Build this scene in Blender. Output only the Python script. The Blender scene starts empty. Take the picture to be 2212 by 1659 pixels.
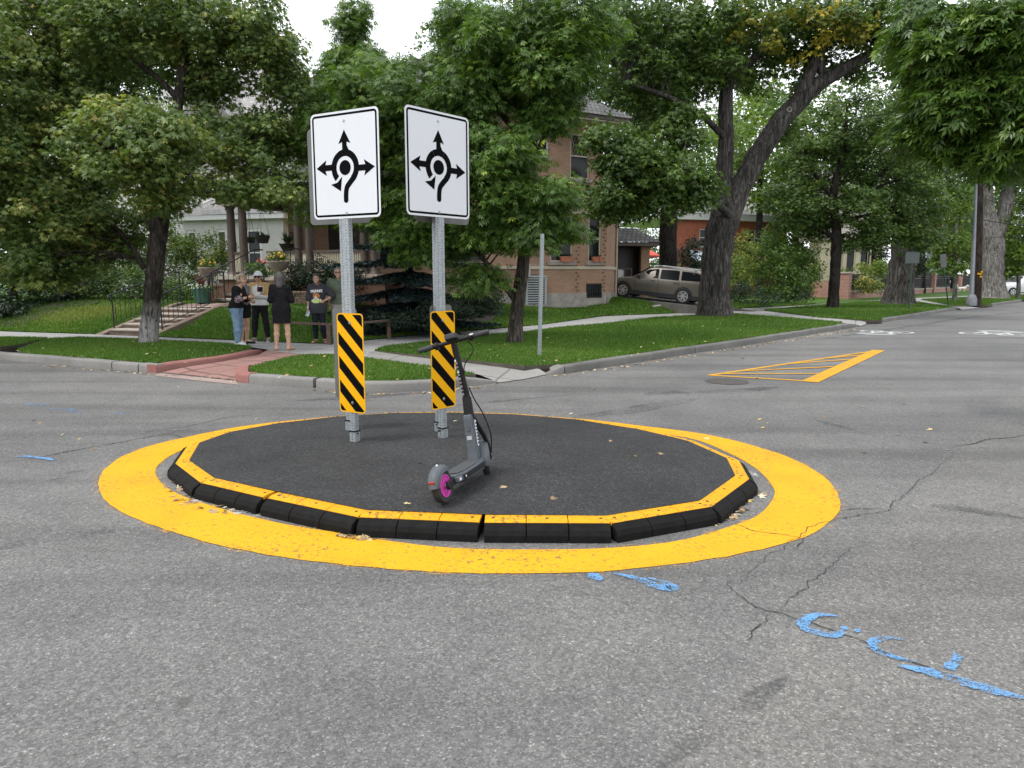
import bpy, bmesh, math, random
import numpy as np
from mathutils import Vector, Matrix
from mathutils.geometry import delaunay_2d_cdt, tessellate_polygon

random.seed(7)
RNG = np.random.default_rng(11)
SC = bpy.context.scene
COL = SC.collection

# ------------------------------------------------------------------ camera
FPX, CU, CV, HZ, CAMH = 1534.0, 1106.0, 829.5, 600.0, 1.66
PITCH = math.atan((CV - HZ) / FPX)
cam_d = bpy.data.cameras.new('camera')
cam_d.sensor_width = 36.0
cam_d.lens = 36.0 * FPX / 2212.0
cam_d.clip_start = 0.05
cam_d.clip_end = 3000.0
cam = bpy.data.objects.new('camera', cam_d)
COL.objects.link(cam)
cam.location = (0, 0, CAMH)
cam.rotation_euler = (math.pi / 2 - PITCH, 0, 0)
SC.camera = cam

# ------------------------------------------------------------------ world: bright broken overcast
SUN_DIR = Vector((-0.45, -0.20, 0.87)).normalized()
SUN_EL = math.asin(SUN_DIR.z)
SUN_ROT = math.atan2(SUN_DIR.x, SUN_DIR.y)
W = bpy.data.worlds.new('World')
SC.world = W
W.use_nodes = True
nt = W.node_tree
nt.nodes.clear()
out = nt.nodes.new('ShaderNodeOutputWorld')
bg = nt.nodes.new('ShaderNodeBackground')
bg.inputs['Strength'].default_value = 0.13
sky = nt.nodes.new('ShaderNodeTexSky')
sky.sky_type = 'NISHITA'
sky.sun_disc = False
sky.sun_elevation = SUN_EL
sky.sun_rotation = SUN_ROT
tc = nt.nodes.new('ShaderNodeTexCoord')
nz = nt.nodes.new('ShaderNodeTexNoise')
nz.inputs['Scale'].default_value = 2.6
nz.inputs['Detail'].default_value = 6
nz.inputs['Roughness'].default_value = 0.55
rp = nt.nodes.new('ShaderNodeValToRGB')
rp.color_ramp.elements[0].position = 0.36
rp.color_ramp.elements[0].color = (0.40, 0.40, 0.40, 1)
rp.color_ramp.elements[1].position = 0.50
rp.color_ramp.elements[1].color = (1, 1, 1, 1)
mx = nt.nodes.new('ShaderNodeMix')
mx.data_type = 'RGBA'
mx.inputs[7].default_value = (8.2, 8.4, 8.8, 1)
nt.links.new(tc.outputs['Generated'], nz.inputs['Vector'])
nt.links.new(nz.outputs['Fac'], rp.inputs['Fac'])
nt.links.new(rp.outputs['Color'], mx.inputs[0])
nt.links.new(sky.outputs['Color'], mx.inputs[6])
nt.links.new(mx.outputs[2], bg.inputs['Color'])
nt.links.new(bg.outputs['Background'], out.inputs['Surface'])

sun_d = bpy.data.lights.new('sun', 'SUN')
sun_d.energy = 1.5
sun_d.angle = math.radians(14)
sun_d.color = (1.0, 0.97, 0.92)
sun = bpy.data.objects.new('sun', sun_d)
COL.objects.link(sun)
sun.rotation_euler = (-SUN_DIR).to_track_quat('-Z', 'Y').to_euler()

SC.view_settings.view_transform = 'Standard'
SC.view_settings.look = 'None'
SC.view_settings.exposure = 0.85
SC.view_settings.gamma = 1.0
SC.view_settings.use_curve_mapping = False
SC.cycles.max_bounces = 6
SC.cycles.diffuse_bounces = 3
SC.cycles.glossy_bounces = 2
SC.cycles.transmission_bounces = 4
SC.cycles.transparent_max_bounces = 4
SC.cycles.use_denoising = True

# ------------------------------------------------------------------ helpers
_sp, _cp = math.sin(PITCH), math.cos(PITCH)
def ray(u, v):
    a = (u - CU) / FPX
    b = (CV - v) / FPX
    return Vector((a, _cp + b * _sp, -_sp + b * _cp))
def gp(u, v, z=0.0):
    """where the sight line through (u,v) meets height z"""
    r = ray(u, v)
    t = (z - CAMH) / r.z
    return Vector((r.x * t, r.y * t, z))
def pd(u, v, y):
    """point on the sight line at distance y down the street"""
    r = ray(u, v)
    t = y / r.y
    return Vector((r.x * t, y, CAMH + r.z * t))
def mpp(y):
    return y / FPX

def tag(o, label=None, cat=None, group=None, kind=None):
    if label: o['label'] = label
    if cat: o['category'] = cat
    if group: o['group'] = group
    if kind: o['kind'] = kind
    return o
def empty(name, loc=(0, 0, 0), rz=0.0, label=None, cat=None, group=None):
    o = bpy.data.objects.new(name, None)
    COL.objects.link(o)
    o.location = loc
    o.rotation_euler = (0, 0, rz)
    o.empty_display_size = 0.1
    return tag(o, label, cat, group)
def link(name, me, parent=None):
    o = bpy.data.objects.new(name, me)
    COL.objects.link(o)
    if parent is not None:
        o.parent = parent
    return o
def copy_tree(o, parent=None):
    c = o.copy()
    COL.objects.link(c)
    c.parent = parent
    for ch in list(o.children):
        copy_tree(ch, c)
    return c

def np_mesh(name, V, F, mats, parent=None, mi=None, smooth=False, attr=None):
    """fast mesh from numpy verts (n,3) and faces (m,k)"""
    me = bpy.data.meshes.new(name)
    V = np.ascontiguousarray(V, dtype=np.float32)
    F = np.ascontiguousarray(F, dtype=np.int32)
    m, k = F.shape
    me.vertices.add(len(V)); me.vertices.foreach_set('co', V.ravel())
    me.loops.add(m * k); me.loops.foreach_set('vertex_index', F.ravel())
    me.polygons.add(m)
    me.polygons.foreach_set('loop_start', np.arange(0, m * k, k, dtype=np.int32))
    me.polygons.foreach_set('loop_total', np.full(m, k, dtype=np.int32))
    for mt in (mats if isinstance(mats, (list, tuple)) else [mats]):
        me.materials.append(mt)
    if mi is not None:
        me.polygons.foreach_set('material_index', np.ascontiguousarray(mi, dtype=np.int32))
    if smooth:
        me.polygons.foreach_set('use_smooth', np.ones(m, dtype=bool))
    if attr:
        for an, av in attr.items():
            a = me.attributes.new(an, 'FLOAT', 'POINT')
            a.data.foreach_set('value', np.ascontiguousarray(av, dtype=np.float32))
    me.update(calc_edges=True)
    me.validate()
    return link(name, me, parent)

class MB:
    """collects faces and links them as ONE mesh object"""
    def __init__(s):
        s.v = []; s.f = []; s.m = []; s.uv = []
    def add(s, vs, fs, m=0, uvs=None):
        o = len(s.v)
        s.v += [tuple(p) for p in vs]
        for i, f in enumerate(fs):
            s.f.append(tuple(j + o for j in f)); s.m.append(m)
            s.uv.append(uvs[i] if uvs else None)
        return s
    def quad(s, a, b, c, d, m=0, uv=None):
        return s.add([a, b, c, d], [(0, 1, 2, 3)], m, [uv] if uv else None)
    def box(s, c, size, m=0, rz=0.0, M=None):
        hx, hy, hz = size[0] / 2, size[1] / 2, size[2] / 2
        vs = [Vector((x, y, z)) for x in (-hx, hx) for y in (-hy, hy) for z in (-hz, hz)]
        if M is None:
            M = Matrix.Rotation(rz, 3, 'Z')
        vs = [M @ p + Vector(c) for p in vs]
        return s.add(vs, [(0, 1, 3, 2), (4, 6, 7, 5), (0, 4, 5, 1), (2, 3, 7, 6), (0, 2, 6, 4), (1, 5, 7, 3)], m)
    def beam(s, a, b, w, h, m=0, up=(0, 0, 1)):
        a = Vector(a); b = Vector(b)
        d = (b - a); L = d.length; d.normalize()
        up = Vector(up)
        if abs(d.dot(up)) > 0.98: up = Vector((0, 1, 0))
        sd = d.cross(up).normalized(); u2 = sd.cross(d)
        M = Matrix((sd, d, u2)).transposed()
        return s.box((a + b) / 2, (w, L, h), m, M=M)
    def tube(s, pts, rad, n=8, m=0, caps=True, wob=0.0):
        pts = [Vector(p) for p in pts]
        if not hasattr(rad, '__len__'): rad = [rad] * len(pts)
        o = len(s.v)
        ref = None
        for i, p in enumerate(pts):
            t = (pts[min(i + 1, len(pts) - 1)] - pts[max(i - 1, 0)])
            if t.length < 1e-9: t = Vector((0, 0, 1))
            t.normalize()
            if ref is None:
                ref = Vector((1, 0, 0)) if abs(t.x) < 0.9 else Vector((0, 1, 0))
            a = (ref - t * ref.dot(t)).normalized(); b = t.cross(a); ref = a
            for k in range(n):
                an = 2 * math.pi * k / n
                r = rad[i] * (1 + wob * (random.random() - .5))
                s.v.append(tuple(p + (a * math.cos(an) + b * math.sin(an)) * r))
        for i in range(len(pts) - 1):
            for k in range(n):
                k2 = (k + 1) % n
                s.f.append((o + i * n + k, o + i * n + k2, o + (i + 1) * n + k2, o + (i + 1) * n + k)); s.m.append(m); s.uv.append(None)
        if caps:
            s.f.append(tuple(o + k for k in reversed(range(n)))); s.m.append(m); s.uv.append(None)
            e = o + (len(pts) - 1) * n
            s.f.append(tuple(e + k for k in range(n))); s.m.append(m); s.uv.append(None)
        return s
    def lathe(s, prof, c=(0, 0, 0), n=24, m=0, M=None):
        """profile [(r,z)] spun about local z"""
        o = len(s.v); c = Vector(c)
        for r, z in prof:
            for k in range(n):
                a = 2 * math.pi * k / n
                p = Vector((r * math.cos(a), r * math.sin(a), z))
                if M is not None: p = M @ p
                s.v.append(tuple(p + c))
        for i in range(len(prof) - 1):
            for k in range(n):
                k2 = (k + 1) % n
                s.f.append((o + i * n + k, o + i * n + k2, o + (i + 1) * n + k2, o + (i + 1) * n + k)); s.m.append(m); s.uv.append(None)
        return s
    def prism(s, poly, z0, z1, m=0, mtop=None, M=None, c=(0, 0, 0)):
        """2-D polygon (ccw) extruded along local z"""
        n = len(poly); c = Vector(c)
        vs = [Vector((p[0], p[1], z0)) for p in poly] + [Vector((p[0], p[1], z1)) for p in poly]
        if M is not None: vs = [M @ p for p in vs]
        vs = [p + c for p in vs]
        s.add(vs, [tuple(reversed(range(n)))], m)
        o = len(s.v) - 2 * n
        s.f.append(tuple(o + n + i for i in range(n))); s.m.append(m if mtop is None else mtop); s.uv.append(None)
        for i in range(n):
            j = (i + 1) % n
            s.f.append((o + i, o + j, o + n + j, o + n + i)); s.m.append(m); s.uv.append(None)
        return s
    def loft(s, rings, m=0, caps=True, closed=True):
        o = len(s.v); n = len(rings[0])
        for r in rings: s.v += [tuple(p) for p in r]
        for i in range(len(rings) - 1):
            for k in range(n if closed else n - 1):
                k2 = (k + 1) % n
                s.f.append((o + i * n + k, o + i * n + k2, o + (i + 1) * n + k2, o + (i + 1) * n + k)); s.m.append(m); s.uv.append(None)
        if caps:
            s.f.append(tuple(o + k for k in reversed(range(n)))); s.m.append(m); s.uv.append(None)
            e = o + (len(rings) - 1) * n
            s.f.append(tuple(e + k for k in range(n))); s.m.append(m); s.uv.append(None)
        return s
    def build(s, name, mats, parent=None, smooth=None, bevel=0.0, seg=2, fix=True):
        me = bpy.data.meshes.new(name)
        me.from_pydata(s.v, [], s.f)
        for mt in (mats if isinstance(mats, (list, tuple)) else [mats]):
            me.materials.append(mt)
        me.polygons.foreach_set('material_index', s.m)
        if any(u is not None for u in s.uv):
            ul = me.uv_layers.new(name='UVMap')
            i = 0
            for f, u in zip(s.f, s.uv):
                for k in range(len(f)):
                    if u is not None: ul.data[i].uv = u[k]
                    i += 1
        if fix:
            bm = bmesh.new(); bm.from_mesh(me)
            bmesh.ops.recalc_face_normals(bm, faces=bm.faces)
            bm.to_mesh(me); bm.free()
        if smooth is not None:
            me.polygons.foreach_set('use_smooth', [True] * len(me.polygons))
            me.set_sharp_from_angle(angle=math.radians(smooth))
        me.update()
        o = link(name, me, parent)
        if bevel > 0:
            b = o.modifiers.new('bevel', 'BEVEL'); b.width = bevel; b.segments = seg
            b.limit_method = 'ANGLE'; b.angle_limit = math.radians(35); b.harden_normals = False
        return o

def catmull(pts, n=6, closed=False):
    P = [Vector(p) for p in pts]
    res = []
    N = len(P)
    rng = range(N if closed else N - 1)
    for i in rng:
        p0 = P[(i - 1) % N] if closed or i > 0 else P[0] * 2 - P[1]
        p1 = P[i]; p2 = P[(i + 1) % N]
        p3 = P[(i + 2) % N] if closed or i + 2 < N else P[N - 1] * 2 - P[N - 2]
        for k in range(n):
            t = k / n
            res.append(0.5 * ((2 * p1) + (p2 - p0) * t + (2 * p0 - 5 * p1 + 4 * p2 - p3) * t * t + (3 * p1 - p0 - 3 * p2 + p3) * t ** 3))
    if not closed: res.append(P[-1].copy())
    return res

# ------------------------------------------------------------------ materials
def mat(name, col=(.5, .5, .5), rough=.7, metal=0.0, spec=None):
    m = bpy.data.materials.new(name); m.use_nodes = True
    b = m.node_tree.nodes['Principled BSDF']
    b.inputs['Base Color'].default_value = (*col, 1)
    b.inputs['Roughness'].default_value = rough
    b.inputs['Metallic'].default_value = metal
    if spec is not None: b.inputs['Specular IOR Level'].default_value = spec
    return m
class NT:
    def __init__(s, m):
        s.t = m.node_tree; s.b = s.t.nodes['Principled BSDF']
    def n(s, typ, **kw):
        nd = s.t.nodes.new(typ)
        for k, v in kw.items():
            if k in nd.inputs: nd.inputs[k].default_value = v
            else: setattr(nd, k, v)
        return nd
    def l(s, a, b): s.t.links.new(a, b)
    def coord(s, kind='Object'):
        return s.n('ShaderNodeTexCoord').outputs[kind]
    def mapping(s, vec, scale=(1, 1, 1), rot=(0, 0, 0), loc=(0, 0, 0)):
        mp = s.n('ShaderNodeMapping')
        mp.inputs['Scale'].default_value = scale; mp.inputs['Rotation'].default_value = rot; mp.inputs['Location'].default_value = loc
        s.l(vec, mp.inputs['Vector']); return mp.outputs['Vector']
    def noise(s, vec, scale, detail=3, rough=.55, dist=0.0):
        nd = s.n('ShaderNodeTexNoise'); nd.inputs['Scale'].default_value = scale; nd.inputs['Detail'].default_value = detail
        nd.inputs['Roughness'].default_value = rough; nd.inputs['Distortion'].default_value = dist
        s.l(vec, nd.inputs['Vector']); return nd.outputs['Fac']
    def vor(s, vec, scale, feat='F1', out='Distance'):
        nd = s.n('ShaderNodeTexVoronoi'); nd.feature = feat; nd.inputs['Scale'].default_value = scale
        s.l(vec, nd.inputs['Vector']); return nd.outputs[out]
    def ramp(s, fac, stops):
        r = s.n('ShaderNodeValToRGB'); cr = r.color_ramp
        while len(cr.elements) < len(stops): cr.elements.new(.5)
        for e, (p, c) in zip(cr.elements, stops):
            e.position = p
            e.color = (*c, 1) if hasattr(c, '__len__') else (c, c, c, 1)
        s.l(fac, r.inputs['Fac']); return r.outputs['Color']
    def mix(s, fac, a, b, mode='MIX'):
        m = s.n('ShaderNodeMix'); m.data_type = 'RGBA'; m.blend_type = mode
        for sock, v in ((m.inputs[0], fac), (m.inputs[6], a), (m.inputs[7], b)):
            if isinstance(v, (int, float)): sock.default_value = v
            elif isinstance(v, tuple): sock.default_value = (*v, 1)
            else: s.l(v, sock)
        return m.outputs[2]
    def math(s, op, a, b=None):
        m = s.n('ShaderNodeMath'); m.operation = op
        for i, v in enumerate((a, b)):
            if v is None: continue
            if isinstance(v, (int, float)): m.inputs[i].default_value = v
            else: s.l(v, m.inputs[i])
        return m.outputs[0]
    def bump(s, h, strength=.5, dist=.01):
        b = s.n('ShaderNodeBump'); b.inputs['Strength'].default_value = strength; b.inputs['Distance'].default_value = dist
        s.l(h, b.inputs['Height']); s.l(b.outputs['Normal'], s.b.inputs['Normal'])
    def color(s, c): s.l(c, s.b.inputs['Base Color'])

def mottled(name, c1, c2, scale=6, rough=.7, metal=0.0, bump=0.0, bscale=40, coord='Object', spec=None):
    m = mat(name, c1, rough, metal, spec); t = NT(m)
    v = t.coord(coord)
    f = t.noise(v, scale, 5, .6)
    t.color(t.ramp(f, [(.3, c1), (.7, c2)]))
    if bump: t.bump(t.noise(v, bscale, 3), bump, .01)
    return m

M = {}
def asphalt():
    m = mat('asphalt', (.15, .15, .155), .85, spec=.3); t = NT(m)
    v = t.coord('Object')
    big = t.noise(v, .22, 4, .6)
    mid = t.noise(v, 1.7, 4, .6)
    # stone aggregate: each voronoi cell is one chip with a tone of its own
    cc = t.vor(v, 135, 'F1', 'Color'); sep = t.n('ShaderNodeSeparateColor'); t.l(cc, sep.inputs[0])
    chip = t.ramp(sep.outputs[0], [(0, (.090, .089, .086)), (.30, (.112, .110, .107)), (.70, (.136, .134, .130)), (.92, (.165, .162, .157)), (.985, (.225, .22, .21)), (1, (.28, .273, .262))])
    cc2 = t.vor(v, 60, 'F1', 'Color'); sep2 = t.n('ShaderNodeSeparateColor'); t.l(cc2, sep2.inputs[0])
    chip2 = t.ramp(sep2.outputs[1], [(0, .75), (.6, 1.0), (.93, 1.08), (1, 1.30)])
    c = t.mix(1.0, chip, chip2, 'MULTIPLY')
    c = t.mix(1.0, c, t.ramp(big, [(.3, (.76, .76, .765)), (.5, (1.0, .992, .98)), (.70, (1.16, 1.15, 1.125))]), 'MULTIPLY')
    c = t.mix(1.0, c, t.ramp(mid, [(.3, .90), (.7, 1.08)]), 'MULTIPLY')
    # faint wheel-worn bands running along the left street and dark oil/tar spots
    band = t.noise(t.mapping(v, (.10, 1.3, 1), (0, 0, .35)), 1.0, 3, .5)
    c = t.mix(1.0, c, t.ramp(band, [(.34, .76), (.50, 1.0), (.68, 1.10)]), 'MULTIPLY')
    spot = t.noise(v, 3.3, 2, .4)
    c = t.mix(t.ramp(spot, [(.715, 0.0), (.76, .55)]), c, (.055, .053, .05))
    # the pour right of the seam is paler and rougher
    sx = t.n('ShaderNodeSeparateXYZ'); t.l(v, sx.inputs[0])
    A_, B_ = gp(2060, 985), gp(1420, 1660); n_ = Vector((B_.y - A_.y, A_.x - B_.x)).normalized() * -1
    if n_.x < 0: n_ = -n_
    dd = t.math('ADD', t.math('ADD', t.math('MULTIPLY', sx.outputs[0], n_.x), t.math('MULTIPLY', sx.outputs[1], n_.y)), -n_.dot(A_.xy))
    dd = t.math('ADD', dd, t.math('MULTIPLY', t.math('SUBTRACT', t.noise(v, 2.2, 4, .6), .5), .22))
    c = t.mix(t.ramp(t.math('ADD', t.math('MULTIPLY', dd, .5), .5), [(.488, 0.0), (.50, .55), (.505, .55), (.53, 1.0)]), c, t.mix(1.0, c, (1.09, 1.08, 1.05), 'MULTIPLY'))
    vd = t.noise(v, 70, 3, .6)
    c = t.mix(t.ramp(vd, [(.66, 0.0), (.72, .6)]), c, (.05, .049, .047))
    t.color(c)
    t.bump(t.math('ADD', t.noise(v, 90, 3, .6), t.math('MULTIPLY', t.noise(v, 260, 2), .5)), .55, .005)
    return m
def island_asphalt():
    m = mat('new_asphalt', (.03, .03, .03), .82, spec=.35); t = NT(m)
    v = t.coord('Object')
    cc = t.vor(v, 95, 'F1', 'Color'); sep = t.n('ShaderNodeSeparateColor'); t.l(cc, sep.inputs[0])
    c = t.ramp(sep.outputs[0], [(0, .013), (.6, .023), (.95, .040), (1, .075)])
    c = t.mix(1.0, c, t.ramp(t.noise(v, 1.6, 6, .65), [(.3, .72), (.7, 1.35)]), 'MULTIPLY')
    c = t.mix(t.ramp(t.noise(v, 9, 5, .7), [(.62, 0.0), (.72, .35)]), c, (.052, .050, .047))
    t.color(c)
    t.bump(t.math('ADD', t.vor(v, 95), t.noise(v, 8, 3)), .8, .008)
    return m
def paint(name, col, worn=.45, under=(.10, .10, .10), cover=None, scale=30):
    """road paint that lies on the stones: worn through on some of the chips"""
    m = mat(name, col, .7, spec=.2); t = NT(m)
    v = t.coord('Object')
    f = t.noise(v, scale, 6, .75)
    g = t.noise(v, 1.3, 3, .6)
    ff = t.math('ADD', f, t.math('MULTIPLY', g, .35))
    c = t.mix(t.ramp(ff, [(worn, 1.0), (worn + .10, 0.0)]), col, under)
    c2 = t.mix(t.ramp(t.noise(v, 2.2, 5, .6), [(.42, 0.0), (.75, .5)]), c, tuple(x * .72 for x in col))
    t.color(c2)
    t.bump(t.math('ADD', t.vor(v, 85), t.noise(v, 200, 2)), .6, .005)
    return m
def spray(name, col, dens=.5):
    """blue utility spray: real holes where no paint fell"""
    m = mat(name, col, .8); t = NT(m)
    v = t.coord('Object')
    f = t.math('ADD', t.math('MULTIPLY', t.noise(v, 110, 3, .7), .7), t.math('MULTIPLY', t.noise(v, 9, 3, .6), .5))
    a = t.ramp(f, [(dens, 0.0), (dens + .10, .9)])
    t.l(a, t.b.inputs['Alpha'])
    return m
def concrete(name, c1, c2, joints=None, rot=0.0, dark=.55):
    m = mat(name, c1, .85); t = NT(m)
    v = t.coord('Object')
    c = t.ramp(t.noise(v, 1.1, 6, .65), [(.3, c1), (.7, c2)])
    c = t.mix(1.0, c, t.ramp(t.noise(v, 60, 3, .7), [(.35, .82), (.7, 1.1)]), 'MULTIPLY')
    st = t.noise(v, 4.5, 5, .7)
    c = t.mix(t.ramp(st, [(.58, 0.0), (.75, .45)]), c, tuple(x * .45 for x in c1))
    if joints:
        br = t.n('ShaderNodeTexBrick'); br.offset = 0.0
        br.inputs['Scale'].default_value = 1.0; br.inputs['Mortar Size'].default_value = joints[2]
        br.inputs['Brick Width'].default_value = joints[0]; br.inputs['Row Height'].default_value = joints[1]
        br.inputs['Mortar Smooth'].default_value = .2
        t.l(t.mapping(v, (1, 1, 1), (0, 0, rot)), br.inputs['Vector'])
        c = t.mix(br.outputs['Fac'], c, tuple(x * dark for x in c1))
    t.color(c)
    t.bump(t.noise(v, 45, 4, .7), .35, .006)
    return m
def brick(name, c1, c2, mortar, bw=.215, rh=.07, ms=.008, uv=True):
    m = mat(name, c1, .85); t = NT(m)
    v = t.coord('UV') if uv else t.coord('Object')
    br = t.n('ShaderNodeTexBrick')
    br.inputs['Scale'].default_value = 1.0; br.inputs['Mortar Size'].default_value = ms
    br.inputs['Brick Width'].default_value = bw; br.inputs['Row Height'].default_value = rh
    br.inputs['Color1'].default_value = (*c1, 1); br.inputs['Color2'].default_value = (*c2, 1); br.inputs['Mortar'].default_value = (*mortar, 1)
    t.l(v, br.inputs['Vector'])
    c = t.mix(1.0, br.outputs['Color'], t.ramp(t.noise(v, 1.3, 5, .6), [(.3, .80), (.7, 1.15)]), 'MULTIPLY')
    t.color(c)
    t.bump(t.math('SUBTRACT', 1.0, br.outputs['Fac']), .5, .01)
    return m
def bark(name, c1, c2, sc=1.0, pale=None):
    m = mat(name, c1, .95, spec=.15); t = NT(m)
    v = t.coord('Object')
    mp = t.mapping(v, (14 * sc, 14 * sc, 2.2 * sc))
    f = t.noise(mp, 1.0, 6, .7, 1.2)
    c = t.ramp(f, [(.36, tuple(x * .28 for x in c1)), (.5, c1), (.7, c2)])
    c = t.mix(1.0, c, t.ramp(t.noise(v, 1.3, 4), [(.3, .75), (.7, 1.2)]), 'MULTIPLY')
    if pale:   # whitish lower stem: (colour, height)
        sx = t.n('ShaderNodeSeparateXYZ'); t.l(v, sx.inputs[0])
        h = t.math('ADD', sx.outputs[2], t.math('MULTIPLY', t.noise(v, 5, 4), .5))
        w = t.ramp(t.math('DIVIDE', h, pale[1] * 2), [(.36, 1.0), (.66, 0.0)])
        w = t.mix(1.0, w, t.ramp(f, [(.40, .15), (.55, 1.0)]), 'MULTIPLY')
        c = t.mix(w, c, pale[0])
    t.color(c)
    t.bump(f, 1.0, .05 / sc)
    return m
def leafmat(name, stops, trans=.35, gloss=.45):
    """stops over the per-leaf 'tint' value: each leaf has its own hue"""
    m = mat(name, stops[0][1], gloss, spec=.35); t = NT(m)
    at = t.n('ShaderNodeAttribute'); at.attribute_name = 'tint'
    c = t.ramp(at.outputs['Fac'], stops)
    t.color(c)
    tr = t.n('ShaderNodeBsdfTranslucent')
    t.l(t.mix(1.0, c, (1.25, 1.35, .55), 'MULTIPLY'), tr.inputs['Color'])
    mx = t.n('ShaderNodeMixShader'); mx.inputs[0].default_value = trans
    o = t.t.nodes['Material Output']
    t.l(t.b.outputs[0], mx.inputs[1]); t.l(tr.outputs[0], mx.inputs[2]); t.l(mx.outputs[0], o.inputs['Surface'])
    return m
def grassmat(name, c1, c2, c3):
    m = mat(name, c1, .7, spec=.2); t = NT(m)
    v = t.coord('Object')
    f = t.math('ADD', t.math('MULTIPLY', t.noise(v, .9, 5, .65), .6), t.math('MULTIPLY', t.noise(v, 14, 3, .7), .4))
    t.color(t.ramp(f, [(.34, c1), (.5, c2), (.68, c3)]))
    t.bump(t.noise(v, 60, 3), .8, .03)
    return m
def shingle(name, c1, c2, bw=.3, rh=.2):
    m = brick(name, c1, c2, tuple(x * .45 for x in c1), bw, rh, .012)
    return m

M['asphalt'] = asphalt()
M['island'] = island_asphalt()
M['ring'] = paint('ring_yellow', (.62, .315, .008), .53, (.16, .11, .04))
M['line'] = paint('line_yellow', (.56, .28, .015), .52)
M['white_line'] = paint('line_white', (.52, .53, .52), .46)
M['blue'] = spray('blue_spray', (.10, .26, .48), .525)
M['blue_faint'] = spray('blue_spray_faint', (.10, .27, .52), .62)
M['white_spray'] = spray('white_spray', (.5, .5, .49), .58)
M['tar'] = mat('crack_tar', (.018, .017, .016), .9)
M['walk'] = concrete('sidewalk_concrete', (.25, .245, .235), (.33, .325, .31), (1.5, 1.5, .022), .45)
M['ramp'] = concrete('ramp_concrete', (.20, .195, .18), (.27, .26, .24), (1.25, 1.25, .02), .2)
M['kerb'] = concrete('kerb_concrete', (.135, .13, .118), (.215, .207, .193))
M['kerb_old'] = concrete('kerb_worn', (.085, .082, .073), (.16, .155, .14))
M['redkerb'] = concrete('kerb_red', (.22, .09, .075), (.28, .125, .105))
M['brickpave'] = concrete('paver_red', (.23, .12, .10), (.28, .155, .135), (.62, .62, .028), .62, .5)
M['gutter'] = concrete('gutter_pink', (.26, .19, .165), (.33, .25, .215))
M['lawn'] = grassmat('lawn_turf', (.030, .068, .008), (.052, .115, .012), (.080, .145, .018))
M['soil'] = mottled('soil', (.020, .015, .010), (.042, .032, .022), 5, .95, bump=.6)  # darkened so its colour holds the deep shade beneath the spruce
M['verge'] = mottled('verge_soil', (.045, .038, .028), (.085, .072, .055), 5, .95, bump=.6)
M['rubber'] = mottled('kerb_rubber', (.0045, .0045, .0045), (.009, .009, .0088), 14, .75, bump=.3, bscale=90, spec=.12)
M['kyellow'] = paint('kerb_yellow', (.64, .30, .006), .54, (.20, .12, .03))
M['hole'] = mat('bolt_hole', (.006, .006, .006), .9)
# ================================================================== setting: roads, pavements, lawns
ZP = 0.13                                     # pavement level above the road
def flat_poly(name, pts, m, z=None, kind='structure', parent=None, uvs=False):
    b = MB(); P = [Vector(p) for p in pts]
    if z is not None: P = [Vector((p.x, p.y, z)) for p in P]
    tr = tessellate_polygon([P])
    b.add(P, [tuple(t) for t in tr])
    o = b.build(name, m, parent)
    # face up
    me = o.data
    if sum(p.normal.z for p in me.polygons) < 0: me.flip_normals()
    if kind: o['kind'] = kind
    return o
def patch(name, outline, m, step=.35, hf=None, kind='structure', skirt=0.0, sm=None):
    """triangulated sheet: outline of 3-D points, inside heights from hf(x,y) or by distance weighting"""
    O = [Vector(p) for p in outline]
    # densify outline
    D = []
    for i, p in enumerate(O):
        q = O[(i + 1) % len(O)]
        n = max(1, int((q - p).length / step))
        for k in range(n): D.append(p.lerp(q, k / n))
    pts = [Vector((p.x, p.y)) for p in D]
    A = np.array([(p.x, p.y, p.z) for p in D])
    x0, y0 = A[:, 0].min(), A[:, 1].min(); x1, y1 = A[:, 0].max(), A[:, 1].max()
    gx, gy = np.meshgrid(np.arange(x0, x1, step), np.arange(y0, y1, step)); g = np.stack([gx.ravel(), gy.ravel()], 1)
    g = g + RNG.uniform(-.2, .2, g.shape) * step
    ins = inside(g, A[:, :2])
    g = g[ins]
    if len(g):
        dm = np.sqrt(((g[:, None, :] - A[None, :, :2]) ** 2).sum(2))
        g = g[dm.min(1) > step * .45]
    allp = pts + [Vector((a, b)) for a, b in g]
    n = len(pts)
    ed = [(i, (i + 1) % n) for i in range(n)]
    vo, eo, fo, *_ = delaunay_2d_cdt(allp, ed, [], 1, 1e-5)
    V = []
    for p in vo:
        if hf is not None: z = hf(p.x, p.y)
        else:
            d = np.sqrt((A[:, 0] - p.x) ** 2 + (A[:, 1] - p.y) ** 2)
            k = d.argmin()
            if d[k] < 1e-3: z = A[k, 2]
            else:
                w = 1 / d ** 2.5; z = float((w * A[:, 2]).sum() / w.sum())
        V.append((p.x, p.y, z))
    b = MB(); b.add(V, [tuple(f) for f in fo])
    if skirt:
        k = len(D)
        ring = [V[i] for i in range(k)]
        b.add(ring + [(x, y, z - skirt) for x, y, z in ring], [(i, (i + 1) % k, k + (i + 1) % k, k + i) for i in range(k)], 1 if sm else 0)
    o = b.build(name, [m, sm] if sm else m, None, smooth=60, fix=not skirt)
    if sum(p.normal.z for p in o.data.polygons) < 0: o.data.flip_normals()
    if kind: o['kind'] = kind
    return o
def inside(g, P):
    x, y = g[:, 0], g[:, 1]; r = np.zeros(len(g), bool); n = len(P); j = n - 1
    for i in range(n):
        xi, yi = P[i]; xj, yj = P[j]
        c = ((yi > y) != (yj > y)) & (x < (xj - xi) * (y - yi) / (yj - yi + 1e-12) + xi)
        r ^= c; j = i
    return r
def px(lst, z=0.0): return [gp(u, v, z) for u, v in lst]

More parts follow.
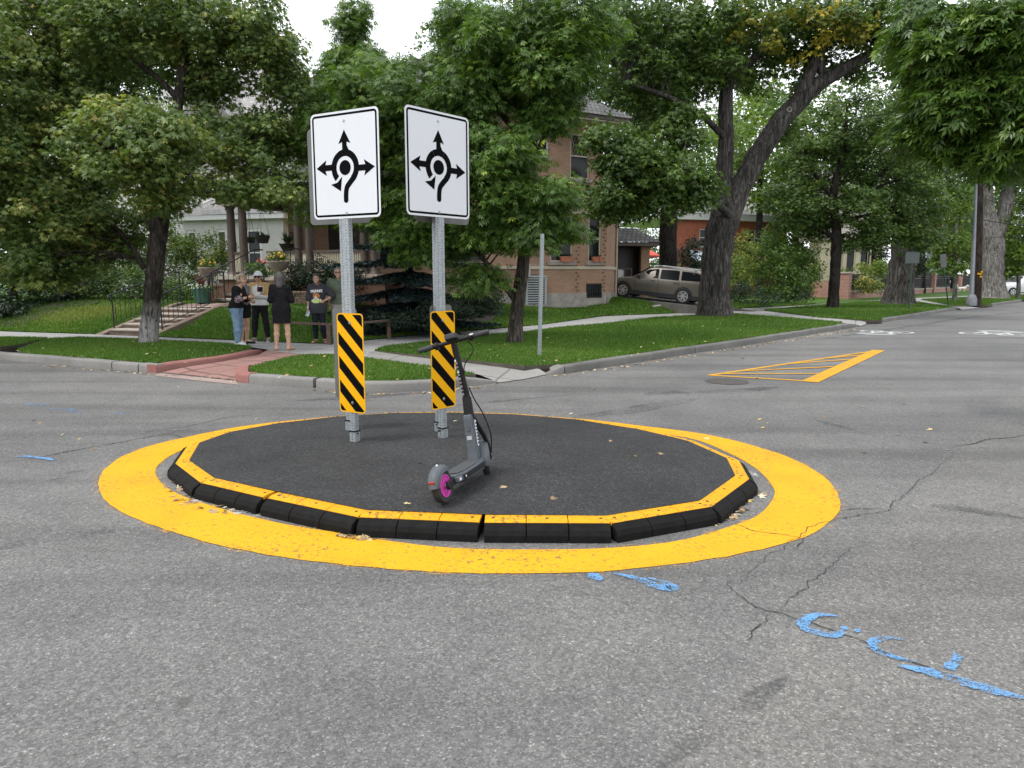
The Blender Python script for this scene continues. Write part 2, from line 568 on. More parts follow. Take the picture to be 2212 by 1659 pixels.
# the ground as one sheet out to the horizon, the roads 4 mm above it
flat_poly('ground', [(-900, -900, -.03), (900, -900, -.03), (900, 1500, -.03), (-900, 1500, -.03)], mottled('far_ground', (.055, .058, .036), (.085, .08, .06), .2, .95))
flat_poly('road', [(-70, -40, 0), (90, -40, 0), (90, 75, 0), (-70, 75, 0)], M['asphalt'])

# outlines on the near block (pixels of the photograph carried onto the ground)
W_IN_L = [(-520, 699), (-200, 707), (12, 716), (223, 723), (337, 728), (491, 734.5), (592, 739), (671, 742)]   # yard edge of left walk
W_IN_R = [(787, 736), (901, 724), (1042, 712.8), (1171, 701.7), (1305, 683), (1461, 676.9), (1508, 670.7), (1591, 667.3), (1742, 659), (1788, 654.7), (1855, 650.5), (1990, 643), (2212, 634)]
CORNER = [(730, 742.5)]
walk_inner = px(W_IN_L + CORNER + W_IN_R, ZP)
W_OUT = [(2212, 637), (1990, 647), (1852, 652.5), (1651, 670.5), (1591, 676.5), (1580, 678), (1496, 683), (1414, 687.5), (1305, 700.4), (1211, 709), (1127, 719), (1042, 725), (931, 738), (830, 749), (809, 757),
         (787, 772), (724, 766), (664, 766), (585, 758), (578, 755), (491, 743), (337, 736), (297, 734), (173, 730), (106, 733), (-40, 728), (-200, 722), (-520, 712)]
patch('sidewalk', walk_inner + px(W_OUT, ZP), M['walk'], .5)

# lawns by the kerbs
def lawn(name, outline, hf=None, base=ZP + .02):
    O = px(outline, base); D_ = []
    for p, q in zip(O, O[1:] + O[:1]):
        n = max(1, int((q - p).length / .35)); D_ += [p.lerp(q, k / n) for k in range(n)]
    for i, p in enumerate(D_):
        for A_, B_, N_, w in KERB_SEGS:
            d = B_ - A_; t = min(1, max(0, (p.xy - A_).dot(d) / d.length_squared)); r = p.xy - (A_ + d * t); s_ = r.dot(N_)
            if r.length < .45 and abs(r.dot(d)) / d.length < .12 and s_ < w - .01:
                p = p + Vector((*(N_ * (w - .01 - s_)), 0)); D_[i] = p
    o = patch(name, D_, M['lawn'], .4, hf, skirt=.13, sm=M['verge'])
    P = [Vector((p.x, p.y, .085)) for p in D_]; c = sum(P, Vector()) / len(P)
    flat_poly('verge', [p + (p - c).normalized() * .03 for p in P], M['verge'])
    return o
LAWN_A = [(37, 757), (106, 733), (173, 730), (297, 734), (337, 736), (491, 743), (578, 755), (560, 763), (480, 776), (400, 786), (340, 789), (200, 779), (67, 768)]
LAWN_A2 = [(-520, 713), (-200, 723), (-40, 729), (104, 731), (40, 745), (0, 749), (-200, 745), (-520, 738)]
LAWN_B = [(540, 793), (582, 782), (631, 771), (664, 767), (724, 766.5), (787, 773), (933, 792), (1034, 809), (1052, 817), (931, 822), (787, 826.5), (675, 822), (600, 815), (539, 806)]
LAWN_C = [(810, 757), (830, 749), (931, 738), (1042, 725), (1127, 719), (1211, 709), (1305, 700.4), (1414, 687.5), (1496, 683), (1580, 678.6), (1700, 687.5), (1824, 698), (1849, 700.5), (1824, 704.5),
          (1715, 719.5), (1591, 737), (1402, 764), (1216, 791.5), (1171, 794), (1097, 786), (931, 769)]
LAWN_G = [(1651, 670.5), (1788, 657.5), (1852, 652.5), (1962, 648.5), (2010, 657.5), (2066, 663), (2069, 665.5), (1956, 682.5), (1900, 691), (1872, 691.5), (1771, 685)]
LAWN_H = [(1990, 647), (2212, 637), (2400, 630), (2400, 637), (2212, 648), (2133, 659), (2060, 660)]
# drive crossing between the two far lawns, level with the walk, dropping to the road
patch('path', [*px([(1580, 678), (1700, 687), (1824, 697.5)], ZP), *px([(1858, 704), (1885, 695)], .02), *px([(1872, 692), (1771, 685.5), (1651, 670.5), (1600, 676)], ZP)], M['walk'], .5)
patch('path', [*px([(1962, 648.5), (2010, 657.5), (2066, 663)], ZP), *px([(2078, 669), (2140, 662)], .02), *px([(2133, 659), (2060, 660), (1990, 647)], ZP)], M['walk'], .5)
# red paver ramp at the left corner and concrete ramp at the right one
patch('brick_path', [*px([(578, 755), (585, 758), (664, 766.5)], ZP + .004), *px([(631, 771), (582, 782), (543, 795)], ZP - .02), *px([(511, 821), (430, 812), (350, 804)], .012), *px([(400, 793), (480, 781), (560, 766)], ZP - .045)], M['brickpave'], .35)
patch('ramp', [*px([(810, 757), (787, 772)], ZP + .003), *px([(933, 792), (1034, 809)], ZP - .05), *px([(1078, 826), (1130, 819), (1183, 808)], .012), *px([(1165, 797), (1097, 786.5), (931, 769)], ZP - .04)], M['ramp'], .35)
flat_poly('gutter', px([(345, 806), (510, 823), (515, 831), (430, 822), (330, 811)], .006), M['gutter'])

# kerbs: a real step, rounded nose, in poured lengths
KERB_SEGS = []
def kerb(name, base, m, w=.16, h=ZP + .015, inward=1, cat='kerb', label=None, taper=(0, 0)):
    P = [Vector((p.x, p.y, 0)) for p in base]
    for p, q in zip(P, P[1:]):
        t = (q - p).normalized(); KERB_SEGS.append((p.xy, q.xy, Vector((-t.y, t.x)) * inward, w))
    rings = []
    L = [0]
    for i in range(1, len(P)): L.append(L[-1] + (P[i] - P[i - 1]).length)
    for i, p in enumerate(P):
        t = (P[min(i + 1, len(P) - 1)] - P[max(i - 1, 0)]).normalized()
        nrm = Vector((-t.y, t.x, 0)) * inward
        hh = h
        if taper[0] and L[i] < taper[0]: hh = .02 + (h - .02) * L[i] / taper[0]
        if taper[1] and L[-1] - L[i] < taper[1]: hh = .02 + (h - .02) * (L[-1] - L[i]) / taper[1]
        wob = random.uniform(-.006, .006)
        pr = [(0, -.03), (.0, hh * .72), (.012, hh * .9), (.035, hh), (w, hh), (w, -.03)]
        rings.append([p + nrm * (a + wob) + Vector((0, 0, b + (wob if b > 0 else 0))) for a, b in pr])
    b = MB(); b.loft(rings, 0)
    o = b.build(name, m, None, smooth=50); o['kind'] = 'structure'
    return o
def dens(P, step=.5):
    R = []
    for a, b in zip(P, P[1:]):
        n = max(1, int((b - a).length / step)); R += [a.lerp(b, k / n) for k in range(n)]
    return R + [P[-1]]
kerb('kerb', dens(px([(-520, 742), (-250, 758), (0, 777.5), (100, 785.5), (241, 797.5)])), M['kerb'])
kerb('kerb', dens(px([(243.5, 798), (270, 800.5), (298, 803)])), M['kerb'])
kerb('kerb', px([(300, 803.2), (318, 805), (337, 806)]), M['kerb'], w=.22)
kerb('kerb', dens(catmull(px([(338, 806.2), (352, 804), (420, 794), (500, 783), (560, 768.5), (588, 760)]), 4), .3), M['redkerb'], w=.2, taper=(0, .9))
kerb('kerb', catmull(px([(528, 797), (514, 806), (509, 817), (513, 825), (537, 828)]), 4), M['redkerb'], w=.2, taper=(.5, 0))
kerb('kerb', dens(px([(538.5, 828.3), (600, 833), (676, 838)]), .3), M['kerb'], w=.17)
kerb('kerb', dens(px([(683, 839), (735, 845), (789, 847.5), (860, 846), (933, 843), (1010, 834.5), (1079, 826)]), .3), M['kerb'], w=.17, taper=(0, .6))
kerb('kerb', dens(catmull(px([(1172, 808), (1191, 809.8), (1219, 807.5)]), 3), .2), M['kerb'], w=.2, taper=(.4, 0))
kerb('kerb', dens(px([(1221, 807.3), (1310, 793), (1414, 776.5), (1500, 762.5)]), .4), M['kerb_old'])
kerb('kerb', dens(px([(1502, 762.2), (1591, 748.8), (1715, 728.5), (1821, 711)]), .4), M['kerb_old'])
kerb('kerb', px([(1822, 710.8), (1842, 708), (1860, 703.5)]), M['kerb_old'], w=.3, taper=(0, .8))
kerb('kerb', dens(px([(1880, 697), (1903, 696.5), (1960, 688), (2030, 675.5), (2076, 667.5)]), .5), M['kerb_old'], taper=(1, 1))
kerb('kerb', dens(px([(2133, 662.5), (2212, 651), (2400, 640)]), .8), M['kerb_old'])

L_OBJ = [lawn('lawn', L) for L in (LAWN_A, LAWN_A2, LAWN_B, LAWN_C, LAWN_G, LAWN_H)]

# the raised front garden of the corner house
WIN = np.array([(p.x, p.y) for p in walk_inner])
def dist_walk(x, y):
    a = WIN[:-1]; b = WIN[1:]; d = b - a
    t = np.clip(((x - a[:, 0]) * d[:, 0] + (y - a[:, 1]) * d[:, 1]) / (d ** 2).sum(1), 0, 1)
    q = a + d * t[:, None]
    return float(np.sqrt((q[:, 0] - x) ** 2 + (q[:, 1] - y) ** 2).min())
def sstep(t):
    t = min(1, max(0, t)); return t * t * (3 - 2 * t)
rwp = pd(1474, 657.5, 31.4); fwp = pd(1352, 643.5, 32.6)
DV = (rwp - fwp); DV.z = 0; DV.normalize()
STAIR = None
YP = np.array([(p.x, p.y) for p in walk_inner] + [(60, 90), (-60, 90), (-60, 30)])
def in_yard(x, y): return bool(inside(np.array([[x, y]]), YP)[0])
def yard_z(x, y):
    d = dist_walk(x, y) if in_yard(x, y) else 0.0
    wl = sstep((-1.0 - x) / 5.0)                     # 1 on the left garden, 0 on the right
    zl = .72 * sstep(d / 3.6); zr = .55 * sstep(d / 5.5)
    far = sstep((x - 5.5) / 5)
    zr = zr * (1 - far) + .12 * sstep(d / 6) * far
    z = ZP + .02 + zl * wl + zr * (1 - wl)
    if 0 < x < 14 and 25 < y < 40 and d > 0:         # the drive's shoulder
        t = ((x - fwp.x) * DV.x + (y - fwp.y) * DV.y); q = (x - fwp.x) * DV.y - (y - fwp.y) * DV.x
        pl = fwp.z + (rwp.z - fwp.z) * min(max(t / 2.76, -.5), 1.1)
        far_ = math.hypot(max(0, abs(q + .6) - 1.5), max(0, abs(t - 1.0) - 2.4))
        zz = pl - .03 - .20 * far_
        if zz > z: z += (zz - z) * sstep(d / 1.3)
    if STAIR is not None:
        p = STAIR['inv'] @ Vector((x, y, 0))
        if -STAIR['w'] / 2 - .1 < p.x < STAIR['w'] / 2 + .1 and -.4 < p.y < STAIR['len'] + .1:
            z = min(z, ZP - .22 + .125 * max(0, p.y) / .45)
    return z
s0 = gp(283, 722.5, ZP)
STAIR_RZ = -.31
STAIR = {'w': 1.55, 'len': 2.45, 'inv': (Matrix.Translation(s0) @ Matrix.Rotation(STAIR_RZ, 4, 'Z')).inverted()}
yard_out = [p.copy() for p in walk_inner] + [Vector((60, 90, ZP)), Vector((-60, 90, ZP)), Vector((-60, 30, ZP))]
YARD = patch('front_garden', yard_out, M['lawn'], .55, yard_z)

def on_yard(u, v):
    """first point of the garden ground on the sight line"""
    r = ray(u, v); t = 8.0; p = None
    c = Vector((0, 0, CAMH))
    while t < 120:
        p = c + r * t
        if p.z < yard_z(p.x, p.y): return Vector((p.x, p.y, yard_z(p.x, p.y)))
        t += .05
    return gp(u, max(v, 612), .15)
# ================================================================== traffic island
RING_OUT = [(213, 1052), (222, 1020), (262, 988), (330, 962), (420, 941), (520, 922), (640, 908), (760, 900), (880, 896), (1000, 895), (1130, 898), (1260, 906), (1400, 922), (1520, 938), (1620, 961), (1715, 993), (1790, 1040),
            (1815, 1090), (1797, 1122), (1740, 1160), (1620, 1193), (1460, 1219), (1280, 1236), (1100, 1240), (930, 1236), (760, 1222), (600, 1203), (440, 1170), (320, 1131), (238, 1092)]
RING_IN = [(336, 1018), (352, 996), (392, 974), (450, 958), (560, 938), (680, 922), (800, 915), (950, 911), (1100, 913), (1250, 921), (1400, 935), (1500, 950), (1575, 980), (1632, 1012), (1668, 1050), (1671, 1075), (1640, 1112),
           (1580, 1137), (1470, 1168), (1330, 1184), (1180, 1188), (1000, 1186), (860, 1172), (720, 1150), (600, 1130), (480, 1100), (390, 1070), (350, 1045)]
def ring_band(name, po, pi_, m, z):
    po = catmull([Vector(p) for p in po], 6, True); pi_ = catmull([Vector(p) for p in pi_], 6, True)
    po = [p + Vector((random.uniform(-1, 1), random.uniform(-1, 1), 0)) * .006 for p in po]
    n1 = len(po); n2 = len(pi_)
    vs = [Vector((p.x, p.y)) for p in po + pi_]
    ed = [(i, (i + 1) % n1) for i in range(n1)] + [(n1 + i, n1 + (i + 1) % n2) for i in range(n2)]
    vo, eo, fo, *_ = delaunay_2d_cdt(vs, ed, [], 1, 1e-6)
    cin = np.array([(p.x, p.y) for p in pi_])
    fo = [f for f in fo if not inside(np.array([[sum(vo[i].x for i in f) / 3, sum(vo[i].y for i in f) / 3]]), cin)[0]]
    b = MB(); b.add([(p.x, p.y, z) for p in vo], [tuple(f) for f in fo])
    o = b.build(name, m)
    if sum(p.normal.z for p in o.data.polygons) < 0: o.data.flip_normals()
    o['kind'] = 'structure'
    return o
ring_band('road_marking', px(RING_OUT), px(RING_IN), M['ring'], .004)

def ribbon(name, pts, w, m, z, taper=True, kind='structure', jit=0.0, closed=False):
    P = [Vector((p.x, p.y, 0)) for p in pts]
    Lf = []; Rt = []
    n = len(P)
    for i, p in enumerate(P):
        t = (P[min(i + 1, n - 1)] - P[max(i - 1, 0)])
        if t.length < 1e-9: continue
        t.normalize(); nr = Vector((-t.y, t.x, 0))
        k = w / 2
        if taper: k *= min(1, .25 + 3 * min(i, n - 1 - i) / n)
        k1 = k * (1 + random.uniform(-jit, jit)); k2 = k * (1 + random.uniform(-jit, jit))
        Lf.append(p + nr * k1); Rt.append(p - nr * k2)
    b = MB(); n = len(Lf)
    b.add([Vector((p.x, p.y, z)) for p in Lf + Rt], [(i, i + 1, n + i + 1, n + i) for i in range(n - 1)])
    o = b.build(name, m)
    if sum(p.normal.z for p in o.data.polygons) < 0: o.data.flip_normals()
    if kind: o['kind'] = kind
    return o
M['yellow_mist'] = spray('yellow_mist', (.60, .31, .012), .665)
_ro = catmull(px(RING_OUT), 6, True); ribbon('road_marking', _ro + [_ro[0]], .09, M['yellow_mist'], .0055, taper=False, jit=.2)
_ro = catmull(px(RING_IN), 6, True); ribbon('road_marking', _ro + [_ro[0]], .05, M['yellow_mist'], .0055, taper=False, jit=.2)
# outer foot line of the rubber kerbs, corner by corner
KB = [(1040, 1173), (1327, 1174), (1557, 1131), (1638, 1066), (1634, 1033)]
K = [Vector((0, 0, 0))] * 0
front = [gp(762, 1160), gp(1038, 1173), gp(1328, 1174.5), gp(1556, 1133), gp(1638, 1066)]
left = [gp(556, 1113), gp(415, 1077), gp(361, 1031)]
right_back = [gp(1612, 1020), gp(1515, 976), gp(1400, 947), gp(1262, 925), gp(1120, 912), gp(985, 907.5), gp(850, 909), gp(715, 918), gp(585, 933), gp(470, 956), gp(392, 985)]
KPTS = front + right_back + list(reversed(left))
KC = sum(KPTS, Vector()) / len(KPTS)
KPROF = [(0, 0), (.004, .045), (.022, .075), (.062, .098), (.11, .113), (.185, .122), (.21, .118), (.21, 0)]
KLAB = ['front rubber kerb length just left of the middle below scooter', 'front rubber kerb length just right of the middle below scooter', 'angled rubber kerb length at front right of the island',
        'short-looking rubber kerb length at the right end of the island, black side showing', 'twisted rubber kerb length at right end, only its yellow top seen', 'yellow-topped kerb length at rear right beside the widest ring paint',
        'rear right kerb length second from the right end', 'rear kerb length to the right of the rear middle', 'rear kerb length well right of the scooter, thin yellow line only', 'rear kerb length behind the scooter stem',
        'rear kerb length straight behind the right sign post', 'rear kerb length behind the left sign post', 'rear kerb length left of the left sign post', 'rear left kerb length where paint ring widens',
        'yellow-topped kerb length at rear left corner of the island', 'left end kerb length turning back, edge-on', 'foremost of the kerb lengths at the left end, black side showing', 'front left kerb length before the long wide gap', 'front left kerb length left of the open joint']
island_rim = []
nK = len(KPTS)
for i in range(nK):
    a = KPTS[i]; b_ = KPTS[(i + 1) % nK]
    d = (b_ - a); L = d.length; d = d / L
    mid = (a + b_) / 2
    nin = Vector((-d.y, d.x, 0))
    if nin.dot(KC - mid) < 0: nin = -nin
    rz = math.atan2(d.y, d.x)
    g0 = .020
    # local frame: x along, y inward
    Mx = Matrix((d, nin, Vector((0, 0, 1)))).transposed()
    root = empty('rubber_kerb', a + d * 0.0, 0, KLAB[i % len(KLAB)], 'kerb', 'rubber kerb lengths round the island')
    root['kind'] = 'thing'
    nseg = 3
    body = MB(); top = MB()
    tw = random.uniform(-.006, .006)
    def pos(x, y, z): return Mx @ Vector((x, y + tw, z))
    for s in range(nseg):
        x0 = g0 + (L - 2 * g0) * s / nseg + .0025; x1 = g0 + (L - 2 * g0) * (s + 1) / nseg - .0025
        rings = []
        for x, sh in ((x0, .002), (x0 + .003, 0), (x1 - .003, 0), (x1, .002)):
            rings.append([pos(x, max(y, 0) + (sh if y < .1 else 0), z - (sh if z > .04 else 0)) for y, z in KPROF[:4] + [(.074, .1080), (.080, .098)] + [(.19, .108), (.21, .10), (.21, 0)]])
        body.loft(rings, 0)
        # painted upper band
        rr = []
        for x, sh in ((x0, .002), (x0 + .003, 0), (x1 - .003, 0), (x1, .002)):
            rr.append([pos(x, y, z - sh) for y, z in ((.072, .1095), (.115, .1210), (.185, .1250), (.212, .1165), (.212, .09), (.077, .09))])
        top.loft(rr, 0)
    o1 = body.build('rubber_body', M['rubber'], root, smooth=24)
    o2 = top.build('painted_top', M['kyellow'], root, smooth=24)
    for fx in (.09, .5, .91):
        hb = MB()
        hb.lathe([(0.0001, .0025), (.011, .0025), (.0125, 0)], pos(L * fx, .128, .1200), 12)
        hb.build('bolt_hole', M['hole'], root, smooth=40)
    island_rim += [a + nin * .176 + d * (.03), a + nin * .176 + d * (L - .03)]
# asphalt fill, slightly domed
rim = []
cx = sum((p.x for p in island_rim)) / len(island_rim); cy = sum((p.y for p in island_rim)) / len(island_rim)
rim2 = sorted(island_rim, key=lambda p: math.atan2(p.y - cy, p.x - cx))
RIMA = np.array([(p.x, p.y) for p in rim2])
def island_z(x, y):
    a = RIMA; b = np.roll(RIMA, -1, 0); d = b - a
    t = np.clip(((x - a[:, 0]) * d[:, 0] + (y - a[:, 1]) * d[:, 1]) / ((d ** 2).sum(1) + 1e-9), 0, 1)
    q = a + d * t[:, None]
    ds = float(np.sqrt((q[:, 0] - x) ** 2 + (q[:, 1] - y) ** 2).min())
    return .1280 + .026 * sstep(ds / 1.3) + .003 * math.sin(x * 3.1) * math.sin(y * 2.7)
isl = patch('traffic_island', [Vector((p.x, p.y, .112)) for p in rim2], M['island'], .12, island_z, None)
tag(isl, 'dark new asphalt fill of the small oval traffic island', 'traffic island')
IZ = .145
# mortar-dust band between ring and kerbs is plain road; scraps of white layout spray on it
def crack(pts, w=.0045, z=.0055, jag=.012):
    P = dens(px(pts), .025)
    Q = []
    ox = oy = 0.0
    for p in P:
        ox = ox * .8 + random.uniform(-jag, jag); oy = oy * .8 + random.uniform(-jag, jag)
        Q.append(p + Vector((ox, oy, 0)))
    ribbon('road_crack', Q, w, M['tar'], z, jit=.7)
crack([(1585, 1250), (1572, 1262), (1590, 1282), (1650, 1318), (1740, 1340), (1850, 1385), (1930, 1420), (2010, 1447), (2090, 1475), (2150, 1496), (2222, 1530)], .0065)
crack([(1665, 1330), (1640, 1355), (1600, 1395)], .0045)
crack([(1680, 1318), (1740, 1270), (1810, 1215), (1845, 1185)], .0045)
crack([(1600, 1262), (1625, 1235), (1655, 1200), (1700, 1180), (1740, 1150), (1800, 1120), (1880, 1108), (1920, 1100), (1985, 1040), (2060, 985)], .005)
crack([(1560, 1125), (1620, 1145), (1700, 1158), (1735, 1165)], .007)
crack([(1735, 1165), (1720, 1185)], .007)
crack([(-20, 1003), (60, 992), (170, 972), (300, 948), (360, 938), (420, 924)], .012, jag=.012)
crack([(300, 940), (330, 930), (420, 919), (480, 905), (560, 895)], .008)
crack([(365, 938), (390, 944), (412, 946)], .007)
crack([(960, 882), (1090, 866), (1230, 853), (1340, 849)], .010)
crack([(1815, 1105), (1850, 1098), (1905, 1100)], .007)
crack([(2222, 940), (2190, 946), (2140, 950), (2060, 968)], .012)
# dark seams left by old patches and skids
def smear(pts, w, m, z=.0045): ribbon('road_stain', dens(catmull(px(pts), 5), .3), w, m, z, jit=.25)
SM = mat('tyre_smear', (.06, .06, .062), .8); _t = NT(SM)
_f = _t.math('ADD', _t.math('MULTIPLY', _t.noise(_t.coord('Object'), 60, 3, .7), .6), _t.math('MULTIPLY', _t.noise(_t.coord('Object'), 2.0, 3), .5))
_t.l(_t.ramp(_f, [(.50, 0.0), (.66, .55)]), _t.b.inputs['Alpha'])
smear([(-10, 1187), (60, 1172), (150, 1158), (250, 1146)], .16, SM)
smear([(1230, 905), (1400, 880), (1500, 862)], .35, SM)
smear([(1760, 908), (1830, 925), (1890, 945)], .10, SM)
smear([(1390, 855), (1440, 848), (1490, 849)], .30, SM)
smear([(1500, 848), (1620, 842), (1680, 836)], .25, SM)
smear([(1700, 744), (1850, 722), (1980, 703), (2120, 683), (2300, 668)], .30, SM)
smear([(640, 866), (780, 858), (900, 850)], .25, SM)
smear([(2010, 1094), (2080, 1100), (2212, 1120)], .14, SM)
smear([(1700, 1465), (1560, 1560), (1420, 1660)], .10, SM)
smear([(100, 1040), (190, 1022)], .1, SM)
# manhole
mh = MB(); mc = gp(1570, 824, .004)
mh.lathe([(.001, .006), (.27, .006), (.28, .003), (.31, .006), (.34, .002)], mc, 28)
tag(mh.build('manhole_cover', mottled('iron_cover', (.05, .045, .04), (.09, .08, .07), 20, .6, .4, bump=.5), None, smooth=40), 'round iron manhole cover left of yellow hatching', 'manhole cover')

# hatched yellow wedge on the right street
def stroke(name, a, b, w, m, z=.0045):
    ribbon(name, [a.lerp(b, k / 8) for k in range(9)], w, m, z, taper=False)
A, B, C = gp(1532, 811), gp(1898, 757), gp(1752, 824)
stroke('road_marking', A, B, .10, M['line'])
stroke('road_marking', A, C, .10, M['line'], .0065)
stroke('road_marking', C + (C - B).normalized() * .1, B, .26, M['line'], .0085)
for pa, pb in (((1560, 808), (1770, 808)), ((1608, 802), (1800, 793)), ((1700, 787), (1838, 777)), ((1780, 775), (1862, 768)), ((1840, 766), (1884, 760.5)), ((1640, 797), (1640.5, 796.8))):
    stroke('road_marking', gp(*pa), gp(*pb), .085, M['line'], .0105)
# bicycle sharrows
def bike_mark(cu, cv, ax, sc, z=.0045, flip=1):
    """bicycle pictogram and double chevron lying on the road; ax = travel direction"""
    o = gp(cu, cv); d = Vector((math.cos(ax), math.sin(ax), 0)); s = Vector((-d.y, d.x, 0)) * flip
    def q(x, y): return o + s * (x * sc) + d * (y * sc)
    b = MB()
    def seg(x0, y0, x1, y1, w=.105):
        a = q(x0, y0); c = q(x1, y1); t = (c - a).normalized(); n = Vector((-t.y, t.x, 0)) * w / 2 * sc
        zz = z + .0006 * (len(b.f) % 9)
        b.add([Vector((p.x, p.y, zz)) for p in (a + n, c + n, c - n, a - n)], [(0, 1, 2, 3)])
    for wx in (-.52, .52):
        for k in range(20):
            t0 = 2 * math.pi * k / 20; t1 = 2 * math.pi * (k + 1) / 20
            seg(wx + .36 * math.cos(t0), .5 * math.sin(t0), wx + .36 * math.cos(t1), .5 * math.sin(t1))
    for L in ((-.52, 0, -.25, .72), (-.52, 0, .0, .0), (.0, 0, .38, .66), (-.25, .72, .38, .66), (-.25, .72, 0, 0), (.52, 0, .33, .95), (.33, .95, .5, 1.0), (-.38, .92, -.15, .95), (-.25, .72, -.28, .93)):
        seg(*L)
    for yy in (1.45, 1.85):
        seg(-.62, yy - .35, 0, yy, .16); seg(.62, yy - .35, 0, yy, .16)
    ob = b.build('road_marking', M['white_line'])
    if sum(p.normal.z for p in ob.data.polygons) < 0: ob.data.flip_normals()
    ob['kind'] = 'structure'
bike_mark(1915, 717, math.atan2(-.75, -.70) , .82)
bike_mark(2145, 722, math.atan2(.75, .70), .95)
# blue utility sprays
def blue(pts, w=.07, m='blue', z=.007, taper=True):
    ribbon('spray_mark', dens(catmull(px(pts), 6), .03), w * .85, M[m], z, taper, jit=.3)
blue([(1812, 1333), (1775, 1330), (1745, 1338), (1735, 1352), (1748, 1364), (1790, 1374), (1815, 1370), (1818, 1362)], .065)
blue([(1815, 1356), (1832, 1362)], .05); blue([(1845, 1362), (1858, 1367)], .05)
blue([(1960, 1386), (1920, 1380), (1892, 1385), (1884, 1395), (1900, 1410), (1935, 1423), (1985, 1433)], .050)
blue([(2072, 1416), (2060, 1432), (2048, 1448)], .05, taper=False)
blue([(1940, 1440), (2000, 1452), (2080, 1475), (2150, 1495), (2225, 1512)], .075)
blue([(1272, 1241), (1300, 1256)], .085, z=.009)
blue([(1325, 1240), (1370, 1250), (1415, 1266), (1452, 1275), (1440, 1262), (1400, 1250)], .075)
blue([(32, 988), (60, 987), (100, 992), (116, 996)], .06)
blue([(58, 873), (80, 876), (100, 873)], .18, 'blue_faint'); blue([(90, 886), (130, 884), (180, 894)], .16, 'blue_faint'); blue([(230, 890), (290, 897)], .06, 'blue_faint')
def wsp(pts, w): ribbon('spray_mark', dens(catmull(px(pts), 5), .05), w, M['white_spray'], .007, jit=.3)
wsp([(412, 1082), (438, 1090)], .07); wsp([(480, 1103), (540, 1112), (565, 1118)], .06); wsp([(500, 1106), (545, 1108)], .04); wsp([(1618, 1020), (1636, 1032)], .06)
# ================================================================== foliage
M['bark'] = bark('bark_grey', (.055, .047, .038), (.15, .135, .115))
M['bark_dark'] = bark('bark_dark', (.024, .020, .017), (.065, .057, .048))
M['bark_maple'] = bark('bark_maple', (.040, .034, .027), (.11, .096, .08), 1.0, ((.33, .32, .30), .95))
M['bark_big'] = bark('bark_cottonwood', (.052, .048, .043), (.155, .147, .135), .7)
M['bark_pale'] = bark('bark_pale', (.16, .15, .135), (.36, .345, .32), .8)
LM = {
 'maple': leafmat('leaf_maple', [(0, (0.060, 0.105, 0.028)), (.40, (0.105, 0.161, 0.042)), (.68, (0.193, 0.242, 0.060)), (.88, (0.350, 0.350, 0.096)), (1, (0.473, 0.333, 0.140))]),
 'ash': leafmat('leaf_boxelder', [(0, (0.044, 0.086, 0.017)), (.5, (0.082, 0.153, 0.027)), (.85, (0.159, 0.252, 0.039)), (1, (0.308, 0.362, 0.050))]),
 'elm': leafmat('leaf_elm', [(0, (0.043, 0.080, 0.019)), (.5, (0.079, 0.137, 0.029)), (.85, (0.139, 0.209, 0.039)), (1, (0.255, 0.305, 0.047))]),
 'yellow': leafmat('leaf_yellow', [(0, (.09, .13, .02)), (.5, (.26, .23, .025)), (1, (.50, .36, .035))]),
 'near': leafmat('leaf_near_ash', [(0, (0.037, 0.078, 0.014)), (.5, (0.076, 0.140, 0.022)), (.9, (0.143, 0.224, 0.038)), (1, (0.235, 0.294, 0.056))], .30, .38),
 'bright': leafmat('leaf_bright', [(0, (0.055, 0.100, 0.016)), (.5, (0.110, 0.180, 0.028)), (.85, (0.180, 0.250, 0.045)), (1, (0.260, 0.270, 0.060))], .45),
 'back': leafmat('leaf_back', [(0, (0.037, 0.077, 0.020)), (.5, (0.075, 0.144, 0.033)), (1, (0.150, 0.213, 0.056))], .4),
 'dark': leafmat('leaf_dark', [(0, (0.010, 0.022, 0.010)), (.6, (0.018, 0.038, 0.015)), (1, (0.034, 0.060, 0.022))], .2),
 'shrub': leafmat('leaf_shrub', [(0, (0.030, 0.065, 0.014)), (.5, (0.075, 0.130, 0.022)), (.85, (0.170, 0.220, 0.035)), (1, (0.300, 0.280, 0.050))], .35),
 'spruce': leafmat('needle_spruce', [(0, (0.014, 0.028, 0.026)), (.5, (0.028, 0.052, 0.050)), (1, (0.065, 0.100, 0.100))], .1, .6),
}
KITES = {'palm': ([0, .75, -.75, 1.45, -1.45], [1, .86, .86, .55, .55], .36, None),
         'tri': ([0, .8, -.8], [1, .8, .8], .40, None),
         'pinn': ([0, .7, -.7, .85, -.85], [1, .95, .95, .9, .9], .30, [.75, .55, .55, .12, .12]),
         'single': ([0], [1], .55, None)}
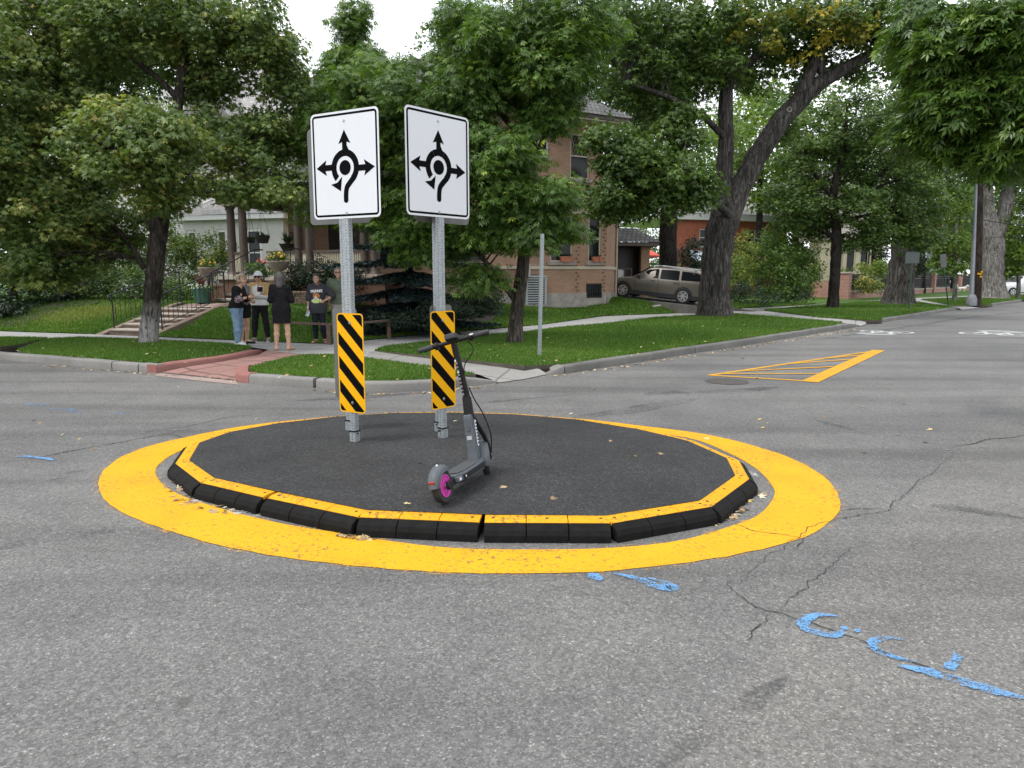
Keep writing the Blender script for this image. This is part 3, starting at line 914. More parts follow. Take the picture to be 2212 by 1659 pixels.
def leaf_mesh(P, D, N, S, kind):
    """kite-shaped leaflets: P base points, D axis, N normals, S sizes -> verts, tris, leaf index"""
    ang, ln, wr, off = KITES[kind]
    n = len(P); K = len(ang)
    B = np.cross(N, D); B /= np.linalg.norm(B, axis=1, keepdims=True) + 1e-9
    V = np.empty((n, K, 4, 3), np.float32)
    for k in range(K):
        a = ang[k] + RNG.normal(0, .12, n)
        d = D * np.cos(a)[:, None] + B * np.sin(a)[:, None]
        s = -D * np.sin(a)[:, None] + B * np.cos(a)[:, None]
        L = (S * ln[k])[:, None]
        base = P + (D * (S * off[k])[:, None] if off else 0)
        drop = N * (-.18 * L)
        V[:, k, 0] = base
        V[:, k, 1] = base + d * L * .42 + s * L * wr * .5 - N * L * .05
        V[:, k, 2] = base + d * L + drop
        V[:, k, 3] = base + d * L * .42 - s * L * wr * .5 - N * L * .05
    V = V.reshape(-1, 3)
    q = np.arange(n * K, dtype=np.int32) * 4
    F = np.stack([np.stack([q, q + 1, q + 2], 1), np.stack([q, q + 2, q + 3], 1)], 1).reshape(-1, 3)
    idx = np.repeat(np.arange(n), K * 4)
    return V, F, idx
def unit(a): return a / (np.linalg.norm(a, axis=1, keepdims=True) + 1e-9)
def clumps_to_leaves(C, R, per, size, kind, drop=.5, flat=.55, ctint=None, tint_sd=.17, outw=None):
    """C (m,3) clump centres, R (m) radii -> leaf arrays; leaves droop outward from each spray"""
    m = len(C)
    cnt = np.maximum(3, RNG.poisson(per * (R / R.mean()) ** 2))
    ci = np.repeat(np.arange(m), cnt); n = len(ci)
    u = unit(RNG.normal(0, 1, (n, 3))); r = RNG.random(n) ** .45
    off = u * r[:, None] * R[ci][:, None]
    off[:, 2] *= flat
    rad = np.hypot(off[:, 0], off[:, 1])
    off[:, 2] -= drop * rad * rad / (R[ci] + 1e-6) * .8
    P = C[ci] + off
    D = off.copy(); D[:, 2] = 0
    D = unit(D) + RNG.normal(0, .45, (n, 3)); D[:, 2] -= .55 + .35 * RNG.random(n)
    D = unit(D)
    Nn = np.zeros((n, 3)); Nn[:, 2] = 1.0
    Nn += RNG.normal(0, .42, (n, 3)) + unit(off) * .35
    Nn -= D * (Nn * D).sum(1, keepdims=True); Nn = unit(Nn)
    S = size * RNG.uniform(.65, 1.2, n)
    t = (RNG.random(m) * .5 + .2 if ctint is None else ctint)[ci] + RNG.normal(0, tint_sd, n)
    V, F, idx = leaf_mesh(P, D, Nn, S, kind)
    return V, F, np.clip(t, 0, 1)[idx]
def blob_clumps(blobs, cr):
    C = []; R = []; T = []
    for b in blobs:
        u, v, y, ru, rv, rd, n = b[:7]
        c = pd(u, v, y); k = mpp(y)
        d = unit(RNG.normal(0, 1, (n, 3))); r = RNG.random(n) ** .42
        p = d * r[:, None] * np.array([ru * k, rd, rv * k]) + np.array(c)
        C.append(p); R.append(cr * RNG.uniform(.65, 1.3, n)); T.append(RNG.random(n) * .5 + .12 + (b[7] if len(b) > 7 else 0))
    return np.concatenate(C), np.concatenate(R), np.concatenate(T)
def limb_pts(L, y0):
    """[(u,v,r_px[,dy])] -> points and radii in metres"""
    P = [pd(q[0], q[1], y0 + (q[3] if len(q) > 3 else 0)) for q in L]
    R = [q[2] * mpp(y0) for q in L]
    return P, R
def limb_tube(b, P, R, n=10, sub=4, wob=.10):
    """even steps along the limb, corners rounded by averaging"""
    P = [np.array(p) for p in P]; L = [0.0]
    for i in range(1, len(P)): L.append(L[-1] + float(np.linalg.norm(P[i] - P[i - 1])))
    N = max(8, int(len(P) * sub)); t = np.linspace(0, L[-1], N)
    A = np.array(P); Q = np.stack([np.interp(t, L, A[:, k]) for k in range(3)], 1); rr = np.interp(t, L, R)
    for _ in range(3):
        Q[1:-1] = Q[1:-1] * .5 + (Q[:-2] + Q[2:]) * .25; rr[1:-1] = rr[1:-1] * .5 + (rr[:-2] + rr[2:]) * .25
    Q[1:-1, :2] += RNG.uniform(-1, 1, (N - 2, 2)) * rr[1:-1, None] * .06
    Q = [Vector(q) for q in Q]
    b.tube(Q, list(rr), n, wob=wob)
    return Q, list(rr)
def tree(name, label, y0, limbs, blobs, mats, per=80, size=.105, kind='palm', cr=.45, group=None, cat='tree', flare=1.25, twigs=True, drop=.5, extra=None, base_z=None, flat=.55):
    base = limbs[0][0]
    P0 = pd(base[0], base[1], y0 + (base[3] if len(base) > 3 else 0))
    root = empty(name, P0, 0, label, cat, group)
    tb = MB(); samp = []; srad = []
    for li, L in enumerate(limbs):
        P, R = limb_pts(L, y0)
        if li == 0:      # root flare, buried foot
            P = [P[0] - Vector((0, 0, .35))] + P; R = [R[0] * flare] + R
            R[1] *= 1 + (flare - 1) * .5
        Q, rr = limb_tube(tb, P, R, 16 if li == 0 else 9)
        samp += Q[2 if li else len(Q) // 2:]; srad += rr[2 if li else len(Q) // 2:]
    C, R, T = blob_clumps(blobs, cr)
    if twigs and samp:
        S = np.array(samp)
        for c in C[RNG.random(len(C)) < .38]:
            d = np.linalg.norm(S - c, axis=1) + np.maximum(0, S[:, 2] - c[2]) * .8
            k = int(d.argmin())
            if d[k] > 4.5: continue
            a = Vector(S[k]); e = Vector(c)
            md = a.lerp(e, .5) + Vector((0, 0, (e - a).length * .12))
            r0 = min(srad[k] * .5, .012 + .010 * (e - a).length)
            tb.tube([a, a.lerp(md, .6), md.lerp(e, .5), e], [r0, r0 * .75, r0 * .5, .005], 4, caps=False)
    tb.v = [tuple(Vector(p) - P0) for p in tb.v]
    tb.build('trunk', mats[0], root, smooth=75, fix=False)
    V, F, tt = clumps_to_leaves(C, R, per, size, kind, drop, flat, T)
    np_mesh('crown', V - np.array(P0), F, LM[mats[1]], root, attr={'tint': tt})
    if extra:
        eb, em, eper = extra
        C2, R2, T2 = blob_clumps(eb, cr * .8)
        V, F, tt = clumps_to_leaves(C2, R2, eper, size, kind, drop, flat, T2)
        np_mesh('yellow_leaves', V - np.array(P0), F, LM[em], root, attr={'tint': tt})
    return root

def vz(y, z):
    """picture row of height z at distance y"""
    s = (z - CAMH) / y
    return CV - FPX * (s * _cp + _sp) / (_cp - s * _sp)
def Yb(u, v, z=.15): return gp(u, v, z).y
# --- the maple on the left lawn
y = Yb(322, 741)
tree('maple_tree', 'olive green maple on the left lawn with a pale grey trunk foot', y,
     [[(320, 741, 19), (323, 700, 18), (330, 640, 17.5), (336, 560, 17.5), (343, 500, 18), (350, 470, 16), (362, 400, 14), (374, 310, 12.5), (386, 210, 10), (398, 110, 8), (408, 20, 6.5), (414, -70, 5)],
      [(338, 505, 12), (322, 470, 9), (316, 430, 8), (312, 390, 7), (290, 330, 6), (235, 270, 5), (160, 215, 3.5)],
      [(366, 400, 9), (395, 376, 7.5), (425, 355, 7), (470, 335, 5), (530, 300, 4), (600, 270, 2.5)],
      [(312, 580, 6), (290, 540, 5), (262, 500, 4.5), (210, 470, 3.5), (130, 455, 2.5)],
      [(386, 215, 7), (350, 175, 6), (290, 130, 5), (200, 90, 3.5), (120, 60, 2)],
      [(394, 130, 6), (430, 90, 5), (490, 72, 4), (560, 65, 2.5), (630, 90, 1.5)],
      [(398, 105, 6), (370, 50, 5), (340, -10, 4), (300, -60, 3)],
      [(352, 480, 6), (310, 400, 4, -1.2), (260, 340, 3, -2.2), (200, 300, 2, -2.8)]],
     [(100, 70, y + .6, 170, 120, 1.6, 120), (330, 50, y, 170, 100, 1.6, 110), (520, 70, y, 110, 90, 1.3, 55), (620, 190, y + .4, 50, 70, .9, 14),
      (80, 290, y, 150, 130, 1.5, 105, .12), (290, 300, y - 2.2, 150, 85, 1.0, 85, .08), (520, 290, y, 110, 70, 1.2, 34), (560, 390, y - .6, 80, 50, .9, 24, .05),
      (90, 440, y - .4, 150, 90, 1.5, 90, .08), (230, 500, y + .4, 110, 60, 1.2, 36), (110, 560, y - .2, 130, 50, 1.1, 42), (440, 400, y + .6, 60, 40, .8, 8), (350, 420, y - 1.6, 55, 30, .6, 12, .1), (430, 170, y + .5, 80, 50, 1, 18), (230, 190, y + .5, 80, 40, 1, 24), (590, 290, y + .3, 60, 50, .9, 18), (600, 130, y + .2, 50, 50, .9, 14), (200, 390, y + .8, 70, 40, 1, 20)],
     [M['bark_maple'], 'maple'], 100, .105, 'palm', .42)
# --- its neighbour whose crown enters at the left edge
y = Yb(-330, 752)
tree('maple_tree', 'maple outside the left edge, only its crown tips reaching in', y,
     [[(-330, 752, 20), (-325, 600, 18), (-315, 450, 16), (-300, 300, 13), (-290, 100, 9)], [(-315, 450, 9), (-230, 380, 7), (-120, 330, 4)], [(-300, 300, 8), (-200, 200, 6), (-80, 140, 3)]],
     [(-60, 150, y, 130, 150, 1.4, 60), (-40, 380, y, 110, 120, 1.3, 46), (-330, 150, y, 180, 180, 2, 60)], [M['bark_maple'], 'maple'], 84, .105, 'palm', .45)
# --- the box elder behind the signs
y = Yb(1113, 741)
tree('boxelder_tree', 'dark green box elder behind the two signs with a forked grey trunk', y,
     [[(1111, 741, 17), (1115, 690, 14.5), (1120, 640, 14.5), (1128, 590, 13.5), (1135, 530, 12.5), (1142, 450, 11), (1150, 380, 10), (1152, 300, 9), (1140, 180, 7.5), (1118, 60, 6.5), (1110, -60, 5)],
      [(1116, 650, 9), (1096, 622, 7.5), (1070, 598, 6.5), (1045, 560, 5), (1000, 500, 4), (930, 440, 3)],
      [(1148, 380, 7), (1165, 320, 6.5), (1190, 262, 6), (1225, 210, 5), (1270, 160, 3.5)],
      [(1145, 420, 6), (1090, 350, 5.5), (1010, 290, 4.5), (900, 240, 3.5), (790, 210, 2.5)],
      [(1150, 330, 5.5), (1060, 220, 5), (980, 150, 4), (920, 130, 2)],
      [(1146, 430, 5), (1185, 450, 4), (1215, 480, 2)], [(1144, 200, 5), (1200, 110, 4), (1260, 40, 3)],
      [(1140, 470, 5), (1060, 440, 4.5), (960, 400, 3.5), (860, 380, 2.5), (760, 360, 2)]],
     [(760, 330, y + .4, 115, 110, 1.2, 84), (790, 200, y + .6, 110, 80, 1.2, 70), (960, 210, y, 140, 90, 1.5, 105), (1110, 120, y - .2, 130, 100, 1.6, 90), (1200, 40, y, 130, 60, 1.4, 54), (1180, 150, y - .4, 100, 62, 1.3, 54),
      (1000, 340, y - .5, 120, 80, 1.3, 84), (1085, 340, y - 1.2, 70, 90, .9, 52), (1090, 460, y - .8, 110, 70, 1.1, 62), (1170, 490, y - 1.3, 70, 45, .7, 26), (880, 450, y + .2, 120, 70, 1.2, 70), (960, 530, y + .2, 100, 35, .9, 26), (740, 440, y + .7, 80, 50, .8, 26),
      (1010, 60, y + .2, 60, 50, 1.1, 26), (1030, 590, y - .2, 50, 30, .6, 10), (1260, 110, y - .6, 60, 60, .8, 20), (1195, 418, y - 1.3, 62, 30, .7, 20), (1175, 240, y - .6, 52, 36, .8, 18), (700, 270, y + .5, 40, 60, .8, 16)],
     [M['bark'], 'ash'], 88, .106, 'pinn', .42)
# --- a taller tree behind it whose tip stands against the sky
tree('ash_tree', 'slender green tree tip against bright sky above the left sign', 27.0,
     [[(765, 640, 12), (764, 400, 9), (762, 200, 6), (762, 40, 2)], [(763, 300, 4), (720, 230, 3), (690, 190, 2)], [(763, 260, 4), (820, 190, 3), (850, 150, 2)]],
     [(762, 50, 27, 30, 55, .8, 24), (765, 130, 27, 68, 60, 1.4, 60), (760, 220, 27, 95, 60, 1.8, 80), (690, 290, 27.5, 60, 60, 1.5, 40), (740, 340, 27.5, 100, 60, 1.5, 60)], [M['bark'], 'ash'], 52, .16, 'pinn', .5)
# --- the old cottonwood-like tree on the right lawn
y = Yb(1545, 684)
ELM = tree('elm_tree', 'massive old forked tree on the right lawn beside the parked wagon', y,
     [[(1543, 684, 37), (1543, 655, 32), (1545, 600, 31), (1550, 540, 31), (1560, 480, 32), (1580, 445, 27), (1600, 400, 23), (1640, 330, 21), (1690, 255, 20), (1730, 215, 19), (1770, 178, 15), (1830, 145, 13), (1890, 115, 11), (1960, 62, 9), (2020, 10, 6)],
      [(1556, 490, 24), (1560, 430, 19), (1566, 360, 17), (1570, 290, 16), (1566, 220, 15), (1570, 180, 13), (1600, 150, 10), (1650, 110, 8), (1700, 70, 6)],
      [(1570, 200, 11), (1545, 130, 9), (1525, 60, 7), (1500, -20, 5)],
      [(1720, 225, 14), (1740, 180, 13), (1762, 130, 11), (1775, 70, 9), (1790, 0, 7), (1800, -60, 5)],
      [(1780, 172, 9), (1770, 120, 8), (1790, 80, 6), (1840, 30, 4)],
      [(1590, 480, 9), (1540, 430, 7, -1.5), (1480, 395, 5, -2.5), (1400, 370, 4, -3), (1320, 350, 2, -3)],
      [(1568, 300, 7), (1520, 250, 6, -1), (1450, 210, 5, -1.5), (1360, 180, 3, -2)]],
     [(1360, 335, y - 3, 80, 42, 1.3, 50), (1430, 370, y - 2.8, 100, 50, 1.3, 66), (1500, 410, y - 2.4, 60, 40, .9, 34), (1305, 415, y - 3, 60, 34, 1.1, 26), (1350, 440, y - 2.6, 60, 30, .8, 20), (1470, 290, y - 2, 60, 30, .9, 20),
      (1370, 160, y - 1, 100, 60, 1.7, 60), (1360, 60, y - 1, 120, 70, 2, 80), (1500, 60, y, 100, 70, 2, 66), (1470, 170, y, 80, 60, 1.6, 40), (1650, 40, y, 110, 60, 2, 76), (1620, 150, y + .6, 60, 40, 1.2, 20), (1790, 60, y, 110, 60, 2, 74),
      (1900, 40, y, 90, 55, 1.8, 50), (1860, 130, y + .5, 60, 30, 1, 14), (1690, 110, y + .4, 50, 30, 1, 16), (1690, 300, y + 1, 50, 50, .8, 7), (1960, 130, y - .5, 40, 30, .9, 12), (1440, 250, y - 1, 70, 50, 1.4, 34), (1320, 290, y - 3, 60, 26, .9, 18), (1560, 120, y - .5, 70, 60, 1.5, 34), (1420, 440, y - 2.6, 50, 26, .8, 14), (1740, 150, y + 1, 60, 40, 1.2, 18)],
     [M['bark_big'], 'elm'], 54, .17, 'tri', .52, flare=1.3,
     extra=([(1630, 45, y - 1.5, 45, 35, .8, 7), (1760, 22, y - 1.8, 70, 26, .8, 9), (1820, 60, y - 1.8, 60, 32, .8, 8), (1705, 95, y - 1.5, 60, 22, .8, 7), (1880, 30, y - 1.4, 60, 30, .8, 6), (1930, 85, y - 1, 25, 14, .4, 5), (1600, 70, y - 1.5, 18, 14, .4, 3)], 'yellow', 26))
kn = MB(); kc = pd(1705, 237, y - .36)
for r0, r1 in ((.105, .045),):
    kn.lathe([(r0, -.05), (r0, .03), (r0 - .03, .045), (r1 + .01, .03), (r1, 0)], kc, 18, 0, Matrix.Rotation(math.radians(80), 3, 'X'))
kn.build('healed_knot', bark('bark_knot', (.24, .21, .18), (.40, .37, .33)), ELM, smooth=50).location = -ELM.location
# --- the tree behind the wagon
tree('elm_tree', 'dark trunked tree behind the parked wagon and wooden fence', 39.0,
     [[(1443, vz(39, .45), 20), (1443, 600, 19), (1443, 560, 18.5), (1444, 480, 18), (1450, 380, 17), (1462, 280, 17), (1478, 190, 15), (1490, 100, 11), (1500, 20, 8)], [(1460, 290, 12), (1430, 220, 9), (1390, 150, 7), (1340, 100, 4)], [(1478, 200, 8), (1520, 120, 7), (1560, 60, 4)]],
     [(1420, 200, 39, 120, 90, 3, 76), (1400, 250, 40, 80, 80, 2.5, 50), (1520, 110, 39, 80, 80, 2.5, 40), (1400, 420, 38.5, 60, 50, 1.6, 34), (1380, 330, 40, 60, 50, 2, 30)], [M['bark_dark'], 'elm'], 44, .22, 'tri', .7)
# --- the small dark tree by the drive crossing
y = Yb(1799, 666)
tree('ornamental_tree', 'slim dark trunked tree on the far grass wedge left of the drive crossing', y,
     [[(1799, 666, 12), (1801, 640, 11), (1804, 580, 10.5), (1807, 510, 10), (1803, 460, 9), (1800, 420, 7), (1806, 380, 6.5), (1820, 340, 6), (1826, 290, 4), (1830, 230, 2.5)],
      [(1806, 520, 6), (1792, 505, 5), (1770, 497, 4.5), (1750, 485, 3)], [(1806, 490, 6), (1835, 450, 5.5), (1870, 420, 5), (1910, 370, 4), (1950, 330, 2)],
      [(1845, 440, 4), (1900, 400, 3.5), (1960, 385, 2)], [(1800, 430, 4.5), (1770, 390, 4), (1740, 350, 2.5)], [(1806, 480, 4.5), (1850, 470, 4), (1920, 455, 2.5)]],
     [(1715, 420, y, 75, 55, 1.4, 50), (1740, 340, y, 70, 55, 1.4, 42), (1800, 260, y, 80, 70, 1.5, 56), (1890, 300, y, 90, 80, 1.8, 76), (1960, 390, y, 70, 80, 1.6, 60), (1860, 430, y - 1, 60, 50, 1, 30), (1880, 500, y + .3, 90, 40, 1.5, 50), (1970, 500, y + .4, 60, 45, 1.2, 40), (1720, 480, y + .3, 50, 30, 1, 16), (1930, 220, y, 70, 50, 1.4, 34), (1800, 350, y + 1.0, 60, 60, 1, 30), (1850, 370, y + .8, 80, 60, 1.2, 40), (1768, 482, y + .8, 42, 38, .8, 30), (1760, 440, y + .8, 70, 40, 1, 26), (1920, 450, y + .6, 70, 50, 1.2, 36), (1840, 520, y + .8, 60, 24, .8, 14), (1990, 300, y + .5, 60, 70, 1.4, 36)],
     [M['bark_dark'], 'elm'], 56, .15, 'tri', .52)
# --- trunk by the garden wall
tree('elm_tree', 'thick grey trunk standing before the brick and iron garden wall', 41.0,
     [[(1941, 650, 30), (1944, 620, 26), (1950, 560, 25), (1956, 500, 25), (1966, 420, 22), (1975, 340, 18), (1990, 240, 13)], [(1966, 420, 12), (1920, 340, 9), (1880, 280, 6)], [(1975, 350, 12), (2020, 290, 9), (2060, 240, 6)]],
     [(1960, 380, 41, 90, 80, 2.6, 60), (2010, 270, 41, 90, 70, 2.6, 50), (1990, 480, 41, 55, 45, 1.4, 26), (2030, 400, 41.5, 55, 70, 2, 34)], [M['bark_big'], 'elm'], 40, .22, 'tri', .7)
# --- pale forked trunk far right
tree('cottonwood_tree', 'pale grey forked trunk beyond the utility pole at far right', 52.0,
     [[(2140, 640, 30), (2141, 615, 25), (2142, 560, 24), (2142, 510, 24), (2135, 480, 18), (2128, 430, 14), (2132, 380, 12), (2140, 300, 9)], [(2146, 515, 16), (2165, 480, 14), (2176, 430, 13.5), (2178, 380, 11), (2195, 320, 9), (2220, 260, 6)]],
     [(2150, 330, 52, 90, 60, 3, 40), (2215, 390, 52, 60, 50, 2.4, 24), (2090, 390, 52, 50, 60, 2.4, 22), (2240, 300, 52, 60, 60, 2.5, 20)], [M['bark_pale'], 'back'], 40, .26, 'tri', .85)
# --- near branch hanging in from the upper right
tree('ash_tree', 'large leaved ash bough hanging into the upper right corner', 9.0,
     [[(3000, 1050, 60), (2990, 700, 52), (2960, 300, 45), (2900, -50, 38)], [(2960, 250, 26), (2760, 90, 18, -.6), (2500, 20, 12, -1), (2280, 20, 8, -1.3), (2100, 60, 4, -1.4)],
      [(2500, 20, 8, -1), (2330, 130, 6, -1.2), (2180, 210, 4, -1.3), (2080, 250, 2.5, -1.3)], [(2330, 130, 5, -1.2), (2240, 240, 3.5, -1.5), (2180, 300, 2, -1.6)]],
     [(2060, 90, 7.6, 85, 70, .5, 64), (2170, 60, 7.4, 90, 80, .5, 70), (2060, 210, 7.7, 75, 55, .45, 50), (2160, 210, 7.4, 80, 60, .45, 58), (2200, 290, 7.2, 50, 28, .3, 18), (2080, 300, 7.8, 55, 22, .3, 20), (2290, 150, 7.4, 70, 120, .6, 50), (1990, 40, 8, 50, 50, .4, 18), (2000, 260, 8, 45, 30, .3, 14), (2150, 345, 7.5, 40, 14, .25, 7)],
     [M['bark'], 'near'], 48, .094, 'pinn', .21, drop=.8, flat=.7)
# --- young trees at far right
tree('young_tree', 'young bright green sapling with pale stem before the garden wall', 47.0,
     [[(2063, 644, 4.5), (2063, 590, 4), (2065, 500, 3), (2066, 440, 1.5)]],
     [(2060, 558, 47, 48, 26, 1.2, 32), (2055, 510, 47, 45, 40, 1.2, 40), (2066, 440, 47, 30, 40, .9, 20)], [M['bark_pale'], 'bright'], 40, .2, 'tri', .55)
tree('young_tree', 'young tree with thin stem at the right edge beside the pickup', 52.0,
     [[(2200, 640, 4), (2201, 590, 3.5), (2203, 520, 2.5), (2204, 440, 1.5)]],
     [(2195, 560, 52, 45, 40, 1.4, 40), (2205, 480, 52, 40, 50, 1.4, 36)], [M['bark_pale'], 'bright'], 40, .22, 'tri', .6)
# --- trees beyond the houses
BT = [(30, 640, 25, [(20, 300, 150, 190, 2.6, 110), (60, 500, 160, 100, 2.2, 80), (-120, 350, 140, 200, 2.5, 50)], 'back', 'green tree mass beyond the hedge at far left'),
      (200, 640, 33, [(190, 130, 170, 130, 3, 80), (330, 80, 120, 90, 3, 46), (170, 300, 90, 80, 2.5, 34)], 'back', 'tree behind the white house, seen over the maple'),
      (1330, 600, 48, [(1350, 130, 120, 90, 4, 50), (1200, 150, 90, 50, 3, 26)], 'elm', 'tall dark tree rising behind the brick house roof'),
      (1640, 600, 56, [(1600, 300, 90, 80, 4, 36), (1680, 400, 90, 70, 4, 46), (1720, 300, 60, 50, 3, 14)], 'bright', 'bright green tree far behind the forked trunk'),
      (1800, 600, 62, [(1800, 380, 120, 90, 5, 50), (1840, 250, 110, 100, 5, 46), (1720, 220, 60, 60, 4, 10)], 'back', 'tree beyond the cream house roof'),
      (1990, 600, 66, [(1990, 330, 100, 110, 5, 56), (2010, 200, 100, 90, 5, 46), (2060, 450, 50, 60, 4, 24)], 'back', 'tall tree behind the garden wall near the utility pole'),
      (2120, 615, 85, [(2110, 470, 60, 80, 5, 36), (2160, 540, 60, 60, 5, 36), (2060, 520, 50, 60, 5, 24), (2120, 330, 80, 90, 5, 30)], 'bright', 'bright tree far down the street left of the pickup'),
      (2230, 615, 95, [(2220, 520, 80, 70, 6, 46), (2230, 380, 90, 90, 6, 46), (2180, 580, 60, 35, 5, 24)], 'back', 'far street tree at the right edge'),
      (1560, 600, 70, [(1560, 430, 120, 70, 5, 46), (1460, 420, 80, 60, 5, 36), (1560, 280, 70, 70, 5, 14)], 'back', 'hazy green tree far behind the red brick house'),
      (600, 600, 52, [(560, 330, 90, 70, 4, 26), (640, 330, 80, 60, 4, 36), (480, 120, 80, 60, 4, 14)], 'back', 'tree behind the porch roof between the two houses'),
      (1000, 560, 46, [(1000, 180, 160, 110, 4, 66), (900, 330, 140, 90, 3, 50), (1120, 60, 110, 70, 4, 40)], 'elm', 'tall tree behind the brick house, above the right sign')]
BT += [(1720, 600, 75, [(1720, 480, 70, 70, 5, 40), (1700, 560, 60, 40, 4, 30), (1670, 210, 80, 100, 4, 40), (1600, 350, 60, 80, 4, 24)], 'bright', 'bright tree filling the gap left of the cream house'),
       (450, 600, 60, [(420, 200, 140, 60, 4, 26), (330, 300, 80, 70, 4, 26)], 'back', 'distant tree seen through the maple above the white house')]
for u, v, yy, bl, lm, lab in BT:
    top = min(b[1] for b in bl)
    tree('background_tree', lab, yy, [[(u, vz(yy, .1), 8), (u, (vz(yy, .1) + top) / 2, 7), (u + 4, top, 3)]], [(b[0], b[1], yy, b[2], b[3], b[4], b[5]) for b in bl], [M['bark_dark'], lm], 46, .0075 * yy if yy < 40 else .0062 * yy, 'tri', .022 * yy, group='trees beyond the houses', twigs=yy < 40)
# ================================================================== sign posts on the island
M['alu_back'] = mottled('sign_back_aluminium', (.095, .098, .096), (.135, .138, .135), 5, .6, .25)
M['sign_white'] = mottled('sign_white_sheeting', (.57, .59, .615), (.61, .63, .65), 90, .4, spec=.3)
M['sign_black'] = mat('sign_black', (.0035, .0035, .004), .6, spec=.03)
M['sign_yellow'] = mottled('sign_yellow_sheeting', (.68, .335, .003), (.73, .37, .004), 60, .5, spec=.12)
M['edge'] = mat('sign_edge', (.75, .75, .74), .4, .3)
M['bolt'] = mat('bolt_zinc', (.38, .40, .40), .35, .9)
def galv():
    m = mat('galvanised_perforated', (.42, .46, .47), .5, .55); t = NT(m)
    sx = t.n('ShaderNodeSeparateXYZ'); t.l(t.coord('UV'), sx.inputs[0])
    dx = sx.outputs[0]; fy = t.math('FRACT', t.math('DIVIDE', sx.outputs[1], .0254))
    dy = t.math('MULTIPLY', t.math('SUBTRACT', fy, .5), .0254)
    r = t.math('SQRT', t.math('ADD', t.math('MULTIPLY', dx, dx), t.math('MULTIPLY', dy, dy)))
    hole = t.ramp(t.math('DIVIDE', r, .02), [(.20, 0.0), (.28, 1.0)])
    sp = t.vor(t.coord('Object'), 60, 'F1', 'Color'); se = t.n('ShaderNodeSeparateColor'); t.l(sp, se.inputs[0])
    c = t.ramp(se.outputs[0], [(0, (.25, .28, .29)), (1, (.36, .385, .395))])
    c = t.mix(t.ramp(t.noise(t.coord('Object'), 5, 4, .7), [(.5, 0.0), (.8, .4)]), c, (.26, .28, .29))
    t.color(t.mix(hole, (.055, .06, .065), c))
    return m
M['galv'] = galv()
M['galv_plain'] = mottled('galvanised', (.36, .40, .41), (.50, .53, .54), 12, .5, .5)

def square_tube(b, w, z0, z1, m=0):
    h = w / 2
    cs = [(-h, -h), (h, -h), (h, h), (-h, h)]
    for i in range(4):
        a = cs[i]; c = cs[(i + 1) % 4]
        b.quad((*a, z0), (*c, z0), (*c, z1), (*a, z1), m, [(-h, z0), (h, z0), (h, z1), (-h, z1)])
    b.quad(*[(x, y, z1) for x, y in cs], m, [(.1, .1)] * 4)
def rrect(w, h, r, n=6):
    P = []
    for cx, cy, a0 in ((w / 2 - r, h / 2 - r, 0), (-w / 2 + r, h / 2 - r, 90), (-w / 2 + r, -h / 2 + r, 180), (w / 2 - r, -h / 2 + r, 270)):
        for k in range(n + 1):
            a = math.radians(a0 + 90 * k / n); P.append((cx + r * math.cos(a), cy + r * math.sin(a)))
    return P
def clip_convex(poly, clip):
    out = poly
    n = len(clip)
    for i in range(n):
        a = clip[i]; b = clip[(i + 1) % n]; inp = out; out = []
        def sd(p): return (b[0] - a[0]) * (p[1] - a[1]) - (b[1] - a[1]) * (p[0] - a[0])
        for j in range(len(inp)):
            p = inp[j]; q = inp[(j + 1) % len(inp)]; sp, sq = sd(p), sd(q)
            if sp >= 0: out.append(p)
            if sp * sq < 0:
                t = sp / (sp - sq); out.append((p[0] + (q[0] - p[0]) * t, p[1] + (q[1] - p[1]) * t))
        if not out: return []
    return out
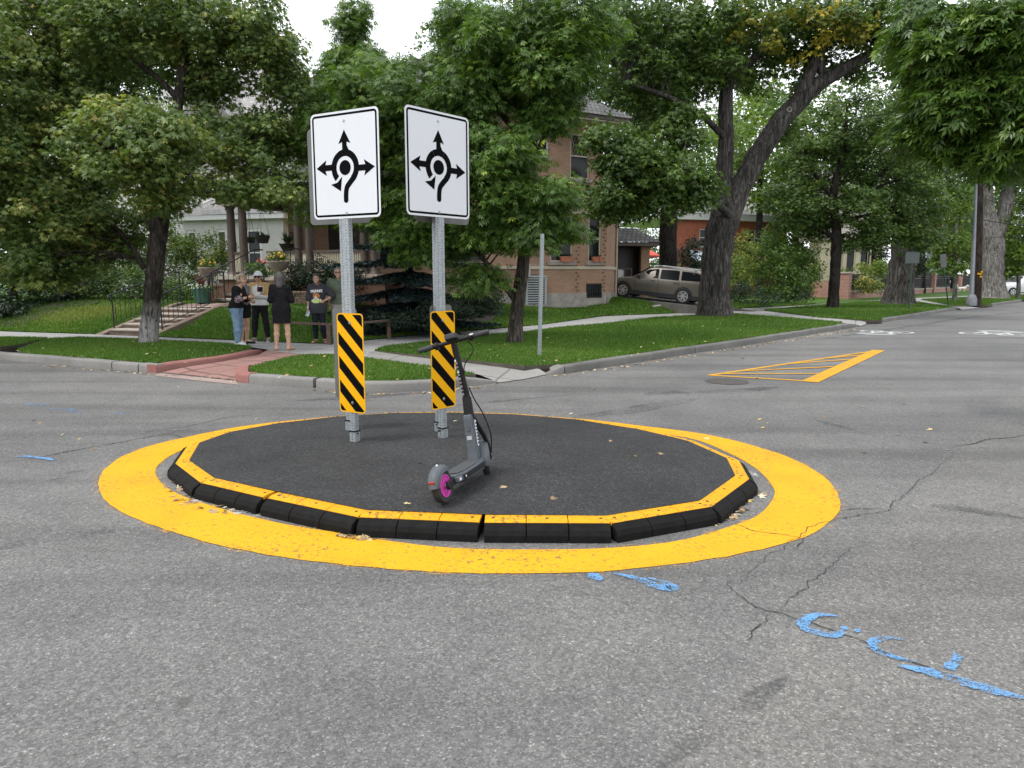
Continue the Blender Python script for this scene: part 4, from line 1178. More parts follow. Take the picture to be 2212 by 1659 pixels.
# panels lie in the local x-z plane, facing -y
PX = Matrix(((1, 0, 0), (0, 0, -1), (0, 1, 0)))          # (x,y,z)->(x,-z,y): extrude z goes to -y
def plate(b, poly, y0, y1, m=0, mt=None, c=(0, 0, 0)):
    b.prism(poly, -y0, -y1, m, mt, PX, c)
def bolt_part(parent, x, y, z):
    b = MB()
    b.lathe([(.0001, .006), (.007, .0055), (.0085, .003), (.0085, .001), (.014, .001), (.014, -.001)], (x, y, z), 10, 0, PX)
    b.build('bolt', M['bolt'], parent, smooth=40)
def arrow_symbol():
    """circulation arrows: ring open at the lower left, four heads, centre dot; flat polygons"""
    polys = []
    def P(*p): polys.append(list(p))
    R0, R1, zc = .098, .156, -.022
    a0, a1 = math.radians(-50), math.radians(224)
    N = 44
    for k in range(N):
        t0 = a0 + (a1 - a0) * k / N; t1 = a0 + (a1 - a0) * (k + 1) / N
        P((R0 * math.cos(t0), zc + R0 * math.sin(t0)), (R1 * math.cos(t0), zc + R1 * math.sin(t0)), (R1 * math.cos(t1), zc + R1 * math.sin(t1)), (R0 * math.cos(t1), zc + R0 * math.sin(t1)))
    # dot
    P(*[(.064 * math.cos(2 * math.pi * k / 28), zc + .064 * math.sin(2 * math.pi * k / 28)) for k in range(28)])
    # heads (tip, two barbs with a notched back)
    def head(tx, tz, ang, L=.118, hw=.068):
        d = (math.cos(ang), math.sin(ang)); s = (-d[1], d[0])
        def q(a, b): return (tx - d[0] * a + s[0] * b, tz - d[1] * a + s[1] * b)
        P(q(0, 0), q(L, hw), q(L * .82, 0)); P(q(0, 0), q(L * .82, 0), q(L, -hw))
    def bar(x0, z0, x1, z1, w):
        dx, dz = x1 - x0, z1 - z0; L = math.hypot(dx, dz); nx, nz_ = -dz / L * w / 2, dx / L * w / 2
        P((x0 + nx, z0 + nz_), (x0 - nx, z0 - nz_), (x1 - nx, z1 - nz_), (x1 + nx, z1 + nz_))
    head(0, .300, math.pi / 2); bar(0, zc + .13, 0, .21, .052)
    head(-.330, -.012, math.pi); bar(-.13, -.012, -.235, -.012, .052)
    head(.330, -.034, 0); bar(.13, -.034, .235, -.034, .052)
    head(-.056, -.222, math.radians(-64), .105, .072)
    # flares where the arms leave the ring
    P((.026, .165), (.026, .12), (.058, .108))
    # tail: from ring end sweeping down
    T = []
    pts = catmull([(R1 * .83 * math.cos(a0 + .05), zc + R1 * .83 * math.sin(a0 + .05), 0), (.052, -.150, 0), (.014, -.192, 0), (.002, -.245, 0), (0, -.310, 0)], 6)
    for i in range(len(pts) - 1):
        bar(pts[i].x, pts[i].y, pts[i + 1].x, pts[i + 1].y, .052)
        if i: P(*[(pts[i].x + .026 * math.cos(2 * math.pi * k / 10), pts[i].y + .026 * math.sin(2 * math.pi * k / 10)) for k in range(10)])
    b = MB()
    for i, pl in enumerate(polys):
        y = -.0042 - .00012 * (i % 9)
        b.add([(p[0], y, p[1]) for p in pl], [tuple(range(len(pl)))])
    return b
def frame_strip(b, w, h, r, t, y, m=0):
    o = rrect(w, h, r); i = rrect(w - 2 * t, h - 2 * t, max(.004, r - t)); n = len(o)
    b.add([(p[0], y, p[1]) for p in o + i], [(k, (k + 1) % n, n + (k + 1) % n, n + k) for k in range(n)], m)
def marker_stripes(w=.305, h=.914):
    cp = rrect(w - .024, h - .024, .026); b = MB()
    per, th = .221, .113
    for k in range(-4, 5):
        c0 = .1455 - per * k; c1 = c0 - th
        X = .3
        pl = [(-X, X + c1), (X, -X + c1), (X, -X + c0), (-X, X + c0)]
        q = clip_convex(pl, cp)
        if len(q) > 2: b.add([(p[0], -.0042, p[1]) for p in q], [tuple(range(len(q)))])
    return b
def sign_post(base, yaw, label, zs, zm, face=True, sx=0.0, mxo=0.0, top=None, sleeve=True, tw=.055):
    """two-sided family of posts: post, sign panel, hazard marker; faces local -y"""
    root = empty('traffic_sign', base, yaw, label, 'traffic sign', 'sign posts on the traffic island')
    b = MB(); square_tube(b, tw, -.05, top - base.z)
    b.build('post', M['galv'], root)
    if sleeve:
        b = MB(); square_tube(b, tw + .012, -.05, .105)
        s = b.build('anchor_sleeve', M['galv'], root)
        b = MB(); b.box((0, 0, .112), (tw + .022, tw + .022, .012)); b.box((-.01, 0, .09), (tw + .05, .012, .014)); b.build('black_band', M['rubber'], s, bevel=.002)
    y0 = -tw / 2 - .004
    if not face: y0 = y0
    for nm, w, h, r, z, ox in (('sign_panel', .762, .914, .045, zs - base.z, sx), ('hazard_marker', .305, .914, .036, zm - base.z, mxo)):
        b = MB(); plate(b, rrect(w, h, r), -.0005, -.0035, 0, 1)
        fm = M['sign_white'] if nm == 'sign_panel' else M['sign_yellow']
        p = b.build(nm, [M['alu_back'], fm], root)
        p.location = (ox, y0, z)
        if nm == 'sign_panel':
            f = MB(); frame_strip(f, w - .036, h - .036, .034, .019, -.0042); f.build('border', M['sign_black'], p)
            arrow_symbol().build('arrow_symbol', M['sign_black'], p)
            bolt_part(p, 0, -.004, .372); bolt_part(p, 0, -.004, -.412)
        else:
            marker_stripes(w, h).build('stripe', M['sign_black'], p)
            bolt_part(p, 0, -.004, .372); bolt_part(p, 0, -.004, -.365)
    return root
def z_at(v, y): return pd(CU, v, y).z
p1 = gp(767, 956, .135); p2 = gp(957, 949, .135); p3 = gp(757, 931, .135); p4 = gp(949, 935, .135)
Y1, Y2 = p1.y - .04, p2.y - .04
def along(base, yaw, u, v=830, tw=.055):
    """offset along the panel that centres it on the line of sight through column u"""
    k = (u - CU) / (FPX * 1.0)
    c, s_ = math.cos(yaw), math.sin(yaw); y0 = -tw / 2 - .004
    bx = base.x - s_ * y0; by = base.y + c * y0
    kk = k / (_cp + (CV - v) / FPX * _sp)
    return (kk * by - bx) / (c - kk * s_)
def post_set(p, yaw, label, us, um, vs, vm, vt):
    sign_post(p, yaw, label, z_at(vs, p.y), z_at(vm, p.y), sx=along(p, yaw, us, vs), mxo=along(p, yaw, um, vm), top=z_at(vt, p.y))
post_set(p1, math.radians(-28), 'left sign post of the island, white roundabout sign, no scooter before it', 746, 759, 358, 784, 247)
post_set(p2, math.radians(48), 'right sign post of the island, white roundabout sign, marker behind the scooter handlebar', 947, 957, 358, 777, 247)
post_set(p3, math.radians(-28 + 180), 'grey sign back on rear post half hidden behind the left roundabout sign', 731, 747, 377, 766, 266)
post_set(p4, math.radians(52 + 180), 'grey sign back on rear post half hidden behind the right roundabout sign', 955, 954, 373, 761, 266)

# ================================================================== kick scooter
M['sc_grey'] = mottled('scooter_grey', (.060, .069, .078), (.085, .095, .105), 9, .5, .0, spec=.25)
M['sc_dark'] = mottled('scooter_black', (.006, .0065, .007), (.012, .0125, .013), 12, .5, spec=.2)
M['sc_tyre'] = mottled('scooter_tyre', (.010, .010, .010), (.02, .02, .02), 20, .8)
M['sc_pink'] = mat('scooter_pink', (.48, .04, .31), .45)
M['sc_red'] = mat('scooter_reflector', (.26, .03, .035), .25)
M['sc_silver'] = mat('scooter_silver', (.55, .56, .57), .3, .9)
M['sc_mid'] = mottled('scooter_grip', (.025, .027, .029), (.04, .043, .046), 30, .6, spec=.25)
def deckmat():
    m = mat('scooter_deck_mat', (.06, .065, .068), .75); t = NT(m)
    v = t.coord('Object')
    w = t.n('ShaderNodeTexWave'); w.wave_type = 'BANDS'; w.bands_direction = 'DIAGONAL'; w.inputs['Scale'].default_value = 26; w.inputs['Distortion'].default_value = 0
    t.l(v, w.inputs['Vector'])
    t.color(t.ramp(w.outputs['Fac'], [(.3, (.030, .034, .036)), (.7, (.055, .06, .062))]))
    t.bump(w.outputs['Fac'], .6, .004); return m
M['sc_mat'] = deckmat()
rw = gp(962, 1086, .137); fw = gp(1028, 1020, .145)
WB = (fw - rw); WB.z = 0; wb = WB.length
sc = empty('kick_scooter', rw, 0, 'grey and black electric kick scooter with magenta wheels parked on the island', 'scooter')
hd = math.atan2(-WB.x, WB.y) - math.radians(7)
sc.rotation_mode = 'QUATERNION'
LEAN = math.radians(-11)
sc.rotation_quaternion = (Matrix.Rotation(hd, 3, 'Z') @ Matrix.Rotation(LEAN, 3, 'Y')).to_quaternion()
RX = Matrix(((0, 0, 1), (0, 1, 0), (-1, 0, 0)))           # local z -> x axis
WR = .118
def sc_wheel(parent, y, steer=0.0):
    S = Matrix.Rotation(steer, 3, 'Z')
    w = MB(); w.lathe([(WR * .64, -.024), (WR * .80, -.031), (WR * .96, -.024), (WR, -.008), (WR, .008), (WR * .96, .024), (WR * .80, .031), (WR * .64, .024)], (0, y, WR), 36, 0, S @ RX)
    t = w.build('wheel', M['sc_tyre'], parent, smooth=50)
    r = MB(); r.lathe([(.0001, -.020), (.02, -.024), (WR * .55, -.022), (WR * .60, -.029), (WR * .665, -.029), (WR * .665, .029), (WR * .60, .029), (WR * .55, .022), (.02, .024), (.0001, .020)], (0, y, WR), 32, 0, S @ RX)
    for k in range(6):
        a = k * math.pi / 3
        for sgn in (1, -1):
            c = S @ Vector((sgn * .0255, math.cos(a) * WR * .38, math.sin(a) * WR * .38)) + Vector((0, y, WR))
            r.box(c, (.005, .010, WR * .42), 0, M=S @ Matrix.Rotation(-a + math.pi / 2, 3, 'X'))
    r.build('rim', M['sc_pink'], t, smooth=40)
    h = MB(); h.lathe([(.0001, -.052), (.012, -.052), (.014, -.03), (.014, .03), (.012, .052), (.0001, .052)], (0, y, WR), 14, 0, S @ RX); h.build('axle', M['sc_silver'], t, smooth=40)
sc_wheel(sc, 0.0)
sc_wheel(sc, wb, math.radians(24))
def fender(parent, y, a0, a1, R, hw, steer=0, name='fender'):
    S = Matrix.Rotation(steer, 3, 'Z')
    rings = []
    for k in range(15):
        a = math.radians(a0 + (a1 - a0) * k / 14)
        tp = 1 - .25 * (abs(k - 7) / 7) ** 3
        ring = []
        for dx, dr in ((-hw, -.040), (-hw * .98, -.012), (-hw * .72, .004), (0, .010), (hw * .72, .004), (hw * .98, -.012), (hw, -.040), (hw * .9, -.038), (hw * .88, -.016), (0, 0.0), (-hw * .88, -.016), (-hw * .9, -.038)):
            rr = R + dr
            ring.append(S @ Vector((dx * tp, math.cos(a) * rr, math.sin(a) * rr)) + Vector((0, y, WR)))
        rings.append(ring)
    b = MB(); b.loft(rings); return b.build(name, M['sc_grey'], parent, smooth=50)
rf = fender(sc, 0, 48, 174, WR + .020, .045)
b = MB(); b.box((0, 0, 0), (.048, .012, .020), M=Matrix.Rotation(.35, 3, 'X'))
rl = b.build('reflector', M['sc_red'], rf, bevel=.004); rl.location = (0, -WR - .019, WR + .056)
b = MB(); b.lathe([(.0001, .004), (.012, .004), (.014, 0)], (0, 0, 0), 10, 0, Matrix.Rotation(.3, 3, 'X')); lc = b.build('label_dot', M['sign_white'], rf, smooth=30); lc.location = (0, -.02, WR * 2 + .030); lc.scale = (.6, .4, 1)
# deck: tapering box with rounded sides between the wheels
def deck_ring(y, w, z0, z1):
    h = w / 2
    return [Vector((x, y, z)) for x, z in ((-h, z0 + .02), (-h, z1 - .012), (-h + .012, z1), (h - .012, z1), (h, z1 - .012), (h, z0 + .02), (h - .03, z0), (-h + .03, z0))]
dk = MB()
dk.loft([deck_ring(.135, .085, .105, .150), deck_ring(.17, .13, .085, .158), deck_ring(.24, .162, .075, .160), deck_ring(wb * .55, .168, .072, .160), deck_ring(wb - .20, .160, .074, .163), deck_ring(wb - .14, .115, .085, .170), deck_ring(wb - .115, .09, .10, .178)])
deck = dk.build('deck', M['sc_grey'], sc, smooth=45, bevel=.003)
b = MB()
mp = [(-.052, .165), (.052, .165), (.072, .24), (.074, wb * .55), (.070, wb - .20), (.05, wb - .15), (-.05, wb - .15), (-.070, wb - .20), (-.074, wb * .55), (-.072, .24)]
b.prism(mp, .1605, .1645); b.build('deck_mat', M['sc_mat'], deck, bevel=.0015)
b = MB(); b.box((0, wb - .205, .1665), (.05, .012, .003)); b.build('deck_label', M['sign_white'], deck)
for sx in (-1, 1):    # side rails and motor arms
    b = MB(); b.beam((sx * .0845, .20, .120), (sx * .0845, wb - .19, .125), .006, .040); b.build('side_skirt', M['sc_dark'], deck, bevel=.002)
    b = MB(); b.beam((sx * .052, -.005, WR), (sx * .058, .17, .125), .014, .046); b.lathe([(.0001, -.012), (.028, -.012), (.032, 0), (.028, .012), (.0001, .012)], (sx * .055, 0, WR), 18, 0, RX)
    b.build('rear_arm', M['sc_dark'], sc, smooth=40, bevel=.003)
    b = MB(); b.box((sx * .072, .115, .128), (.034, .055, .040)); b.build('arm_mount', M['sc_grey'], sc, bevel=.008)
    b = MB(); b.box((sx * .0895, .118, .128), (.004, .030, .018)); b.build('white_tag', M['sign_white'], sc, bevel=.001)
    b = MB(); b.box((sx * .0880, .215, .125), (.004, .014, .014)); b.build('white_tag', M['sign_white'], sc, bevel=.001)
# kickstand on the left
b = MB(); b.tube([(-.07, wb * .42, .085), (-.10, wb * .36, .05), (-.135, wb * .33, .003 + math.sin(-LEAN) * .12 * 0)], [.009, .008, .007], 8); b.build('kickstand', M['sc_silver'], sc, smooth=50)
# neck: grey box column rising from the front of the deck, fork in front of it
NB = Vector((0, wb - .175, .150)); NT_ = Vector((0, wb - .135, .505))
b = MB()
ax = (NT_ - NB).normalized(); fy = Vector((1, 0, 0)).cross(ax) * -1
def nring(p, w, d):
    return [p + Vector((sx * w / 2, 0, 0)) + fy * (sy * d / 2) for sx, sy in ((-1, -1), (1, -1), (1, 1), (-1, 1))]
b.loft([nring(NB - ax * .02, .082, .085), nring(NB + ax * .06, .074, .075), nring(NT_ - ax * .03, .070, .070), nring(NT_, .062, .062)])
neck = b.build('neck', M['sc_grey'], sc, bevel=.010)
b = MB(); b.box(NB.lerp(NT_, .70) - fy * .040 * 1, (.030, .003, .040), M=Matrix.Rotation(-.1, 3, 'X')); b.build('neck_label', mat('neck_mark', (.05, .055, .06), .5), neck)
b = MB(); b.box(NB.lerp(NT_, .50) - fy * .0395, (.040, .003, .030), M=Matrix.Rotation(-.1, 3, 'X')); b.build('neck_label', mat('neck_label', (.30, .31, .32), .5), neck)
# white pill-shaped plate on the neck's right side
b = MB(); b.prism(rrect(.024, .20, .012), 0, .003, M=Matrix(((0, 0, 1), (1, 0, 0), (0, 1, 0))))
pl = b.build('name_plate', M['sign_white'], neck); pl.location = NB.lerp(NT_, .58) + Vector((.038, .018, 0)); pl.rotation_euler = (-.11, 0, 0)
b = MB()
for k in range(7): b.box((.0045, 0, -.075 + k * .025), (.002, .012, .012))
b.build('plate_letters', M['sign_black'], pl)
# steering column
HT = Vector((0, wb - .04, 0.46)); ST = Vector((0, wb - .155, 1.05))
HB = NT_ + Vector((0, .01, 0))
b = MB(); b.tube([HB - ax * .04, HB + ax * .02, HB + ax * .13], [.040, .038, .034], 16); b.build('collar', M['sc_dark'], sc, smooth=40)
b = MB(); b.tube([HB + ax * .13, ST], [.028, .024], 16); stem = b.build('stem', M['sc_dark'], sc, smooth=50)
b = MB()
dd = (ST - HB).normalized()
for k in range(9):
    c = HB + dd * (.16 + k * .030) - Vector((0, .0285, 0)); b.box(c, (.016, .003, .012 if k % 2 else .018))
b.build('stem_sticker', mat('stem_sticker', (.16, .165, .17), .5), stem)
b = MB(); b.box(HB + dd * .33 - Vector((0, .031, 0)), (.012, .003, .012)); b.build('white_sticker', M['sign_white'], stem)
b = MB(); b.box(HB + dd * .42 - Vector((.004, .031, 0)), (.010, .003, .016)); b.build('white_sticker', M['sign_white'], stem)
# front fork
S = Matrix.Rotation(math.radians(24), 3, 'Z')
b = MB()
fc = Vector((0, wb, WR))
for sx in (-1, 1):
    b.tube([fc + S @ Vector((sx * .048, 0, 0)), fc + S @ Vector((sx * .048, -.01, .12)), fc + S @ Vector((sx * .030, -.045, .20)), HB - ax * .03 + Vector((sx * .02, .02, 0))], [.014, .016, .018, .020], 10)
b.build('fork', M['sc_dark'], sc, smooth=50)
fender(sc, wb, 40, 190, WR + .026, .050, math.radians(24))
# handlebar, display, grips, levers
HBY = math.radians(-6)
SB = Matrix.Rotation(math.radians(6), 3, 'Z') @ Matrix.Rotation(math.radians(-5), 3, 'Y')
hc = ST + Vector((0, -.005, .02))
def hp(x, y=0, z=0): return hc + SB @ Vector((x, y, z))
b = MB(); b.tube([hp(-.27), hp(.27)], .0155, 14); b.build('handlebar', M['sc_dark'], sc, smooth=50)
for sx in (-1, 1):
    b = MB(); b.tube([hp(sx * .165), hp(sx * .17), hp(sx * .285), hp(sx * .29)], [.017, .0205, .0195, .014], 16); b.build('grip', M['sc_mid'], sc, smooth=40)
    b = MB(); b.tube([hp(sx * .125), hp(sx * .155)], [.026, .025], 14); b.box(hp(sx * .14, .012, -.016), (.030, .034, .03), M=SB); b.build('lever_clamp', M['sc_dark'], sc, smooth=40, bevel=.004)
    b = MB(); b.tube([hp(sx * .13, .035, -.010), hp(sx * .18, .055, -.012), hp(sx * .27, .060, -.018)], [.007, .006, .006], 8); b.build('brake_lever', M['sc_dark'], sc, smooth=50)
b = MB(); b.lathe([(.0001, .010), (.016, .008), (.019, 0), (.016, -.006)], hp(.155, -.012, .012), 14, 0, SB); b.build('bell', M['sc_silver'], sc, smooth=40)
b = MB(); b.prism(rrect(.098, .150, .030), .0, .042, M=SB @ Matrix.Rotation(math.radians(-16), 3, 'X'), c=hp(0, .01, .004))
disp = b.build('display', M['sc_mid'], sc, bevel=.008)
b = MB(); b.prism(rrect(.078, .120, .022), .042, .0445, M=SB @ Matrix.Rotation(math.radians(-16), 3, 'X'), c=hp(0, .01, .004)); b.build('screen', mat('scooter_screen', (.07, .075, .08), .25), disp)
b = MB()
Md = SB @ Matrix.Rotation(math.radians(-16), 3, 'X')
for (x, y, w, h) in ((-.018, .032, .022, .012), (.0, .0, .04, .004), (.0, -.012, .034, .004), (.020, -.030, .018, .014), (-.012, -.032, .02, .004)):
    b.box(hp(0, .01, .004) + Md @ Vector((x, y, .0455)), (w, h, .001), M=Md)
b.build('screen_print', M['sign_white'], disp)
# cables
b = MB()
b.tube(catmull([hp(.10, .03, -.02), hp(.12, .05, -.10), ST.lerp(HB, .30) + Vector((.045, .02, 0)), ST.lerp(HB, .45) + Vector((.028, .0, 0))], 6), .0045, 6)
b.tube(catmull([HB + ax * .20 + Vector((.03, 0, 0)), HB + ax * .10 + Vector((.055, .02, 0)), HB + Vector((.085, .07, -.02)), fc + S @ Vector((.085, -.06, .20)), fc + S @ Vector((.062, -.03, .05))], 8), .0055, 6)
b.build('brake_cable', M['sc_dark'], sc, smooth=60)
# ================================================================== buildings
M['tan_brick'] = brick('tan_brick', (.31, .185, .118), (.37, .23, .15), (.27, .20, .145), .22, .072, .006)
M['tan_dark'] = mat('dark_header_brick', (.15, .085, .058), .9)
M['red_brick'] = brick('red_brick', (.38, .10, .055), (.42, .125, .07), (.33, .16, .11), .22, .072, .006)
M['wall_brick'] = brick('garden_wall_brick', (.30, .115, .085), (.38, .17, .13), (.36, .28, .24), .30, .10, .016)
M['stone'] = mottled('rubble_stone', (.20, .18, .16), (.38, .35, .31), 3.5, .9, bump=.8, bscale=9)
M['sandstone'] = mottled('stone_tread', (.30, .26, .22), (.42, .37, .32), 5, .9, bump=.3)
M['step_brown'] = mottled('brown_stone_step', (.13, .09, .07), (.22, .16, .125), 6, .9, bump=.4)
M['dark_tile'] = brick('roof_tile_dark', (.085, .082, .08), (.13, .125, .12), (.035, .035, .035), .24, .30, .03)
M['grey_shingle'] = brick('roof_shingle_grey', (.26, .25, .245), (.34, .33, .32), (.15, .145, .14), .35, .22, .012)
M['cream_trim'] = mottled('cream_trim', (.42, .37, .27), (.48, .43, .32), 4, .6)
M['white_trim'] = mottled('white_trim', (.58, .59, .58), (.66, .66, .65), 4, .55)
M['white_wall'] = mottled('painted_wall_pale', (.44, .44, .415), (.50, .50, .475), 2, .8)
M['brown_paint'] = mottled('brown_paint', (.060, .042, .032), (.085, .06, .046), 4, .55)
M['soffit'] = mat('soffit_dark', (.05, .038, .03), .7)
def glassmat(name='window_glass', tint=(.012, .014, .015)):
    m = mat(name, tint, .08, spec=.22); t = NT(m)
    t.bump(t.noise(t.coord('Object'), 1.6, 2), .02, .05)
    return m
M['glass'] = glassmat()
M['black_iron'] = mat('black_iron', (.010, .012, .012), .45)
M['door_dark'] = mottled('dark_wood', (.016, .012, .010), (.028, .02, .016), 8, .5)
M['cream_wall'] = mottled('cream_clapboard', (.46, .42, .28), (.52, .48, .33), 3, .8)
M['shake'] = brick('wall_shingle_pale', (.50, .47, .42), (.56, .53, .48), (.33, .30, .27), .30, .22, .012)
M['terracotta'] = mottled('terracotta', (.36, .13, .07), (.44, .17, .10), 8, .75)

def wall(b, p0, p1, z0, z1, ops=(), m=0, reveal=.10):
    """upright wall from p0 to p1 with real openings [(a,b,za,zb)] in metres along it; inside is to the left of p0->p1... UVs in metres"""
    p0 = Vector((p0[0], p0[1], 0)); p1 = Vector((p1[0], p1[1], 0)); d = p1 - p0; L = d.length; d.normalize(); nin = Vector((-d.y, d.x, 0))
    xs = sorted({0, L, *[o[0] for o in ops], *[o[1] for o in ops]}); zs = sorted({z0, z1, *[o[2] for o in ops], *[o[3] for o in ops]})
    def P(x, z, k=0): q = p0 + d * x + nin * k; return (q.x, q.y, z)
    for i in range(len(xs) - 1):
        for j in range(len(zs) - 1):
            xm, zm = (xs[i] + xs[i + 1]) / 2, (zs[j] + zs[j + 1]) / 2
            if any(o[0] < xm < o[1] and o[2] < zm < o[3] for o in ops): continue
            b.quad(P(xs[i], zs[j]), P(xs[i + 1], zs[j]), P(xs[i + 1], zs[j + 1]), P(xs[i], zs[j + 1]), m, [(xs[i], zs[j]), (xs[i + 1], zs[j]), (xs[i + 1], zs[j + 1]), (xs[i], zs[j + 1])])
    for a, c, za, zb in ops:
        for q in ((P(a, za), P(a, zb), P(a, zb, reveal), P(a, za, reveal)), (P(c, zb), P(c, za), P(c, za, reveal), P(c, zb, reveal)), (P(a, zb), P(c, zb), P(c, zb, reveal), P(a, zb, reveal)), (P(c, za), P(a, za), P(a, za, reveal), P(c, za, reveal))):
            b.quad(*q, m, [(0, 0), (0, .2), (.1, .2), (.1, 0)])
    return p0, d, nin, P
def window(parent, p0, p1, op, frame, glass=None, mull=1, fw=.07, inset=.09, sill=None, lattice=False, vm=0):
    """sash window set in its opening: frame, pane, meeting rail; sill proud of the wall"""
    p0 = Vector((p0[0], p0[1], 0)); p1 = Vector((p1[0], p1[1], 0)); d = (p1 - p0).normalized(); nin = Vector((-d.y, d.x, 0))
    a, c, za, zb = op
    def P(x, z, k): q = p0 + d * x + nin * k; return Vector((q.x, q.y, z))
    f = MB()
    def bar(x0, x1, zz0, zz1, k0=inset - .05, k1=inset - .002):
        f.box((P((x0 + x1) / 2, (zz0 + zz1) / 2, (k0 + k1) / 2)), (x1 - x0, k1 - k0, zz1 - zz0), M=Matrix((d, nin, Vector((0, 0, 1)))).transposed())
    g = .002
    bar(a + g, a + fw, za + g, zb - g); bar(c - fw, c - g, za + g, zb - g); bar(a + fw, c - fw, zb - fw, zb - g); bar(a + fw, c - fw, za + g, za + fw)
    for k in range(mull):
        zz = za + (zb - za) * (k + 1) / (mull + 1) + .02; bar(a + fw, c - fw, zz - .03, zz + .03, inset - .045)
    for k in range(vm):
        xx = a + (c - a) * (k + 1) / (vm + 1); bar(xx - .02, xx + .02, za + fw, zb - fw, inset - .042, inset - .004)
    if lattice:
        zt = za + (zb - za) * .5
        for k in range(-5, 6):
            for sg in (1, -1):
                x0 = (a + c) / 2 + k * .17
                pa = P(min(max(x0, a + fw), c - fw), zt + .05, inset - .006); pb = P(min(max(x0 + sg * .5, a + fw), c - fw), zb - fw, inset - .006)
                if (pa - pb).length > .1: f.beam(pa, pb, .012, .006)
    w = f.build('window', frame, parent)
    q = MB(); q.quad(P(a + fw * .5, za + fw * .5, inset), P(c - fw * .5, za + fw * .5, inset), P(c - fw * .5, zb - fw * .5, inset), P(a + fw * .5, zb - fw * .5, inset))
    q.build('pane', glass or M['glass'], w)
    if sill:
        s = MB(); s.box(P((a + c) / 2, za - .07, -.03), (c - a + .22, .16, .13), M=Matrix((d, nin, Vector((0, 0, 1)))).transposed()); s.build('sill', sill, w, bevel=.008)
    return w
def slab(b, poly, z0, z1, m=0, mt=None):
    b.prism([(p[0], p[1]) for p in poly], z0, z1, m, mt)
def hip(b, poly, z0, apex, m=0):
    """sloping roof planes from an eave polygon to one or two apex points"""
    n = len(poly); A = [Vector(a) for a in apex]
    for i in range(n):
        p = Vector((*poly[i], z0)); q = Vector((*poly[(i + 1) % n], z0)); md = (p + q) / 2
        if len(A) == 1: pts = [p, q, A[0]]
        else:
            ap = min(A, key=lambda a: (a - p).length); aq = min(A, key=lambda a: (a - q).length)
            pts = [p, q, aq] if ap is aq else [p, q, aq, ap]
        e = (q - p).normalized()
        uv = [((t - p).dot(e), ((t - p) - e * (t - p).dot(e)).length) for t in pts]
        b.add(pts, [tuple(range(len(pts)))], m, [uv])
def xy(u, y): return ((u - CU) / FPX * y / 1.0 * (1.0), y)
def XY(u, v, y): p = pd(u, v, y); return (p.x, p.y)

# ---------------------------------------------------------------- the tan brick corner house
house = empty('brick_house', (0, 30, 0), 0, 'tan brick corner house with tiled roof and columned porch behind the signs', 'house')
house.location = (0, 0, 0)
P0 = XY(1068, 600, 29.4); P1 = XY(1253, 600, 30.5); P2 = XY(1310, 600, 31.0); P3 = XY(1329, 600, 32.8)
HL = XY(624, 520, 28.2)
zb, zf = .45, 1.15
b = MB()
La = (Vector(P1) - Vector(P0)).length; Lb = (Vector(P2) - Vector(P1)).length
def along_wall(pa, pb, u):
    """metres along wall pa->pb of the sight column u"""
    k = (u - CU) / FPX / _cp; dx, dy = pb[0] - pa[0], pb[1] - pa[1]; L = math.hypot(dx, dy); dx /= L; dy /= L
    return (k * pa[1] - pa[0]) / (dx - k * dy)
a0, a1 = along_wall(P0, P1, 1186), along_wall(P0, P1, 1233); b0, b1 = along_wall(P1, P2, 1266), along_wall(P1, P2, 1293)
c0, c1 = along_wall(P1, P2, 1263), along_wall(P1, P2, 1296)
opA = (a0, a1, 2.32, 4.22); opB = (b0, b1, 2.32, 4.22); opC = (c0, c1, .80, 1.42)
wall(b, P0, P1, 1.02, 4.75, [opA]); wall(b, P1, P2, 1.02, 4.75, [opB, (c0, c1, 1.02, 1.42)]); wall(b, P2, P3, 1.02, 4.75)
wl = b.build('bay_wall', M['tan_brick'], house, fix=False)
b = MB()
for q0, q1, o in ((P0, P1, []), (P1, P2, [(c0, c1, .80, 1.02)]), (P2, P3, [])):
    d = (Vector(q1) - Vector(q0)).normalized(); off = Vector((d.y, -d.x)) * .04
    wall(b, Vector(q0) + off, Vector(q1) + off, .2, 1.02, o)
    b.quad(*[(p.x, p.y, 1.02) for p in (Vector(q0) + off, Vector(q1) + off, Vector(q1), Vector(q0))])
b.build('stone_footing', M['stone'], house, fix=False)
window(house, P0, P1, opA, M['cream_trim'], sill=M['stone']); window(house, P1, P2, opB, M['cream_trim'], sill=M['stone'])
# barred cellar window
w = window(house, P1, P2, opC, M['black_iron'], mull=0, fw=.06, inset=.06)
dB = (Vector(P2) - Vector(P1)).normalized()
for k in range(9):
    x = c0 + (c1 - c0) * (k + .5) / 9; q = Vector(P1) + dB * x; nb = Vector((dB.y, -dB.x)) * .02
    g = MB(); g.beam((q.x + nb.x, q.y + nb.y, .82), (q.x + nb.x, q.y + nb.y, 1.42), .02, .02); g.build('bar', M['black_iron'], w)
# dark header bricks down the bay corners
b = MB()
for (q, dd) in ((P1, Vector(P1) - Vector(P0)), (P2, Vector(P2) - Vector(P1))):
    dd = dd.normalized()
    for k in range(24):
        z = 1.12 + k * .15; s = -.10 - .07 * (k % 2); c = Vector(q) + dd * s; off = Vector((dd.y, -dd.x)) * .004
        b.box((c.x + off.x, c.y + off.y, z), (.10, .02, .066), M=Matrix((Vector((dd.x, dd.y, 0)), Vector((-dd.y, dd.x, 0)), Vector((0, 0, 1)))).transposed())
        dn = dd
b.build('quoin_pattern', M['tan_dark'], wl)
